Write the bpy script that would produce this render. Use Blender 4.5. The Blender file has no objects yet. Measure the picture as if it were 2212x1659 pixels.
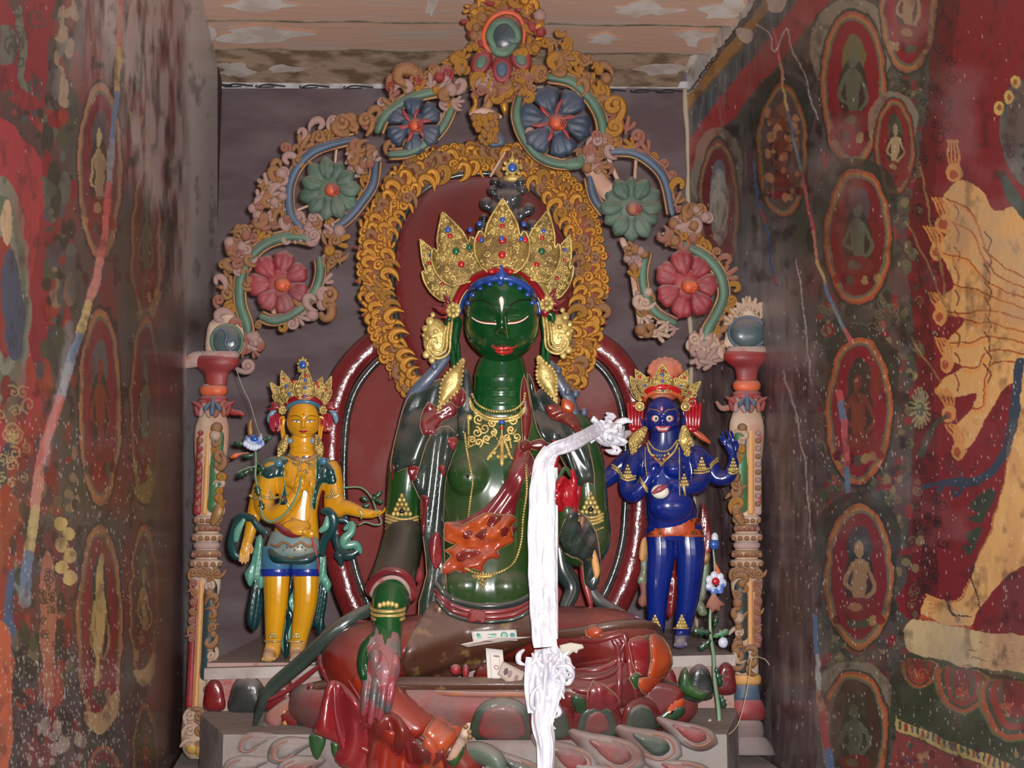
import bpy, math, random
import numpy as np
from mathutils import Vector, Matrix
from mathutils.bvhtree import BVHTree
from mathutils.geometry import delaunay_2d_cdt

rng = np.random.RandomState(7)
random.seed(7)
C = bpy.context.scene.collection

# ---------------------------------------------------------------- camera, world, flash, exposure
S = 0.00125                 # metres per photo pixel on the plane Y = 0
FPX = 2372.0                # focal length in pixels of the 2212 px wide frame
D = FPX * S                 # distance from lens to the plane Y = 0
TILT = math.radians(6.6)
CAMZ = 1.35
ct, st = math.cos(TILT), math.sin(TILT)
cam_d = bpy.data.cameras.new('camera'); cam = bpy.data.objects.new('camera', cam_d); C.objects.link(cam)
cam_d.sensor_width = 36; cam_d.lens = FPX / 2212 * 36; cam_d.clip_start = .02
cam.location = (0, -D, CAMZ); cam.rotation_euler = (math.pi / 2 + TILT, 0, 0)
bpy.context.scene.camera = cam

wd = bpy.data.worlds.new('world'); bpy.context.scene.world = wd; wd.use_nodes = True
wd.node_tree.nodes['Background'].inputs[0].default_value = (.80, .88, 1, 1)
wd.node_tree.nodes['Background'].inputs[1].default_value = .42
fl = bpy.data.lights.new('camera_flash', 'AREA'); fl.shape = 'RECTANGLE'; fl.size = .045; fl.size_y = .03; fl.energy = 88; fl.color = (1, .975, .95)
flo = bpy.data.objects.new('camera_flash', fl); C.objects.link(flo)
flo.location = (.045, -D + .0, CAMZ + .045); flo.rotation_euler = (math.pi / 2 + TILT, 0, 0)
vs = bpy.context.scene.view_settings
vs.view_transform = 'Standard'; vs.look = 'None'; vs.exposure = 0.0; vs.gamma = 1; vs.use_curve_mapping = False

# ---------------------------------------------------------------- helpers
def W(V):
    """(x px, y px, d) on the photo, d = real depth towards the viewer in units of S metres -> world metres"""
    V = np.asarray(V, float).reshape(-1, 3)
    a = (V[:, 0] - 1106) / FPX; b = (829.5 - V[:, 1]) / FPX
    dy = ct - b * st; dz = st + b * ct
    k = (-V[:, 2] * S + D) / dy
    return np.stack([k * a, -V[:, 2] * S, CAMZ + k * dz], 1)
def W1(x, y, d=0): return Vector(W([(x, y, d)])[0])

def col(r, g, b, k=1.0):
    f = lambda v: ((v / 255 + .055) / 1.055) ** 2.4 if v > 10 else v / 255 / 12.92
    return (min(1, f(r) * k), min(1, f(g) * k), min(1, f(b) * k), 1)

MATS = {}
DUST = col(168, 152, 146)
def mat(name, c, rough=.5, metal=0., c2=None, ns=14., bump=.12, bs=60., coat=0., dust=0., pit=None, vcol=False, spec=.5, dlow=.15, stretch=None, c2lo=.42, c2hi=.62):
    if name in MATS: return MATS[name]
    coat = coat * .6
    m = bpy.data.materials.new(name); MATS[name] = m; m.use_nodes = True
    nt = m.node_tree; N = nt.nodes; L = nt.links; p = N['Principled BSDF']
    tc = N.new('ShaderNodeTexCoord')
    src = tc.outputs['Object']
    if stretch:
        mp = N.new('ShaderNodeMapping'); mp.inputs['Scale'].default_value = stretch; L.new(src, mp.inputs[0]); src2 = mp.outputs[0]
    else: src2 = src
    def noise(s, det=4, inp=None):
        n = N.new('ShaderNodeTexNoise'); n.inputs['Scale'].default_value = s; n.inputs['Detail'].default_value = det
        L.new(inp or src2, n.inputs['Vector']); return n.outputs['Fac']
    def mix(f, a, b):
        x = N.new('ShaderNodeMix'); x.data_type = 'RGBA'
        if isinstance(f, float): x.inputs[0].default_value = f
        else: L.new(f, x.inputs[0])
        for i, v in ((6, a), (7, b)):
            if isinstance(v, tuple): x.inputs[i].default_value = v
            else: L.new(v, x.inputs[i])
        return x.outputs[2]
    def ramp(f, lo, hi):
        r = N.new('ShaderNodeMapRange'); r.inputs[1].default_value = lo; r.inputs[2].default_value = hi; L.new(f, r.inputs[0]); return r.outputs[0]
    def mul(a, b):
        q = N.new('ShaderNodeMath'); q.operation = 'MULTIPLY'
        for i, v in ((0, a), (1, b)):
            if isinstance(v, (int, float)): q.inputs[i].default_value = v
            else: L.new(v, q.inputs[i])
        return q.outputs[0]
    cur = c
    if vcol:
        at = N.new('ShaderNodeVertexColor'); at.layer_name = 'paint'; cur = at.outputs[0]
    if c2 is not None: cur = mix(ramp(noise(ns, 5), c2lo, c2hi), cur, c2)
    if pit is not None:      # worn / dirty recesses
        ge = N.new('ShaderNodeNewGeometry')
        cur = mix(ramp(ge.outputs['Pointiness'], .50, .44), cur, pit)
    rgh = rough
    if dust > 0:             # dust that has settled on upward faces and in a thin uneven film
        ge = N.new('ShaderNodeNewGeometry'); sx = N.new('ShaderNodeSeparateXYZ'); L.new(ge.outputs['Normal'], sx.inputs[0])
        up = ramp(sx.outputs[2], dlow, .85)
        film = ramp(noise(9, 3, src), .45, .75)
        ad = N.new('ShaderNodeMath'); ad.operation = 'ADD'; L.new(up, ad.inputs[0]); L.new(mul(film, .22), ad.inputs[1]); ad.use_clamp = True
        df = mul(ad.outputs[0], dust)
        cur = mix(df, cur, DUST)
        mr = N.new('ShaderNodeMapRange'); mr.inputs[3].default_value = rough; mr.inputs[4].default_value = .8; L.new(df, mr.inputs[0]); rgh = mr.outputs[0]
        if coat: 
            mr2 = N.new('ShaderNodeMapRange'); mr2.inputs[3].default_value = coat; mr2.inputs[4].default_value = 0; L.new(df, mr2.inputs[0]); L.new(mr2.outputs[0], p.inputs['Coat Weight'])
    elif coat: p.inputs['Coat Weight'].default_value = coat
    if coat: p.inputs['Coat Roughness'].default_value = .09
    if isinstance(cur, tuple): p.inputs['Base Color'].default_value = cur
    else: L.new(cur, p.inputs['Base Color'])
    if isinstance(rgh, (int, float)): p.inputs['Roughness'].default_value = rgh
    else: L.new(rgh, p.inputs['Roughness'])
    p.inputs['Metallic'].default_value = metal
    p.inputs['Specular IOR Level'].default_value = spec
    if bump:
        bp = N.new('ShaderNodeBump'); bp.inputs['Strength'].default_value = bump; bp.inputs['Distance'].default_value = .004
        L.new(noise(bs, 5), bp.inputs['Height']); L.new(bp.outputs[0], p.inputs['Normal'])
        if coat: L.new(bp.outputs[0], p.inputs['Coat Normal'])
    return m

def empty(name, pos, label=None, cat=None, group=None):
    o = bpy.data.objects.new(name, None); C.objects.link(o); o.location = pos; o.empty_display_size = .05
    if label: o['label'] = label
    if cat: o['category'] = cat
    if group: o['group'] = group
    return o
def origin_of(o):
    v = Vector((0, 0, 0))
    while o is not None: v += o.location; o = o.parent
    return v
def link(name, me, m, parent=None):
    o = bpy.data.objects.new(name, me); C.objects.link(o)
    if parent is not None: o.parent = parent
    if m is not None and len(me.materials) == 0: me.materials.append(m)
    return o
LEAN = {}
def lean_of(o, y):
    while o is not None:
        if o.name in LEAN: return LEAN[o.name](y)
        o = o.parent
    return 0
def emit(name, geo, m, parent=None, smooth=True, world=False, flip=True):
    V, F = np.array(geo[0], float), geo[1]
    if LEAN and not world: V[:, 2] += lean_of(parent, V[:, 1])
    Vw = np.asarray(V, float) if world else W(V)
    if parent is not None: Vw = Vw - np.array(origin_of(parent))
    me = bpy.data.meshes.new(name)
    if flip and not world: F = [tuple(f)[::-1] for f in F]
    me.from_pydata(Vw.tolist(), [], [tuple(int(i) for i in f) for f in F])
    if smooth: me.polygons.foreach_set('use_smooth', [True] * len(me.polygons))
    me.update()
    return link(name, me, m, parent)
def top(o, label, cat, group=None, kind=None):
    if label: o['label'] = label
    if cat: o['category'] = cat
    if group: o['group'] = group
    if kind: o['kind'] = kind
    return o

def cr(P, sub=6, closed=False):
    P = np.asarray(P, float); n = len(P)
    if n < 3 and not closed:
        t = np.linspace(0, 1, sub + 1)[:, None]; return P[0] * (1 - t) + P[-1] * t
    out = []
    rngi = range(n if closed else n - 1)
    for i in rngi:
        if closed: p0, p1, p2, p3 = P[(i - 1) % n], P[i], P[(i + 1) % n], P[(i + 2) % n]
        else: p0, p1, p2, p3 = P[max(i - 1, 0)], P[i], P[i + 1], P[min(i + 2, n - 1)]
        for k in range(sub):
            t = k / sub
            out.append(.5 * ((2 * p1) + (-p0 + p2) * t + (2 * p0 - 5 * p1 + 4 * p2 - p3) * t * t + (-p0 + 3 * p1 - 3 * p2 + p3) * t ** 3))
    if not closed: out.append(P[-1])
    return np.array(out)

def tube(P, r, n=8, sub=5, flat=1.0, closed=False, world=False, round_ends=True):
    """smooth tube; r scalar or per control point; flat = thickness along d over width"""
    P = np.asarray(P, float)
    if P.shape[1] == 2: P = np.hstack([P, np.zeros((len(P), 1))])
    r = np.full(len(P), float(r)) if np.isscalar(r) else np.asarray(r, float)
    Q = cr(np.hstack([P, r[:, None]]), sub, closed); R = np.abs(Q[:, 3]); Q = Q[:, :3]; m = len(Q)
    if closed: T = np.roll(Q, -1, 0) - np.roll(Q, 1, 0)
    else: T = np.gradient(Q, axis=0)
    T /= np.linalg.norm(T, axis=1)[:, None] + 1e-9
    if round_ends and not closed:
        R = R.copy(); add_a, add_b = R[0], R[-1]
        ca = [(-.95, .3), (-.7, .7)]; cb = [(.7, .7), (.95, .3)]
        Q = np.vstack([[Q[0] + T[0] * add_a * a for a, _ in ca], Q, [Q[-1] + T[-1] * add_b * a for a, _ in cb]])
        T = np.vstack([[T[0]] * 2, T, [T[-1]] * 2]); R = np.concatenate([[add_a * s for _, s in ca], R, [add_b * s for _, s in cb]]); m = len(Q)
    d = np.array([0, 0, 1.])
    U = np.cross(T, d); nu = np.linalg.norm(U, axis=1)
    if (nu < .25).any():      # path runs along d: carry the frame along
        u = np.cross(T[0], d) if nu[0] > .05 else np.array([1., 0, 0]); u /= np.linalg.norm(u); U = np.zeros_like(T)
        for i in range(m):
            u = u - T[i] * np.dot(u, T[i]); u /= np.linalg.norm(u) + 1e-9; U[i] = u
    else: U /= nu[:, None]
    B = np.cross(U, T)
    a = np.linspace(0, 2 * math.pi, n, endpoint=False)
    V = (Q[:, None, :] + R[:, None, None] * (np.cos(a)[None, :, None] * U[:, None, :] + flat * np.sin(a)[None, :, None] * B[:, None, :])).reshape(-1, 3)
    F = []
    for i in range(m if closed else m - 1):
        j = (i + 1) % m
        for k in range(n):
            F.append((i * n + k, i * n + (k + 1) % n, j * n + (k + 1) % n, j * n + k))
    if not closed:
        F.append(tuple(range(n))[::-1]); F.append(tuple(range((m - 1) * n, m * n)))
    return V, F

def ball(c, r, seg=12, rings=8):
    r = np.array([r, r, r], float) if np.isscalar(r) else np.array(r, float)
    V = [(0, -1, 0)]
    for i in range(1, rings):
        p = math.pi * i / rings
        for k in range(seg):
            a = 2 * math.pi * k / seg; V.append((math.sin(p) * math.cos(a), -math.cos(p), math.sin(p) * math.sin(a)))
    V.append((0, 1, 0)); F = []
    for k in range(seg): F.append((0, 1 + (k + 1) % seg, 1 + k))
    for i in range(rings - 2):
        for k in range(seg):
            a = 1 + i * seg + k; b = 1 + i * seg + (k + 1) % seg; F.append((a, b, b + seg, a + seg))
    e = len(V) - 1
    for k in range(seg): F.append((e, 1 + (rings - 2) * seg + k, 1 + (rings - 2) * seg + (k + 1) % seg))
    return np.array(V) * r + np.array(c, float), F

def merge(gs):
    V = []; F = []; o = 0
    for v, f in gs:
        v = np.asarray(v, float); V.append(v); F += [tuple(i + o for i in t) for t in f]; o += len(v)
    return np.vstack(V), F

def loft(secs, n=28, pw=2.0):
    """closed body of stacked elliptical sections (cx, cy, d, rx, rd)"""
    a = np.linspace(0, 2 * math.pi, n, endpoint=False)
    ca = np.sign(np.cos(a)) * np.abs(np.cos(a)) ** (2 / pw); sa = np.sign(np.sin(a)) * np.abs(np.sin(a)) ** (2 / pw)
    Q = cr(np.asarray(secs, float), 5); V = []
    for cx, cy, d, rx, rd in Q: V.append(np.stack([cx + rx * ca, np.full(n, cy), d + rd * sa], 1))
    m = len(Q); F = [(i * n + k, i * n + (k + 1) % n, (i + 1) * n + (k + 1) % n, (i + 1) * n + k) for i in range(m - 1) for k in range(n)]
    F.append(tuple(range(n))[::-1]); F.append(tuple(range((m - 1) * n, m * n)))
    return np.vstack(V), F

def box(x0, x1, y0, y1, d0, d1):
    V = [(x, y, d) for d in (d0, d1) for y in (y0, y1) for x in (x0, x1)]
    return np.array(V, float), [(0, 2, 3, 1), (4, 5, 7, 6), (0, 1, 5, 4), (2, 6, 7, 3), (0, 4, 6, 2), (1, 3, 7, 5)]

def vox(parts, vs=3.0, smooth=4, adapt=0):
    """overlapping closed shells -> one continuous skin"""
    V, F = merge(parts)
    me = bpy.data.meshes.new('tmp'); me.from_pydata(V.tolist(), [], F); me.update()
    o = bpy.data.objects.new('tmp', me); C.objects.link(o)
    r = o.modifiers.new('r', 'REMESH'); r.mode = 'VOXEL'; r.voxel_size = vs
    if smooth:
        s = o.modifiers.new('s', 'SMOOTH'); s.factor = .5; s.iterations = smooth
    dg = bpy.context.evaluated_depsgraph_get(); e = o.evaluated_get(dg); em = e.to_mesh()
    n = len(em.vertices); co = np.empty(n * 3, 'f'); em.vertices.foreach_get('co', co)
    lt = np.empty(len(em.polygons), 'i'); em.polygons.foreach_get('loop_total', lt)
    li = np.empty(len(em.loops), 'i'); em.loops.foreach_get('vertex_index', li)
    F2 = []; k = 0
    li = li.tolist()
    for t in lt.tolist(): F2.append(tuple(li[k:k + t])); k += t
    e.to_mesh_clear(); bpy.data.objects.remove(o); bpy.data.meshes.remove(me)
    return co.reshape(-1, 3).astype(float), F2

class Surf:
    def __init__(s): s.b = []
    def add(s, g): s.b.append(BVHTree.FromPolygons([tuple(v) for v in g[0]], [tuple(f) for f in g[1]])); return g
    def h(s, x, y, dflt=0.):
        best = None
        for b in s.b:
            r = b.ray_cast(Vector((x, y, 3000)), Vector((0, 0, -1)))
            if r[0] is not None and (best is None or r[0].z > best): best = r[0].z
        return dflt if best is None else best
    def line(s, P, off=0., dflt=0., sub=6, closed=False, rmax=None):
        Q = cr(np.asarray(P, float)[:, :2], sub, closed)
        hs = np.array([s.h(x, y, dflt) for x, y in Q])
        if len(hs) > 4:
            hs = np.maximum(hs, dflt)
            k = np.array([1, 2, 1.]) / 4; hp = np.pad(hs, 1, mode='edge'); hs = np.maximum(hs, np.convolve(hp, k, 'valid'))
        return np.column_stack([Q, hs + off])

def inside(P, poly):
    x, y = P[:, 0], P[:, 1]; r = np.zeros(len(P), bool); n = len(poly)
    for i in range(n):
        x1, y1 = poly[i]; x2, y2 = poly[(i + 1) % n]
        if y1 == y2: continue
        c = ((y1 > y) != (y2 > y)) & (x < (x2 - x1) * (y - y1) / (y2 - y1) + x1); r ^= c
    return r
def edge_dist(P, poly):
    best = np.full(len(P), 1e9); n = len(poly)
    for i in range(n):
        a = poly[i]; b = poly[(i + 1) % n]; ab = b - a; t = np.clip(((P - a) @ ab) / (ab @ ab + 1e-9), 0, 1)
        best = np.minimum(best, np.linalg.norm(P - (a + t[:, None] * ab), axis=1))
    return best
def patch(out, dep=0., dome=4., w=None, step=6., skirt=6., smooth=4, fold=None, sm=None, closed_back=True):
    """inflated sheet: outline (px), depth (number, Surf-based function or callable), rounded edge of height dome and width w"""
    out = np.asarray(out, float)
    poly = cr(out, smooth, True) if smooth else out
    keep = [poly[0]]
    for p in poly[1:]:
        if np.linalg.norm(p - keep[-1]) > .35: keep.append(p)
    poly = np.array(keep)
    lo = poly.min(0); hi = poly.max(0)
    gx, gy = np.meshgrid(np.arange(lo[0] + step / 2, hi[0], step), np.arange(lo[1] + step / 2, hi[1], step * .87))
    gx = gx + (np.arange(gx.shape[0]) % 2)[:, None] * step / 2
    G = np.column_stack([gx.ravel(), gy.ravel()])
    if len(G): G = G[inside(G, poly)]
    if len(G):
        ed = edge_dist(G, poly); G = G[ed > step * .35]
    A = np.vstack([poly, G]) if len(G) else poly
    n = len(poly)
    r = delaunay_2d_cdt([Vector(p) for p in A], [], [list(range(n))], 1, 1e-4)
    V2 = np.array([tuple(v) for v in r[0]]); F = [tuple(f) for f in r[2]]
    e = edge_dist(V2, poly); e[e < 1e-3] = 0
    w = w or max(step * 1.5, e.max() * .8)
    t = np.clip(e / w, 0, 1); H = dome * np.sqrt(np.maximum(0, 1 - (1 - t) ** 2))
    if callable(dep): base = np.array([dep(x, y) for x, y in V2])
    else: base = np.full(len(V2), float(dep))
    if fold is not None: H = H + fold(V2[:, 0], V2[:, 1]) * np.minimum(1, .35 + t)
    V = np.column_stack([V2, base + H])
    # skirt back
    cnt = {}
    for f in F:
        for i in range(len(f)):
            a, b = f[i], f[(i + 1) % len(f)]; cnt[(a, b)] = 1
    be = [(a, b) for (a, b) in cnt if (b, a) not in cnt]
    nb = len(V); idx = {}
    ex = []
    for a, b in be:
        for v in (a, b):
            if v not in idx: idx[v] = nb + len(ex); ex.append((V[v][0], V[v][1], base[v] - skirt))
    if ex:
        V = np.vstack([V, ex]); F = F + [(b, a, idx[a], idx[b]) for a, b in be]
    return V, F
def on(surf, off=1., dflt=0.): return lambda x, y: max(surf.h(x, y, dflt), dflt) + off

def disc_pts(cx, cy, rx, ry, n=24, a0=0): return [(cx + rx * math.cos(a0 + 2 * math.pi * k / n), cy + ry * math.sin(a0 + 2 * math.pi * k / n)) for k in range(n)]

def beads(P, r, spacing=None, seg=8, rings=5, flat=1.):
    """row of beads along a smooth 3D path, as one string"""
    Q = np.asarray(P, float); L = np.concatenate([[0], np.cumsum(np.linalg.norm(np.diff(Q, axis=0), axis=1))])
    sp = spacing or r * 1.9; n = max(2, int(L[-1] / sp)); s = np.linspace(0, L[-1], n)
    X = np.column_stack([np.interp(s, L, Q[:, i]) for i in range(3)])
    return merge([ball(x, (r, r, r * flat), seg, rings) for x in X])
# ================================================================ setting
YB = 800 * S                                # back wall plane Y
XR, AR = .6586, .1016                        # right wall: X = XR + AR * (YB - Y)
XL, AL = -1.088, .171                        # left wall
def onwall(P, X0, a, off=0.):
    P = np.asarray(P, float); a_ = (P[:, 0] - 1106) / FPX; b = (829.5 - P[:, 1]) / FPX
    dy = ct - b * st; dz = st + b * ct; X0 = X0 - off
    k = (X0 + a * (YB + D)) / (a_ + a * dy)
    return np.stack([k * a_, -D + k * dy, CAMZ + k * dz], 1)

def vnoise(nx, ny, cell, seed, aspect=1.):
    r = np.random.RandomState(seed); gy = int(ny / (cell * aspect)) + 3; gx = int(nx / cell) + 3
    g = r.rand(gy, gx); y = np.arange(ny) / (cell * aspect); x = np.arange(nx) / cell
    yi = y.astype(int); xi = x.astype(int); fy = y - yi; fx = x - xi; fy = fy * fy * (3 - 2 * fy); fx = fx * fx * (3 - 2 * fx)
    a = g[yi][:, xi]; b = g[yi][:, xi + 1]; c_ = g[yi + 1][:, xi]; d_ = g[yi + 1][:, xi + 1]
    return (a * (1 - fx) + b * fx) * (1 - fy)[:, None] + (c_ * (1 - fx) + d_ * fx) * fy[:, None]
def fbm(nx, ny, cell, seed, aspect=1., o=4):
    v = 0; s = 0
    for i in range(o): v = v + vnoise(nx, ny, max(cell / 2 ** i, 1.3), seed + i, aspect) * .5 ** i; s += .5 ** i
    return v / s

class Canvas:
    def __init__(s, x0, x1, y0, y1, res, base):
        s.x = np.arange(x0, x1 + .1, res); s.y = np.arange(y0, y1 + .1, res); s.nx, s.ny = len(s.x), len(s.y); s.res = res
        s.X, s.Y = np.meshgrid(s.x, s.y); s.I = np.zeros((s.ny, s.nx, 3)) + np.array(base)
        w = 3.0; s.WX = s.X + (fbm(s.nx, s.ny, 16, 5) - .5) * 4 * w; s.WY = s.Y + (fbm(s.nx, s.ny, 16, 25) - .5) * 4 * w
        s.wear = fbm(s.nx, s.ny, 30, 77, 2.5)
    def sel(s, lo, hi, m=12):
        i0 = max(0, int((lo[0] - m - s.x[0]) / s.res)); i1 = min(s.nx, int((hi[0] + m - s.x[0]) / s.res) + 2)
        j0 = max(0, int((lo[1] - m - s.y[0]) / s.res)); j1 = min(s.ny, int((hi[1] + m - s.y[0]) / s.res) + 2)
        return (slice(j0, j1), slice(i0, i1)) if i1 > i0 and j1 > j0 else None
    def mix(s, sl, m, c, a=1., wear=.35):
        c = np.array(c, float); m = m * a * (1 - wear * np.clip((s.wear[sl] - .52) * 5, 0, 1))
        s.I[sl] = s.I[sl] * (1 - m[..., None]) + c * m[..., None]
    def fill(s, pts, c, a=1., sm=4, wear=.35):
        p = np.array(pts, float); p = cr(p, sm, True) if sm else p
        sl = s.sel(p.min(0), p.max(0))
        if not sl: return
        P = np.column_stack([s.WX[sl].ravel(), s.WY[sl].ravel()]); m = inside(P, p).reshape(s.WX[sl].shape).astype(float)
        s.mix(sl, m, c, a, wear)
    def ell(s, cx, cy, rx, ry, c, a=1., r0=0., wear=.35, soft=0., tilt=0.):
        R = max(rx, ry); sl = s.sel((cx - R, cy - R), (cx + R, cy + R), 14)
        if not sl: return
        x = s.WX[sl] - cx; y = s.WY[sl] - cy; x = x - tilt * y
        q = np.sqrt((x / rx) ** 2 + (y / ry) ** 2)
        if soft: m = np.clip((1 - q) / soft, 0, 1)
        else: m = (q < 1).astype(float)
        if r0: m = m * (q > r0)
        s.mix(sl, m, c, a, wear)
    def line(s, pts, w, c, a=1., sm=5, w2=None, wear=.35, soft=False):
        p = np.array(pts, float); p = cr(p, sm) if sm and len(p) > 2 else p
        sl = s.sel(p.min(0), p.max(0), max(w, w2 or 0) + 6)
        if not sl: return
        P = np.column_stack([s.WX[sl].ravel(), s.WY[sl].ravel()]); best = np.full(len(P), 9e9)
        for i in range(len(p) - 1):
            A = p[i]; B = p[i + 1] - A; t = np.clip(((P - A) @ B) / (B @ B + 1e-9), 0, 1)
            ww = w if w2 is None else w + (w2 - w) * (i + .5) / (len(p) - 1)
            best = np.minimum(best, np.linalg.norm(P - (A + t[:, None] * B), axis=1) / ww)
        best = best.reshape(s.WX[sl].shape)
        m = np.clip(1.6 - best * 1.6, 0, 1) if soft else (best < .5 * 1.15).astype(float) if w < 5 else (best < .5).astype(float)
        s.mix(sl, m, c, a, wear)
    def curls(s, box_, n, c, seed, r=(6, 14), w=2.2, a=.8):
        q = np.random.RandomState(seed)
        for _ in range(n):
            cx = q.uniform(box_[0], box_[1]); cy = q.uniform(box_[2], box_[3]); R = q.uniform(*r); a0 = q.rand() * 6.28; sg = q.choice([-1, 1])
            t = np.linspace(0, 1, 12); rr = R * (1 - .85 * t)
            s.line(np.column_stack([cx + rr * np.cos(a0 + sg * t * 8), cy + 1.15 * rr * np.sin(a0 + sg * t * 8)]), w, c, a, sm=0)
    def blobs(s, box_, n, cs, seed, r=(3, 9), asp=1.6, a=.85):
        q = np.random.RandomState(seed)
        for _ in range(n):
            R = q.uniform(*r); cx = q.uniform(box_[0], box_[1]); cy = q.uniform(box_[2], box_[3])
            s.ell(cx, cy, R, R * q.uniform(.8, asp), cs[q.randint(len(cs))], a)
    def flakes(s, n, seed, c=(205, 198, 188), box_=None):
        q = np.random.RandomState(seed)
        b = box_ or (s.x[0], s.x[-1], s.y[0], s.y[-1])
        for _ in range(n):
            i = int((q.uniform(b[0], b[1]) - s.x[0]) / s.res); j = int((q.uniform(b[2], b[3]) - s.y[0]) / s.res); L = q.randint(1, 5)
            if 0 <= i < s.nx and 0 <= j < s.ny - 6: s.I[j:j + L, i] = s.I[j:j + L, i] * .35 + np.array(c) * .65
    def mesh(s, name, X0, a, m, parent, off, bright):
        P = np.column_stack([s.X.ravel(), s.Y.ravel()]); V = onwall(P, X0, a, off) - np.array(origin_of(parent))
        nx, ny = s.nx, s.ny
        me = bpy.data.meshes.new(name); me.vertices.add(nx * ny); me.vertices.foreach_set('co', V.ravel())
        nf = (nx - 1) * (ny - 1); i = np.arange(nf); r_, c_ = i // (nx - 1), i % (nx - 1); q = r_ * nx + c_
        idx = np.stack([q, q + nx, q + nx + 1, q + 1], 1).ravel()
        me.loops.add(nf * 4); me.loops.foreach_set('vertex_index', idx); me.polygons.add(nf)
        me.polygons.foreach_set('loop_start', np.arange(nf) * 4)
        try: me.polygons.foreach_set('loop_total', np.full(nf, 4))
        except Exception: pass
        me.update(calc_edges=True)
        at = me.color_attributes.new('paint', 'FLOAT_COLOR', 'POINT')
        I = np.clip(s.I, 0, 255) / 255; I = ((I + .055) / 1.055) ** 2.4 * bright
        at.data.foreach_set('color', np.hstack([np.clip(I, 0, 1).reshape(-1, 3), np.ones((nx * ny, 1))]).ravel().astype('f'))
        return link(name, me, m, parent)

RED = (118, 34, 40); DRED = (84, 28, 32); GRN = (66, 74, 58); DGR = (44, 50, 42); GRY = (112, 110, 108); OCH = (196, 152, 92); ORG = (158, 74, 50)
CRM = (204, 178, 132); BLU = (62, 78, 92); PNK = (186, 112, 104); LBL = (118, 138, 156)

def medallion(k, cx, cy, rx, ry, ring=ORG, inner=RED, fig=GRN, seed=1, body=DGR, cushion=True):
    k.ell(cx, cy, rx * 1.08, ry * 1.04, DGR, .8)
    k.ell(cx, cy, rx, ry, ring, 1, .0); k.ell(cx, cy, rx * .93, ry * .955, (150, 112, 66), .8)
    k.ell(cx, cy, rx * .87, ry * .915, (86, 92, 80), .9); k.ell(cx, cy, rx * .80, ry * .875, inner, 1)
    # seated figure: nimbus, head, torso, arms, crossed legs on a small cushion
    k.ell(cx, cy - ry * .40, rx * .36, ry * .30, fig, .95); k.ell(cx, cy + ry * .05, rx * .46, ry * .42, body, .8)
    f = {1: (150, 120, 84), 2: (120, 58, 44), 3: (90, 96, 78), 4: (176, 156, 116)}[seed % 4 + 1]
    k.ell(cx, cy - ry * .38, rx * .13, ry * .12, f, .9)
    k.fill([(cx - rx * .20, cy - ry * .20), (cx + rx * .20, cy - ry * .20), (cx + rx * .15, cy + ry * .28), (cx - rx * .15, cy + ry * .28)], f, .85)
    k.line([(cx - rx * .2, cy - ry * .18), (cx - rx * .42, cy + ry * .08), (cx - rx * .22, cy + ry * .18)], rx * .12, f, .85)
    k.line([(cx + rx * .2, cy - ry * .18), (cx + rx * .44, cy + ry * .12), (cx + rx * .2, cy + ry * .30)], rx * .12, f, .85)
    k.ell(cx, cy + ry * .42, rx * .50, ry * .13, (104, 46, 40), .9); k.ell(cx - rx * .1, cy + ry * .42, rx * .2, ry * .06, f, .7)
    if cushion:
        q = np.random.RandomState(seed)
        for i in range(7):
            xx = cx + (i - 3) / 3 * rx * .62; k.ell(xx, cy + ry * (.66 + .05 * abs(i - 3) * -.4), rx * .13, ry * .07, [RED, GRN, (140, 120, 80), DRED][q.randint(4)], .9)

# ---------------- right wall mural
k = Canvas(1470, 2290, -70, 1730, 2.0, (74, 70, 68))
n1 = fbm(k.nx, k.ny, 26, 3, 2.2); n2 = fbm(k.nx, k.ny, 10, 9, 1.6); n3 = fbm(k.nx, k.ny, 5, 19, 7)
def tint(k, m, c, a): 
    m = np.clip(m, 0, 1)[..., None] * a; k.I = k.I * (1 - m) + np.array(c) * m
tint(k, (n1 - .5) * 5, (58, 64, 54), .9); tint(k, (n2 - .55) * 6, (40, 42, 38), .8); tint(k, (.45 - n1) * 6, (96, 60, 56), .5)
# top bands follow the ceiling line
def band(k, y_at, c, a=1.):   # y_at: list of two (x, ytop, ybot)
    (xa, ta, ba), (xb, tb, bb) = y_at; k.fill([(xa, ta), (xb, tb), (xb, bb), (xa, ba)], c, a, sm=0)
band(k, ((1470, 150, 230), (1700, -130, -90)), (170, 162, 156))
for i in range(11):            # black scroll marks on the white strip
    t = i / 10; x = 1488 + t * 150; y = 192 - t * 196
    k.line([(x - 9, y + 12), (x + 2, y + 2), (x + 12, y - 12)], 3.4, (34, 34, 38), .9, sm=0); k.line([(x - 4, y + 17), (x + 4, y + 8), (x + 14, y - 4)], 2.4, (40, 40, 44), .8)
band(k, ((1470, 226, 262), (1720, -84, -48)), (128, 96, 52))
for i in range(26): k.line([(1490 + i * 9, 238 - i * 11.2), (1496 + i * 9, 226 - i * 11.2)], 4, (92, 66, 40), .6, sm=0)
band(k, ((1470, 262, 322), (1800, -140, -85)), (64, 72, 76))
for i in range(22):
    x = 1486 + i * 13; y = 262 - (x - 1486) * 1.235; k.line([(x, y - 4), (x, y + 52)], 5, (44, 48, 52) if i % 2 else (92, 98, 100), .7, sm=0)
band(k, ((1470, 318, 392), (1830, -132, -45)), (132, 48, 48))
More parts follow.
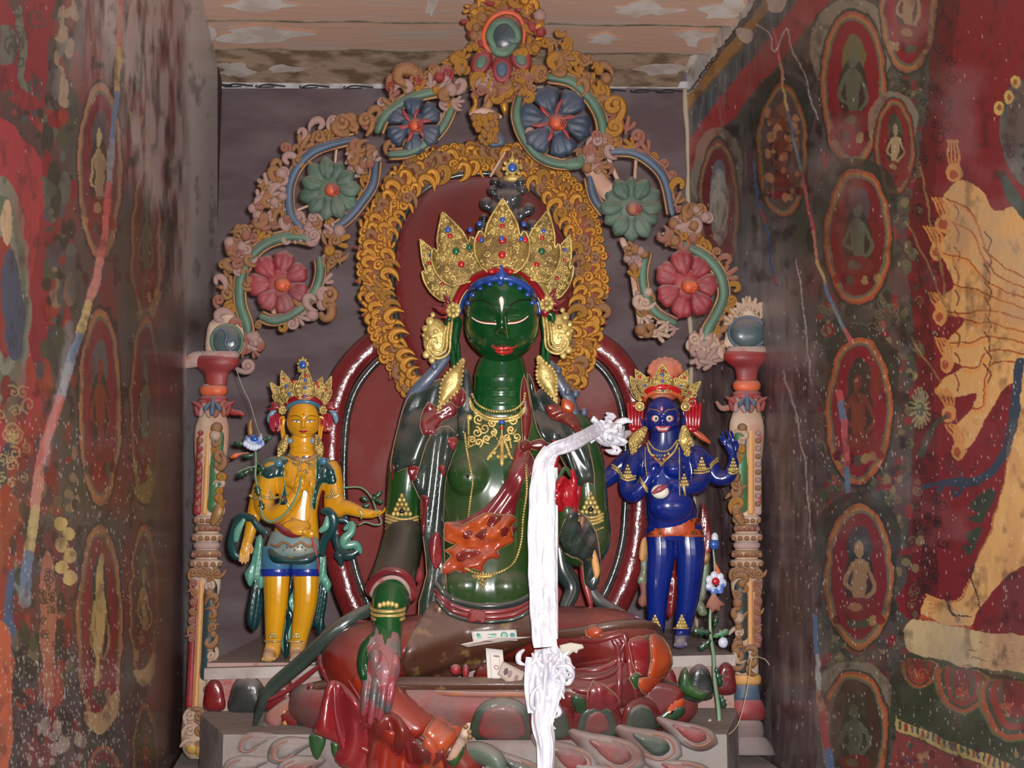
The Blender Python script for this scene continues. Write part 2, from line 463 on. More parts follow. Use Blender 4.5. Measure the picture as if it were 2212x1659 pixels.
# red field with dark scrolls on its left margin
k.fill([(2000, -80), (2300, -80), (2300, 1420), (1965, 1345), (1975, 1200), (1992, 1000), (1985, 800), (1975, 600), (1990, 420), (2015, 250), (2040, 100)], RED)
k.fill([(1990, -80), (2070, -80), (2060, 120), (2030, 300), (2020, 420), (2010, 640), (2020, 900), (2030, 1200), (2010, 1330), (1960, 1330), (1965, 1100), (1980, 800), (1960, 560), (1975, 380), (2010, 180)], (92, 30, 32), .9)
k.curls((1990, 2060, -60, 360), 26, (44, 26, 28), 4, (8, 16), 2.6); k.curls((1975, 2025, 380, 1290), 46, (48, 28, 28), 5, (7, 14), 2.6)
k.curls((1975, 2040, 1090, 1290), 20, (36, 26, 26), 15, (8, 14), 2.6)
# foliage between the medallions
for bx, n, sd in (((1780, 2000, 180, 400), 26, 1), ((1900, 1990, 380, 700), 40, 2), ((1900, 1990, 700, 1350), 70, 3), ((1770, 1930, 640, 740), 34, 4), ((1775, 1930, 1030, 1100), 36, 5), ((1780, 1960, 1380, 1460), 36, 6), ((1760, 1800, 760, 1500), 30, 7), ((1890, 1990, 150, 260), 20, 8)):
    k.blobs(bx, n, [GRN, (84, 90, 66), RED, DGR, (130, 50, 46), (120, 112, 78), (52, 64, 66)], sd, (4, 11))
    k.curls(bx, n // 2, (112, 104, 74), sd + 40, (6, 13), 2.2, .7)
for cx, cy, rx, ry, rg, inn, fg, sd in (
    (1553, 450, 44, 150, (118, 74, 66), (96, 40, 40), (92, 102, 108), 3), (1690, 325, 55, 145, (128, 76, 48), (84, 66, 62), (120, 84, 62), 1),
    (1843, 190, 70, 168, (148, 82, 66), RED, (98, 96, 66), 2), (1962, 10, 62, 148, (140, 90, 70), RED, (92, 98, 100), 4), (1933, 318, 42, 104, (130, 50, 44), (112, 36, 36), GRN, 3),
    (1853, 512, 72, 148, ORG, (104, 32, 34), (78, 68, 74), 2), (1855, 888, 72, 160, (168, 84, 54), RED, (52, 56, 50), 5), (1856, 1245, 74, 156, (154, 90, 56), (110, 38, 42), (56, 62, 60), 8),
    (1846, 1590, 72, 140, (160, 80, 54), (66, 50, 40), (60, 62, 46), 6)):
    k.ell(cx - 4, cy - ry * .5, rx * 1.28, ry * .66, (132, 124, 104) if sd in (2, 3, 6) and cy < 500 or sd == 6 else DGR, .75)
    medallion(k, cx, cy, rx, ry, rg, inn, fg, sd)
k.ell(1555, 450, 20, 84, (140, 142, 140), .8)
k.blobs((1655, 1725, 240, 430), 46, [(150, 104, 76), (122, 84, 62), (96, 66, 56), (168, 124, 92)], 11, (4, 10))
# many-armed ochre figure
fan = [(2058, 400), (2082, 388), (2120, 412), (2147, 455), (2212, 440), (2300, 430), (2300, 1000), (2180, 950), (2212, 830), (2172, 835), (2130, 905), (2096, 960), (2070, 972), (2060, 930), (2100, 880), (2110, 850), (2060, 856), (2022, 850), (2040, 815), (2078, 795), (2040, 770), (2046, 735), (2084, 692), (2022, 670), (2034, 640), (2060, 612), (2034, 548), (2044, 478), (2036, 430)]
k.fill(fan, (206, 158, 98), wear=.15)
for i, (ex, ey) in enumerate([(2046, 430), (2044, 478), (2036, 545), (2058, 612), (2026, 668), (2082, 692), (2046, 740), (2076, 794), (2100, 880)]):
    k.line([(ex, ey), ((ex + 2150) / 2, ey + 26 - i * 4), (2148, 560 + i * 28), (2300, 640 + i * 20)], 3.4, (150, 72, 36), .9)
    k.line([(ex + 6, ey + 8), ((ex + 2150) / 2, ey + 33 - i * 4), (2142, 568 + i * 28)], 7, (216, 128, 60), .45)
    k.line([(2126, 500 + i * 36), (2140, 520 + i * 36), (2136, 540 + i * 36)], 3, (84, 50, 40), .8)
    k.line([(2062, 440 + i * 46), (2072, 456 + i * 46), (2068, 474 + i * 46)], 3, (110, 56, 40), .8)
for (hx, hy, up) in ((2058, 330, -1), (2035, 440, -.4), (2020, 500, -.3), (2028, 640, -.3), (2040, 740, -.3), (2045, 850, -.3), (2068, 930, -.2)):     # hands
    for j in range(4): k.line([(hx + 4, hy + 42), (hx - 9 + j * 8, hy + 14), (hx - 12 + j * 7 + (0 if up < -.9 else -10), hy - 34 * (.8 if up < -.9 else .3))], 5, (196, 132, 72), .95)
    k.ell(hx + 4, hy + 44, 16, 20, (200, 144, 84), .95); k.ell(hx + 2, hy + 46, 8, 10, (150, 60, 46), .8)
k.line([(1985, 360), (2030, 560), (2040, 640)], 4.5, (140, 116, 74), .8); k.line([(1960, 480), (2000, 560), (2040, 660)], 4, (128, 106, 70), .8); k.line([(1970, 730), (2030, 830)], 4, (140, 116, 74), .8)
k.fill([(2160, 372), (2176, 385), (2230, 470), (2240, 500), (2205, 470), (2170, 420)], (58, 74, 66))
k.ell(2215, 290, 55, 115, (84, 96, 90), .95, tilt=.1); k.curls((2170, 2250, 190, 400), 18, (50, 44, 44), 9, (5, 10))
for x, y in ((2192, 178), (2178, 208), (2158, 232)): k.ell(x, y, 10, 14, (190, 160, 90)); k.ell(x, y, 4, 6, (140, 80, 50))
k.fill([(2185, 950), (2300, 930), (2300, 1157), (2180, 1240), (2118, 1313), (2097, 1352), (2040, 1348), (1988, 1327), (2002, 1290), (2040, 1297), (2076, 1287), (2118, 1193), (2149, 1110), (2175, 1017)], (208, 162, 102), wear=.15)
k.line([(2187, 955), (2150, 1112), (2118, 1195), (2078, 1290), (2040, 1299)], 3, (150, 84, 48), .8); k.line([(1990, 1330), (2040, 1352), (2098, 1356)], 9, (168, 74, 48), .9)
k.line([(2046, 1300), (2060, 1325), (2100, 1330)], 3, (60, 50, 46)); k.line([(2110, 1210), (2098, 1250), (2112, 1290), (2120, 1325)], 3, (60, 50, 46))
for j in range(5): k.line([(2030, 1302 + j * 4), (2000 + j * 2, 1286 + j * 10)], 5, (196, 136, 80)); 
k.line([(2205, 780), (2190, 900), (2165, 990), (2110, 1038), (2040, 1040)], 22, (48, 62, 78), w2=16); k.line([(2040, 1040), (2030, 1060), (2050, 1035), (2064, 1072), (2080, 1036), (1996, 1052)], 10, (48, 60, 76))
k.fill([(2130, 1060), (2150, 1070), (2120, 1130), (2090, 1120), (2112, 1110), (2095, 1095)], (50, 62, 50)); k.fill([(2120, 1140), (2100, 1200), (2076, 1180), (2100, 1178), (2085, 1160)], (50, 62, 50))
for a_ in range(18): 
    t = a_ / 18 * 6.283; k.line([(1988, 882), (1988 + 22 * math.cos(t), 882 + 44 * math.sin(t))], 5, (142, 140, 104), .9, sm=0)
k.ell(1988, 884, 9, 15, (84, 92, 70)); k.line([(2040, 900), (2010, 930), (1990, 985)], 12, (62, 70, 58), .9)
# cushion with faint writing-like wear, cloud base below
k.fill([(1955, 1372), (1962, 1342), (1990, 1337), (2107, 1362), (2300, 1392), (2300, 1490), (2212, 1470), (2056, 1433), (1966, 1408)], (192, 172, 128), wear=.3)
q_ = np.random.RandomState(3)
for _ in range(34):
    x = q_.uniform(2075, 2260); y = q_.choice([1384, 1402, 1420, 1436]) + (x - 2080) * .2; k.line([(x, y), (x + 4, y + q_.uniform(-4, 5)), (x + 9, y + 1)], 2, (122, 96, 76), .8, sm=0)
k.fill([(1950, 1412), (2056, 1438), (2300, 1490), (2300, 1730), (2140, 1660), (1940, 1590), (1925, 1500)], (50, 62, 44))
for cx, cy, r in ((1985, 1452, 38), (2078, 1488, 56), (2195, 1530, 78)):
    for f, c_ in ((1, (96, 100, 66)), (.93, ORG), (.78, (52, 62, 46)), (.66, (140, 50, 44)), (.46, GRN), (.30, (116, 46, 46))): k.fill([(cx - r * f, cy - r * .75), (cx + r * f, cy - r * .5), (cx + r * f * .9, cy + r * .4 * f), (cx + r * .1, cy + r * .95 * f), (cx - r * .75 * f, cy + r * .55 * f)], c_, .95)
    k.curls((cx - r * .4, cx + r * .4, cy - r * .1, cy + r * .4), 4, (176, 84, 60), int(cx), (6, 12), 3)
k.fill([(1935, 1552), (2140, 1634), (2300, 1694), (2300, 1725), (2140, 1660), (1935, 1578)], (170, 150, 98), sm=0)
for i in range(30): k.line([(1945 + i * 12, 1560 + i * 4.6), (1945 + i * 12, 1574 + i * 4.6)], 4.5, [(60, 66, 60), (130, 50, 46), (70, 76, 90)][i % 3], .9, sm=0)
k.fill([(1935, 1580), (2140, 1662), (2300, 1728), (1900, 1728), (1925, 1640)], (120, 58, 56), sm=0); k.blobs((1940, 2280, 1600, 1720), 60, [GRN, (60, 60, 80), (150, 120, 86), DRED], 31, (3, 7))
# dusty part beside the pillar, its greys lightened in place of light
g = np.clip(1 - np.abs(k.X - (1630 + (k.Y - 400) * .08)) / 95, 0, 1) * np.clip((k.Y - 380) / 160, 0, 1)
tint(k, g * (.35 + n3 * 1.1), (146, 142, 144), .85)
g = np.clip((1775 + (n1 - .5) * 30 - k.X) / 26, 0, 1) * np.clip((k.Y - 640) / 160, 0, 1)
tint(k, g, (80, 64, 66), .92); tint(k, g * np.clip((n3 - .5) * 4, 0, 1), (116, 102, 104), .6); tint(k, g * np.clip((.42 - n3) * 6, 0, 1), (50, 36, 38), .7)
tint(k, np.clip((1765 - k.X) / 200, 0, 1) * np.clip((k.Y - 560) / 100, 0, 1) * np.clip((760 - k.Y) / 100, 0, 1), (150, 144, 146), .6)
tint(k, np.clip((n3 - .62) * 7, 0, 1) * np.clip((1900 - k.X) / 300, 0, 1), (118, 114, 112), .45)
# rainbow edge line and cracks
def rainbow(k, pts, w, cs, seg=1):
    P = cr(np.array(pts, float), 5); n = len(P)
    for i in range(n - 1):
        k.line([P[i], P[i + 1]], w[0] + (w[1] - w[0]) * i / n, cs[(i // seg) % len(cs)], .9, sm=0, wear=.1)
k_cols = [(176, 74, 84), (186, 120, 100), (176, 160, 104), (84, 114, 150), (108, 132, 140), (176, 90, 92)]
rainbow(k, [(1672, 60), (1690, 170), (1705, 260), (1730, 370), (1752, 480), (1770, 580), (1800, 660), (1838, 740)], (5, 9), k_cols, 3)
rainbow(k, [(1812, 850), (1826, 930), (1832, 1060)], (16, 12), [(176, 84, 88), (92, 118, 146), (176, 84, 88)], 2)
rainbow(k, [(1762, 1330), (1768, 1480), (1780, 1560), (1800, 1720)], (9, 20), [(84, 118, 158), (176, 178, 180), (172, 128, 106), (160, 72, 76)], 3)
rainbow(k, [(1628, 350), (1640, 440), (1655, 500), (1668, 600), (1680, 620)], (5, 5), [(72, 96, 140), (72, 96, 140), (150, 80, 84)], 3)
for P_ in ([(1636, 50), (1662, 70), (1672, 110), (1700, 60), (1712, 110), (1740, 170), (1765, 260)], [(1720, 560), (1740, 700), (1752, 830)], [(1690, 800), (1720, 900), (1745, 1050), (1752, 1180)]): k.line(P_, 3, (176, 168, 166), .8)
k.fill([(1660, -20), (1700, -10), (1688, 26), (1664, 20)], (172, 156, 144)); k.fill([(1592, 60), (1630, 66), (1622, 92), (1600, 88)], (164, 150, 140))
k.flakes(900, 4, box_=(1700, 2250, 700, 1700)); k.flakes(400, 5)
tint(k, (n2 - .58) * 5, (40, 30, 30), .35); tint(k, (fbm(k.nx, k.ny, 60, 60) - .56) * 5, (150, 140, 138), .35)

wr = empty('wall_right', (XR + .1, 0, .0)); wr['kind'] = 'structure'
M_mur = mat('mural_paint', (1, 1, 1, 1), .42, vcol=True, bump=.25, bs=40, coat=.25)
M_plaster = mat('old_plaster', col(84, 72, 70), .8, c2=col(110, 60, 58), ns=5, bump=.3)
g = np.clip((1640 - k.X) / 110, 0, 1); k.I = k.I * (1 + .5 * g[..., None]); k.I = k.I * (1 - .17 * np.clip((k.X - 1930) / 120, 0, 1))[..., None]  # paint lightened towards the back corner in place of light, near end toned down
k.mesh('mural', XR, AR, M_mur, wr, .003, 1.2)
ZC = float(W([(980, 186, -800)])[0][2])      # ceiling height over the back wall
def slab(p0, p1, z0, z1, th, side):
    n = Vector((p1[1] - p0[1], p0[0] - p1[0], 0)).normalized() * th * side
    V = [(p[0] + q * n.x, p[1] + q * n.y, z) for z in (z0, z1) for q in (0, 1) for p in (p0, p1)]
    return np.array(V), [(0, 1, 3, 2), (4, 6, 7, 5), (0, 4, 5, 1), (2, 3, 7, 6), (0, 2, 6, 4), (1, 5, 7, 3)]
YF = -3.4
emit('plaster_core', slab((XR, YB), (XR + AR * (YB - YF), YF), 0, ZC + .12, .25, -1), M_plaster, wr, False, world=True)

# ---------------- left wall mural
k = Canvas(-70, 470, -70, 1730, 2.0, (80, 70, 70))
n1 = fbm(k.nx, k.ny, 22, 13, 3.2); n2 = fbm(k.nx, k.ny, 8, 29, 2.2); n3 = fbm(k.nx, k.ny, 5, 39, 9)
tint(k, (n1 - .5) * 5, (62, 66, 58), .9); tint(k, (.45 - n1) * 7, (112, 46, 46), .7); tint(k, (n2 - .56) * 6, (46, 42, 40), .8)
k.fill([(-80, -80), (108, -80), (104, 120), (92, 300), (112, 420), (98, 760), (60, 900), (-80, 900)], (124, 46, 52), wear=.25)
k.line([(-40, 190), (40, 262), (128, 362)], 42, (78, 58, 56)); k.blobs((-30, 120, 200, 350), 30, [GRN, BLU, (130, 60, 56), DGR], 3, (4, 8))
k.fill([(0, 250), (60, 310), (112, 376), (88, 470), (70, 600), (66, 760), (92, 900), (50, 980), (-80, 900), (-80, 260)], (146, 54, 60), wear=.2)
for f, c_ in ((1, (112, 116, 102)), (.84, (84, 98, 82)), (.66, (120, 122, 108)), (.5, (128, 52, 50))): k.ell(10, 640, 56 * f, 260 * f, c_, .95, tilt=.02)
k.fill([(8, 560), (28, 540), (50, 640), (48, 760), (20, 770), (4, 660)], (64, 74, 92)); k.ell(15, 480, 12, 50, (178, 150, 120))
k.ell(10, 96, 30, 44, (94, 100, 94)); k.line([(40, 20), (52, 110), (44, 170), (58, 190)], 16, (100, 104, 92)); k.curls((0, 90, -40, 190), 16, (70, 70, 66), 8, (10, 22), 5)
k.fill([(95, 372), (120, 400), (128, 450), (112, 480), (92, 440)], (80, 84, 72))
k.blobs((100, 160, 190, 700), 60, [(84, 88, 78), RED, GRN, (136, 52, 44), (70, 70, 76), DGR], 12, (5, 14), 3); k.blobs((120, 180, 0, 230), 30, [(150, 130, 110), (110, 60, 56), (92, 96, 90)], 13, (6, 14), 3.5)
k.blobs((95, 165, 560, 1100), 60, [(70, 76, 74), DGR, (120, 50, 44), GRN, (128, 104, 84)], 15, (5, 12), 3.5)
k.blobs((0, 110, 800, 1100), 44, [(62, 72, 78), (140, 62, 50), (54, 58, 62), (108, 100, 80), (110, 38, 40)], 16, (7, 16), 3); k.curls((0, 70, 820, 1060), 18, (170, 150, 104), 17, (10, 20), 3.5)
k.fill([(-80, 1060), (44, 1080), (40, 1200), (18, 1260), (-80, 1250)], (160, 82, 50)); k.fill([(0, 1060), (30, 1075), (26, 1250), (12, 1400), (-80, 1400), (-80, 1300), (4, 1240)], (140, 60, 44))
k.fill([(40, 1190), (52, 1240), (50, 1320), (36, 1300), (30, 1220)], (116, 146, 124)); k.fill([(14, 1250), (34, 1240), (30, 1420), (18, 1440), (8, 1350)], (70, 92, 124)); k.fill([(-80, 1360), (14, 1350), (26, 1500), (16, 1659), (-80, 1700)], (184, 96, 66))
k.blobs((30, 150, 1100, 1560), 90, [(120, 42, 42), DGR, (66, 72, 54), (150, 64, 50), (50, 50, 46), (110, 100, 76)], 19, (6, 15), 3.2)
k.fill([(92, 1200), (116, 1220), (122, 1340), (112, 1500), (96, 1500), (88, 1380)], (158, 104, 84)); k.curls((92, 120, 1230, 1400), 22, (60, 54, 50), 21, (6, 10), 2.2); k.ell(106, 1480, 24, 50, (150, 84, 70), .8, .6)
for i in range(6): k.ell(140 + (10 if i % 2 else -8), 1130 + i * 24, 14, 16, (196, 172, 108))
k.blobs((60, 200, 1560, 1720), 60, [(150, 140, 130), (110, 50, 48), (60, 70, 56), DGR], 23, (4, 12), 2.4)
for cx, cy, rx, ry, rg, inn, fg, sd, w_ in (
    (216, 370, 47, 190, (150, 102, 88), (104, 44, 48), (80, 78, 80), 3, 0), (316, 528, 33, 180, (124, 78, 56), (84, 42, 40), (74, 82, 66), 2, 1), (216, 880, 46, 215, (150, 96, 80), (114, 44, 50), (84, 88, 88), 1, 0),
    (314, 885, 34, 205, (120, 70, 60), (96, 40, 42), (70, 66, 58), 6, 1), (215, 1358, 49, 228, (168, 104, 86), (118, 38, 44), (54, 60, 54), 8, 1), (311, 1310, 31, 175, (138, 76, 58), (86, 54, 50), (84, 86, 66), 4, 1),
    (314, 1640, 28, 120, (128, 84, 60), (72, 58, 46), (80, 78, 60), 5, 0), (226, 1720, 44, 110, (140, 70, 54), (100, 46, 44), GRN, 2, 0), (300, 150, 30, 170, (120, 84, 72), (92, 62, 62), (88, 84, 82), 6, 0)):
    medallion(k, cx, cy, rx, ry, rg, inn, fg, sd)
    if w_: k.fill([(cx - rx * .72, cy + ry * .80), (cx, cy + ry * .78), (cx + rx * .84, cy + ry * .55), (cx + rx * .7, cy + ry * .82), (cx + rx * .1, cy + ry * .99), (cx - rx * .5, cy + ry * .93)], (166, 142, 104) if cy > 1000 else (120, 104, 70))
k.fill([(212, 1210), (222, 1205), (226, 1300), (222, 1400), (210, 1400), (206, 1300)], (176, 152, 100)); k.line([(205, 1300), (200, 1350), (212, 1430), (206, 1480)], 8, (170, 148, 100))
# streaks of plaster dust at the top, painted-in brightness at the back corner, dark strip beside the pillar
e1 = 150 + (n1 - .5) * 90 + np.clip(k.Y, 0, 760) * .30
g = np.clip((k.X - e1) / 70, 0, 1) * np.clip((820 - k.Y) / 200, 0, 1)
tint(k, g * np.clip(.25 + (n3 - .36) * 3.2, 0, 1), (178, 170, 170), .86)
tint(k, np.clip((k.X - 385) / 30, 0, 1) * np.clip((900 - k.Y) / 150, 0, 1), (214, 212, 212), .95)  # pale grey in place of the light that only grazes this corner
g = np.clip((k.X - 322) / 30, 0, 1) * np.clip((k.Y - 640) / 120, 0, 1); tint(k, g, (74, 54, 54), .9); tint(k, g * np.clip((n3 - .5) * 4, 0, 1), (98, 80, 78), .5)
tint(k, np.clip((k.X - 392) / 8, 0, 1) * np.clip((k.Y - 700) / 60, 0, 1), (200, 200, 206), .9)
tint(k, np.clip(1 - np.abs(k.X - 190) / 70, 0, 1) * np.clip(1 - np.abs(k.Y - 100) / 150, 0, 1) * n1 * 1.6, (150, 146, 146), .8)
lc = [(178, 98, 96), (184, 128, 118), (184, 166, 116), (104, 124, 150), (130, 140, 150), (178, 84, 82)]
rainbow(k, [(262, -60), (260, 40), (256, 150), (244, 280), (236, 400), (228, 490), (205, 610), (176, 710), (150, 790), (122, 880), (92, 980), (78, 1080), (60, 1200), (52, 1300)], (9, 26), lc, 4)
k.line([(150, 700), (140, 800), (112, 900), (100, 1000)], 14, (196, 190, 190), .35, soft=True)  # soft flash sheen along the ridge, painted into the mural
k.flakes(700, 7, box_=(0, 330, 900, 1700)); k.flakes(260, 8, (190, 184, 180)); k.flakes(500, 9, (215, 210, 205), box_=(20, 260, 1400, 1700))
tint(k, (n2 - .60) * 5, (44, 34, 34), .35)
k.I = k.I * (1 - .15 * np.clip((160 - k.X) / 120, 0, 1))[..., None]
wl = empty('wall_left', (XL - .1, 0, .0)); wl['kind'] = 'structure'
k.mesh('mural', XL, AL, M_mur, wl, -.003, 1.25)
emit('plaster_core', slab((XL, YB), (XL + AL * (YB - YF), YF), 0, ZC + .12, .25, 1), M_plaster, wl, False, world=True)

# ---------------- back wall, floor, ceiling planks
M_back = mat('back_wall_paint', col(118, 103, 106), .78, c2=col(100, 80, 84), ns=3.2, bump=.2, bs=30, stretch=(1, 1, 2.4), c2lo=.4, c2hi=.6)
wb = empty('wall_back', (-.18, YB, 0)); wb['kind'] = 'structure'
emit('painted_plaster', slab((XL - .1, YB), (XR + .1, YB), 0, ZC + .12, .2, -1), M_back, wb, False, world=True)
M_band = mat('white_band', col(205, 204, 208), .6, c2=col(160, 150, 148), ns=20, bump=.1); M_black = mat('black_marks', col(38, 38, 44), .6, bump=0)
emit('painted_band', merge([box(440, 1500, 176, 191, -801, -796)]), M_band, wb, False)
V, F = [], []
ml = []
for x in (470, 515, 585, 680, 775, 1320, 1395, 1450):
    y = 182 + (x - 460) * .014
    ml += [tube([(x - 26, y + 3, -795), (x - 10, y - 1, -795), (x + 12, y + 1, -795), (x + 30, y + 3, -795)], 1.9, 5, 3, .4), tube([(x - 30, y, -795), (x - 33, y + 3, -795), (x - 26, y + 5, -795), (x + 6, y + 4, -795)], 1.5, 5, 3, .4)]
emit('scroll_marks', merge(ml), M_black, wb)
qc = np.random.RandomState(4); emit('corner_filler', tube(np.array([(XR - .006 + qc.uniform(-.006, .004), YB - .006, z) for z in np.linspace(.95, ZC - .02, 26)]), .008 + .004 * qc.rand(26), 6, 2), mat('pale_filler', col(196, 178, 156), .8, bump=.4), wb, True, world=True)
floor = emit('floor', (np.array([(-2.2, 1, 0), (2.2, 1, 0), (2.2, YF, 0), (-2.2, YF, 0), (-2.2, 1, -.1), (2.2, 1, -.1), (2.2, YF, -.1), (-2.2, YF, -.1)]), [(3, 2, 1, 0), (4, 5, 6, 7), (0, 1, 5, 4), (2, 3, 7, 6), (1, 2, 6, 5), (3, 0, 4, 7)]),
    mat('earth_floor', col(96, 84, 76), .9, c2=col(70, 62, 58), ns=6, bump=.4), None, False, world=True); floor['kind'] = 'structure'
ce = empty('ceiling', (-.1, 0, ZC)); ce['kind'] = 'structure'
M_plank = mat('ceiling_plank', col(232, 190, 166), .8, c2=col(216, 200, 190), ns=5, bump=.3, bs=18, stretch=(.5, 2.5, 1), c2lo=.5, c2hi=.7)
M_plank2 = mat('stained_plank', col(214, 184, 158), .8, c2=col(150, 124, 96), ns=9, bump=.9, bs=22, c2lo=.45, c2hi=.6)
M_plank3 = mat('whitewash', col(248, 238, 230), .8, c2=col(226, 208, 194), ns=12, bump=.2)
def zdep(y, z=None):       # depth at which the ray through row y meets the ceiling height
    b = (829.5 - y) / FPX; z = ZC if z is None else z; kk = (z - CAMZ) / (st + b * ct); return (D - kk * (ct - b * st)) / S
rows = [186, 110, 46, -22, -95, -175]
ypl = [-zdep(r) * S for r in rows]
for i in range(14):
    ya = ypl[i] if i < 6 else ypl[5] - (i - 5) * .22; yb2 = ypl[i + 1] if i + 1 < 6 else ypl[5] - (i - 4) * .22
    ya_ = YB + .02 if i == 0 else ya
    xl = XL + AL * (YB - ya) - .02; xr = XR + AR * (YB - yb2) + .02
    if i < 3: xr = float(W([((1478, 1543, 1604)[i], (150, 80, 12)[i], -(ya + yb2) / 2 / S)])[0][0])
    z0 = ZC - .004 * (i % 3)
    V = np.array([(x, y, z + (-(x) * .012)) for z in (z0, z0 + .05) for y in (ya_, yb2 + .006) for x in (xl, xr)])
    F = [(0, 2, 3, 1), (4, 5, 7, 6), (0, 1, 5, 4), (2, 6, 7, 3), (0, 4, 6, 2), (1, 3, 7, 5)]
    emit('plank', (V, F), M_plank2 if i == 0 else M_plank, ce, False, world=True)
    if i < 6:     # rounded batten under each joint, worn and slightly wavy
        n = 26; P = []
        for j in range(n):
            x = xl + (xr - xl) * j / (n - 1); P.append((x, yb2 + .004 * math.sin(j * 1.3 + i) , z0 - x * .012 + .006))
        g_ = tube(np.array(P), .013, 8, 2, 1.0); emit('joint_batten', g_, mat('batten', col(166, 152, 132), .8, c2=col(120, 108, 92), ns=14, bump=.6), ce, True, world=True)
emit('plaster_above', (np.array([(x, y, z) for z in (ZC + .054, ZC + .1) for y in (YB + .02, YF) for x in (-1.9, 1.9)]), [(0, 2, 3, 1), (4, 5, 7, 6), (0, 1, 5, 4), (2, 6, 7, 3), (0, 4, 6, 2), (1, 3, 7, 5)]), M_plank3, ce, False, world=True)
# old whitewash left on the plank ends and in patches
q_ = np.random.RandomState(5)
def smear(x, y, rx, ry, seed):
    q = np.random.RandomState(seed); P = [(x + rx * (1 + .35 * q.randn()) * math.cos(t), y + ry * (1 + .25 * q.randn()) * math.sin(t)) for t in np.linspace(0, 6.28, 15)[:-1]]
    P = cr(np.array(P), 3, True); V = []
    for a, b in P:
        b = max(b, -20); kk = (829.5 - b) / FPX; z = ZC - .0125 - ((a - 1106) / FPX * 3.2) * .012; t = (z - CAMZ) / (st + kk * ct); V.append((t * (a - 1106) / FPX, -D + t * (ct - kk * st), z))
    return np.array(V), [tuple(range(len(V)))]
sm_ = [smear(*a) for a in ((560, 12, 60, 16, 1), (455, 75, 16, 22, 2), (560, 76, 80, 20, 3), (930, 14, 12, 20, 4), (500, 150, 34, 16, 5), (620, 150, 40, 8, 6), (1390, 22, 60, 15, 7), (1500, 80, 40, 16, 8), (1440, 150, 46, 12, 9), (1560, 20, 50, 20, 10), (1300, 86, 30, 10, 11))]
for s_ in sm_: emit('whitewash_patch', s_, M_plank3, ce, False, world=True)
# ================================================================ materials of the sculpture
GOLD = mat('gilding', col(190, 138, 56), .36, .45, c2=col(150, 92, 70), ns=26, bump=.5, bs=90, dust=.4, c2lo=.52, c2hi=.7)
BORD = mat('red_border_clay', col(128, 58, 50), .6, c2=col(150, 96, 60), ns=20, bump=.6, dust=.4)
GOLDB = mat('bright_gilding', col(200, 142, 56), .26, .55, c2=col(160, 92, 60), ns=22, bump=.35, bs=70, dust=.2, c2lo=.56, c2hi=.72)
PGOLD = mat('pale_gold_paint', col(212, 186, 112), .34, .35, c2=col(168, 142, 82), ns=30, bump=.5, bs=120, dust=.2)
PINK = mat('worn_pink_clay', col(142, 92, 84), .7, c2=col(160, 96, 62), ns=16, bump=.5, dust=.75)
DPINK = mat('dusty_pink_clay', col(170, 142, 134), .8, c2=col(168, 84, 80), ns=20, bump=.5, dust=.8, c2lo=.55, c2hi=.66)
REDP = mat('red_paint', col(150, 42, 46), .5, c2=col(124, 44, 48), ns=12, bump=.3, dust=.55)
ROSE = mat('rose_petal_paint', col(146, 48, 56), .55, c2=col(124, 42, 50), ns=10, bump=.35, dust=.7, bs=40)
GPET = mat('green_petal_paint', col(80, 104, 88), .6, c2=col(66, 90, 76), ns=12, bump=.35, dust=.6, bs=40)
BPET = mat('blue_petal_paint', col(54, 70, 90), .5, c2=col(44, 58, 76), ns=12, bump=.35, dust=.45, bs=40)
GVINE = mat('green_vine_paint', col(84, 116, 96), .55, c2=col(74, 102, 86), ns=12, bump=.2, dust=.55)
BVINE = mat('blue_vine_paint', col(74, 92, 114), .55, c2=col(66, 82, 102), ns=12, bump=.2, dust=.55)
ORGP = mat('orange_paint', col(208, 96, 54), .5, c2=col(186, 72, 48), ns=14, bump=.3, dust=.5)
CREAM = mat('cream_clay', col(196, 174, 152), .75, c2=col(178, 138, 118), ns=11, bump=.45, dust=.5)
TAN = mat('tan_gilt_clay', col(158, 118, 70), .5, .25, c2=col(140, 88, 66), ns=16, bump=.4, dust=.5)
MAROON = mat('maroon_lacquer', col(120, 30, 34), .25, c2=col(92, 24, 28), ns=5, bump=.8, bs=34, coat=1., dust=.15)
PLATE = mat('red_lacquer_plate', col(100, 18, 12), .5, c2=col(84, 14, 12), ns=4, bump=.25, bs=12, dust=.08, spec=.25, stretch=(1, 1, .4))
BODYPL = mat('dusty_red_plate', col(118, 38, 34), .6, c2=col(134, 92, 90), ns=3.0, bump=.2, spec=.2, dust=.15, c2lo=.5, c2hi=.7)
BLACKR = mat('black_green_rim', col(38, 46, 44), .25, bump=.5, bs=40, coat=1., dust=.6)
STONE = mat('dusty_ledge_clay', col(124, 115, 113), .85, c2=col(118, 98, 96), ns=7, bump=.5, dust=.5, c2lo=.5, c2hi=.65)
STONE2 = mat('lightened_dusty_clay', col(186, 176, 172), .9, c2=col(160, 144, 140), ns=7, bump=.6, dust=.3)  # ledge clay lightened in colour to offset the grazing light on its top
DISC = mat('dark_jewel', col(46, 62, 68), .3, c2=col(70, 88, 92), ns=8, bump=.2, coat=.5, dust=.6)
PGOLD2 = mat('crown_plate_gold', col(150, 124, 66), .45, .35, c2=col(110, 88, 48), ns=30, bump=.6, bs=120, dust=.1)
JBLUE = mat('blue_jewel', col(40, 84, 164), .25, bump=0, coat=1.); JRED = mat('red_jewel', col(176, 26, 34), .25, bump=0, coat=1.); JGRN = mat('green_jewel', col(20, 90, 56), .25, bump=0, coat=1.)

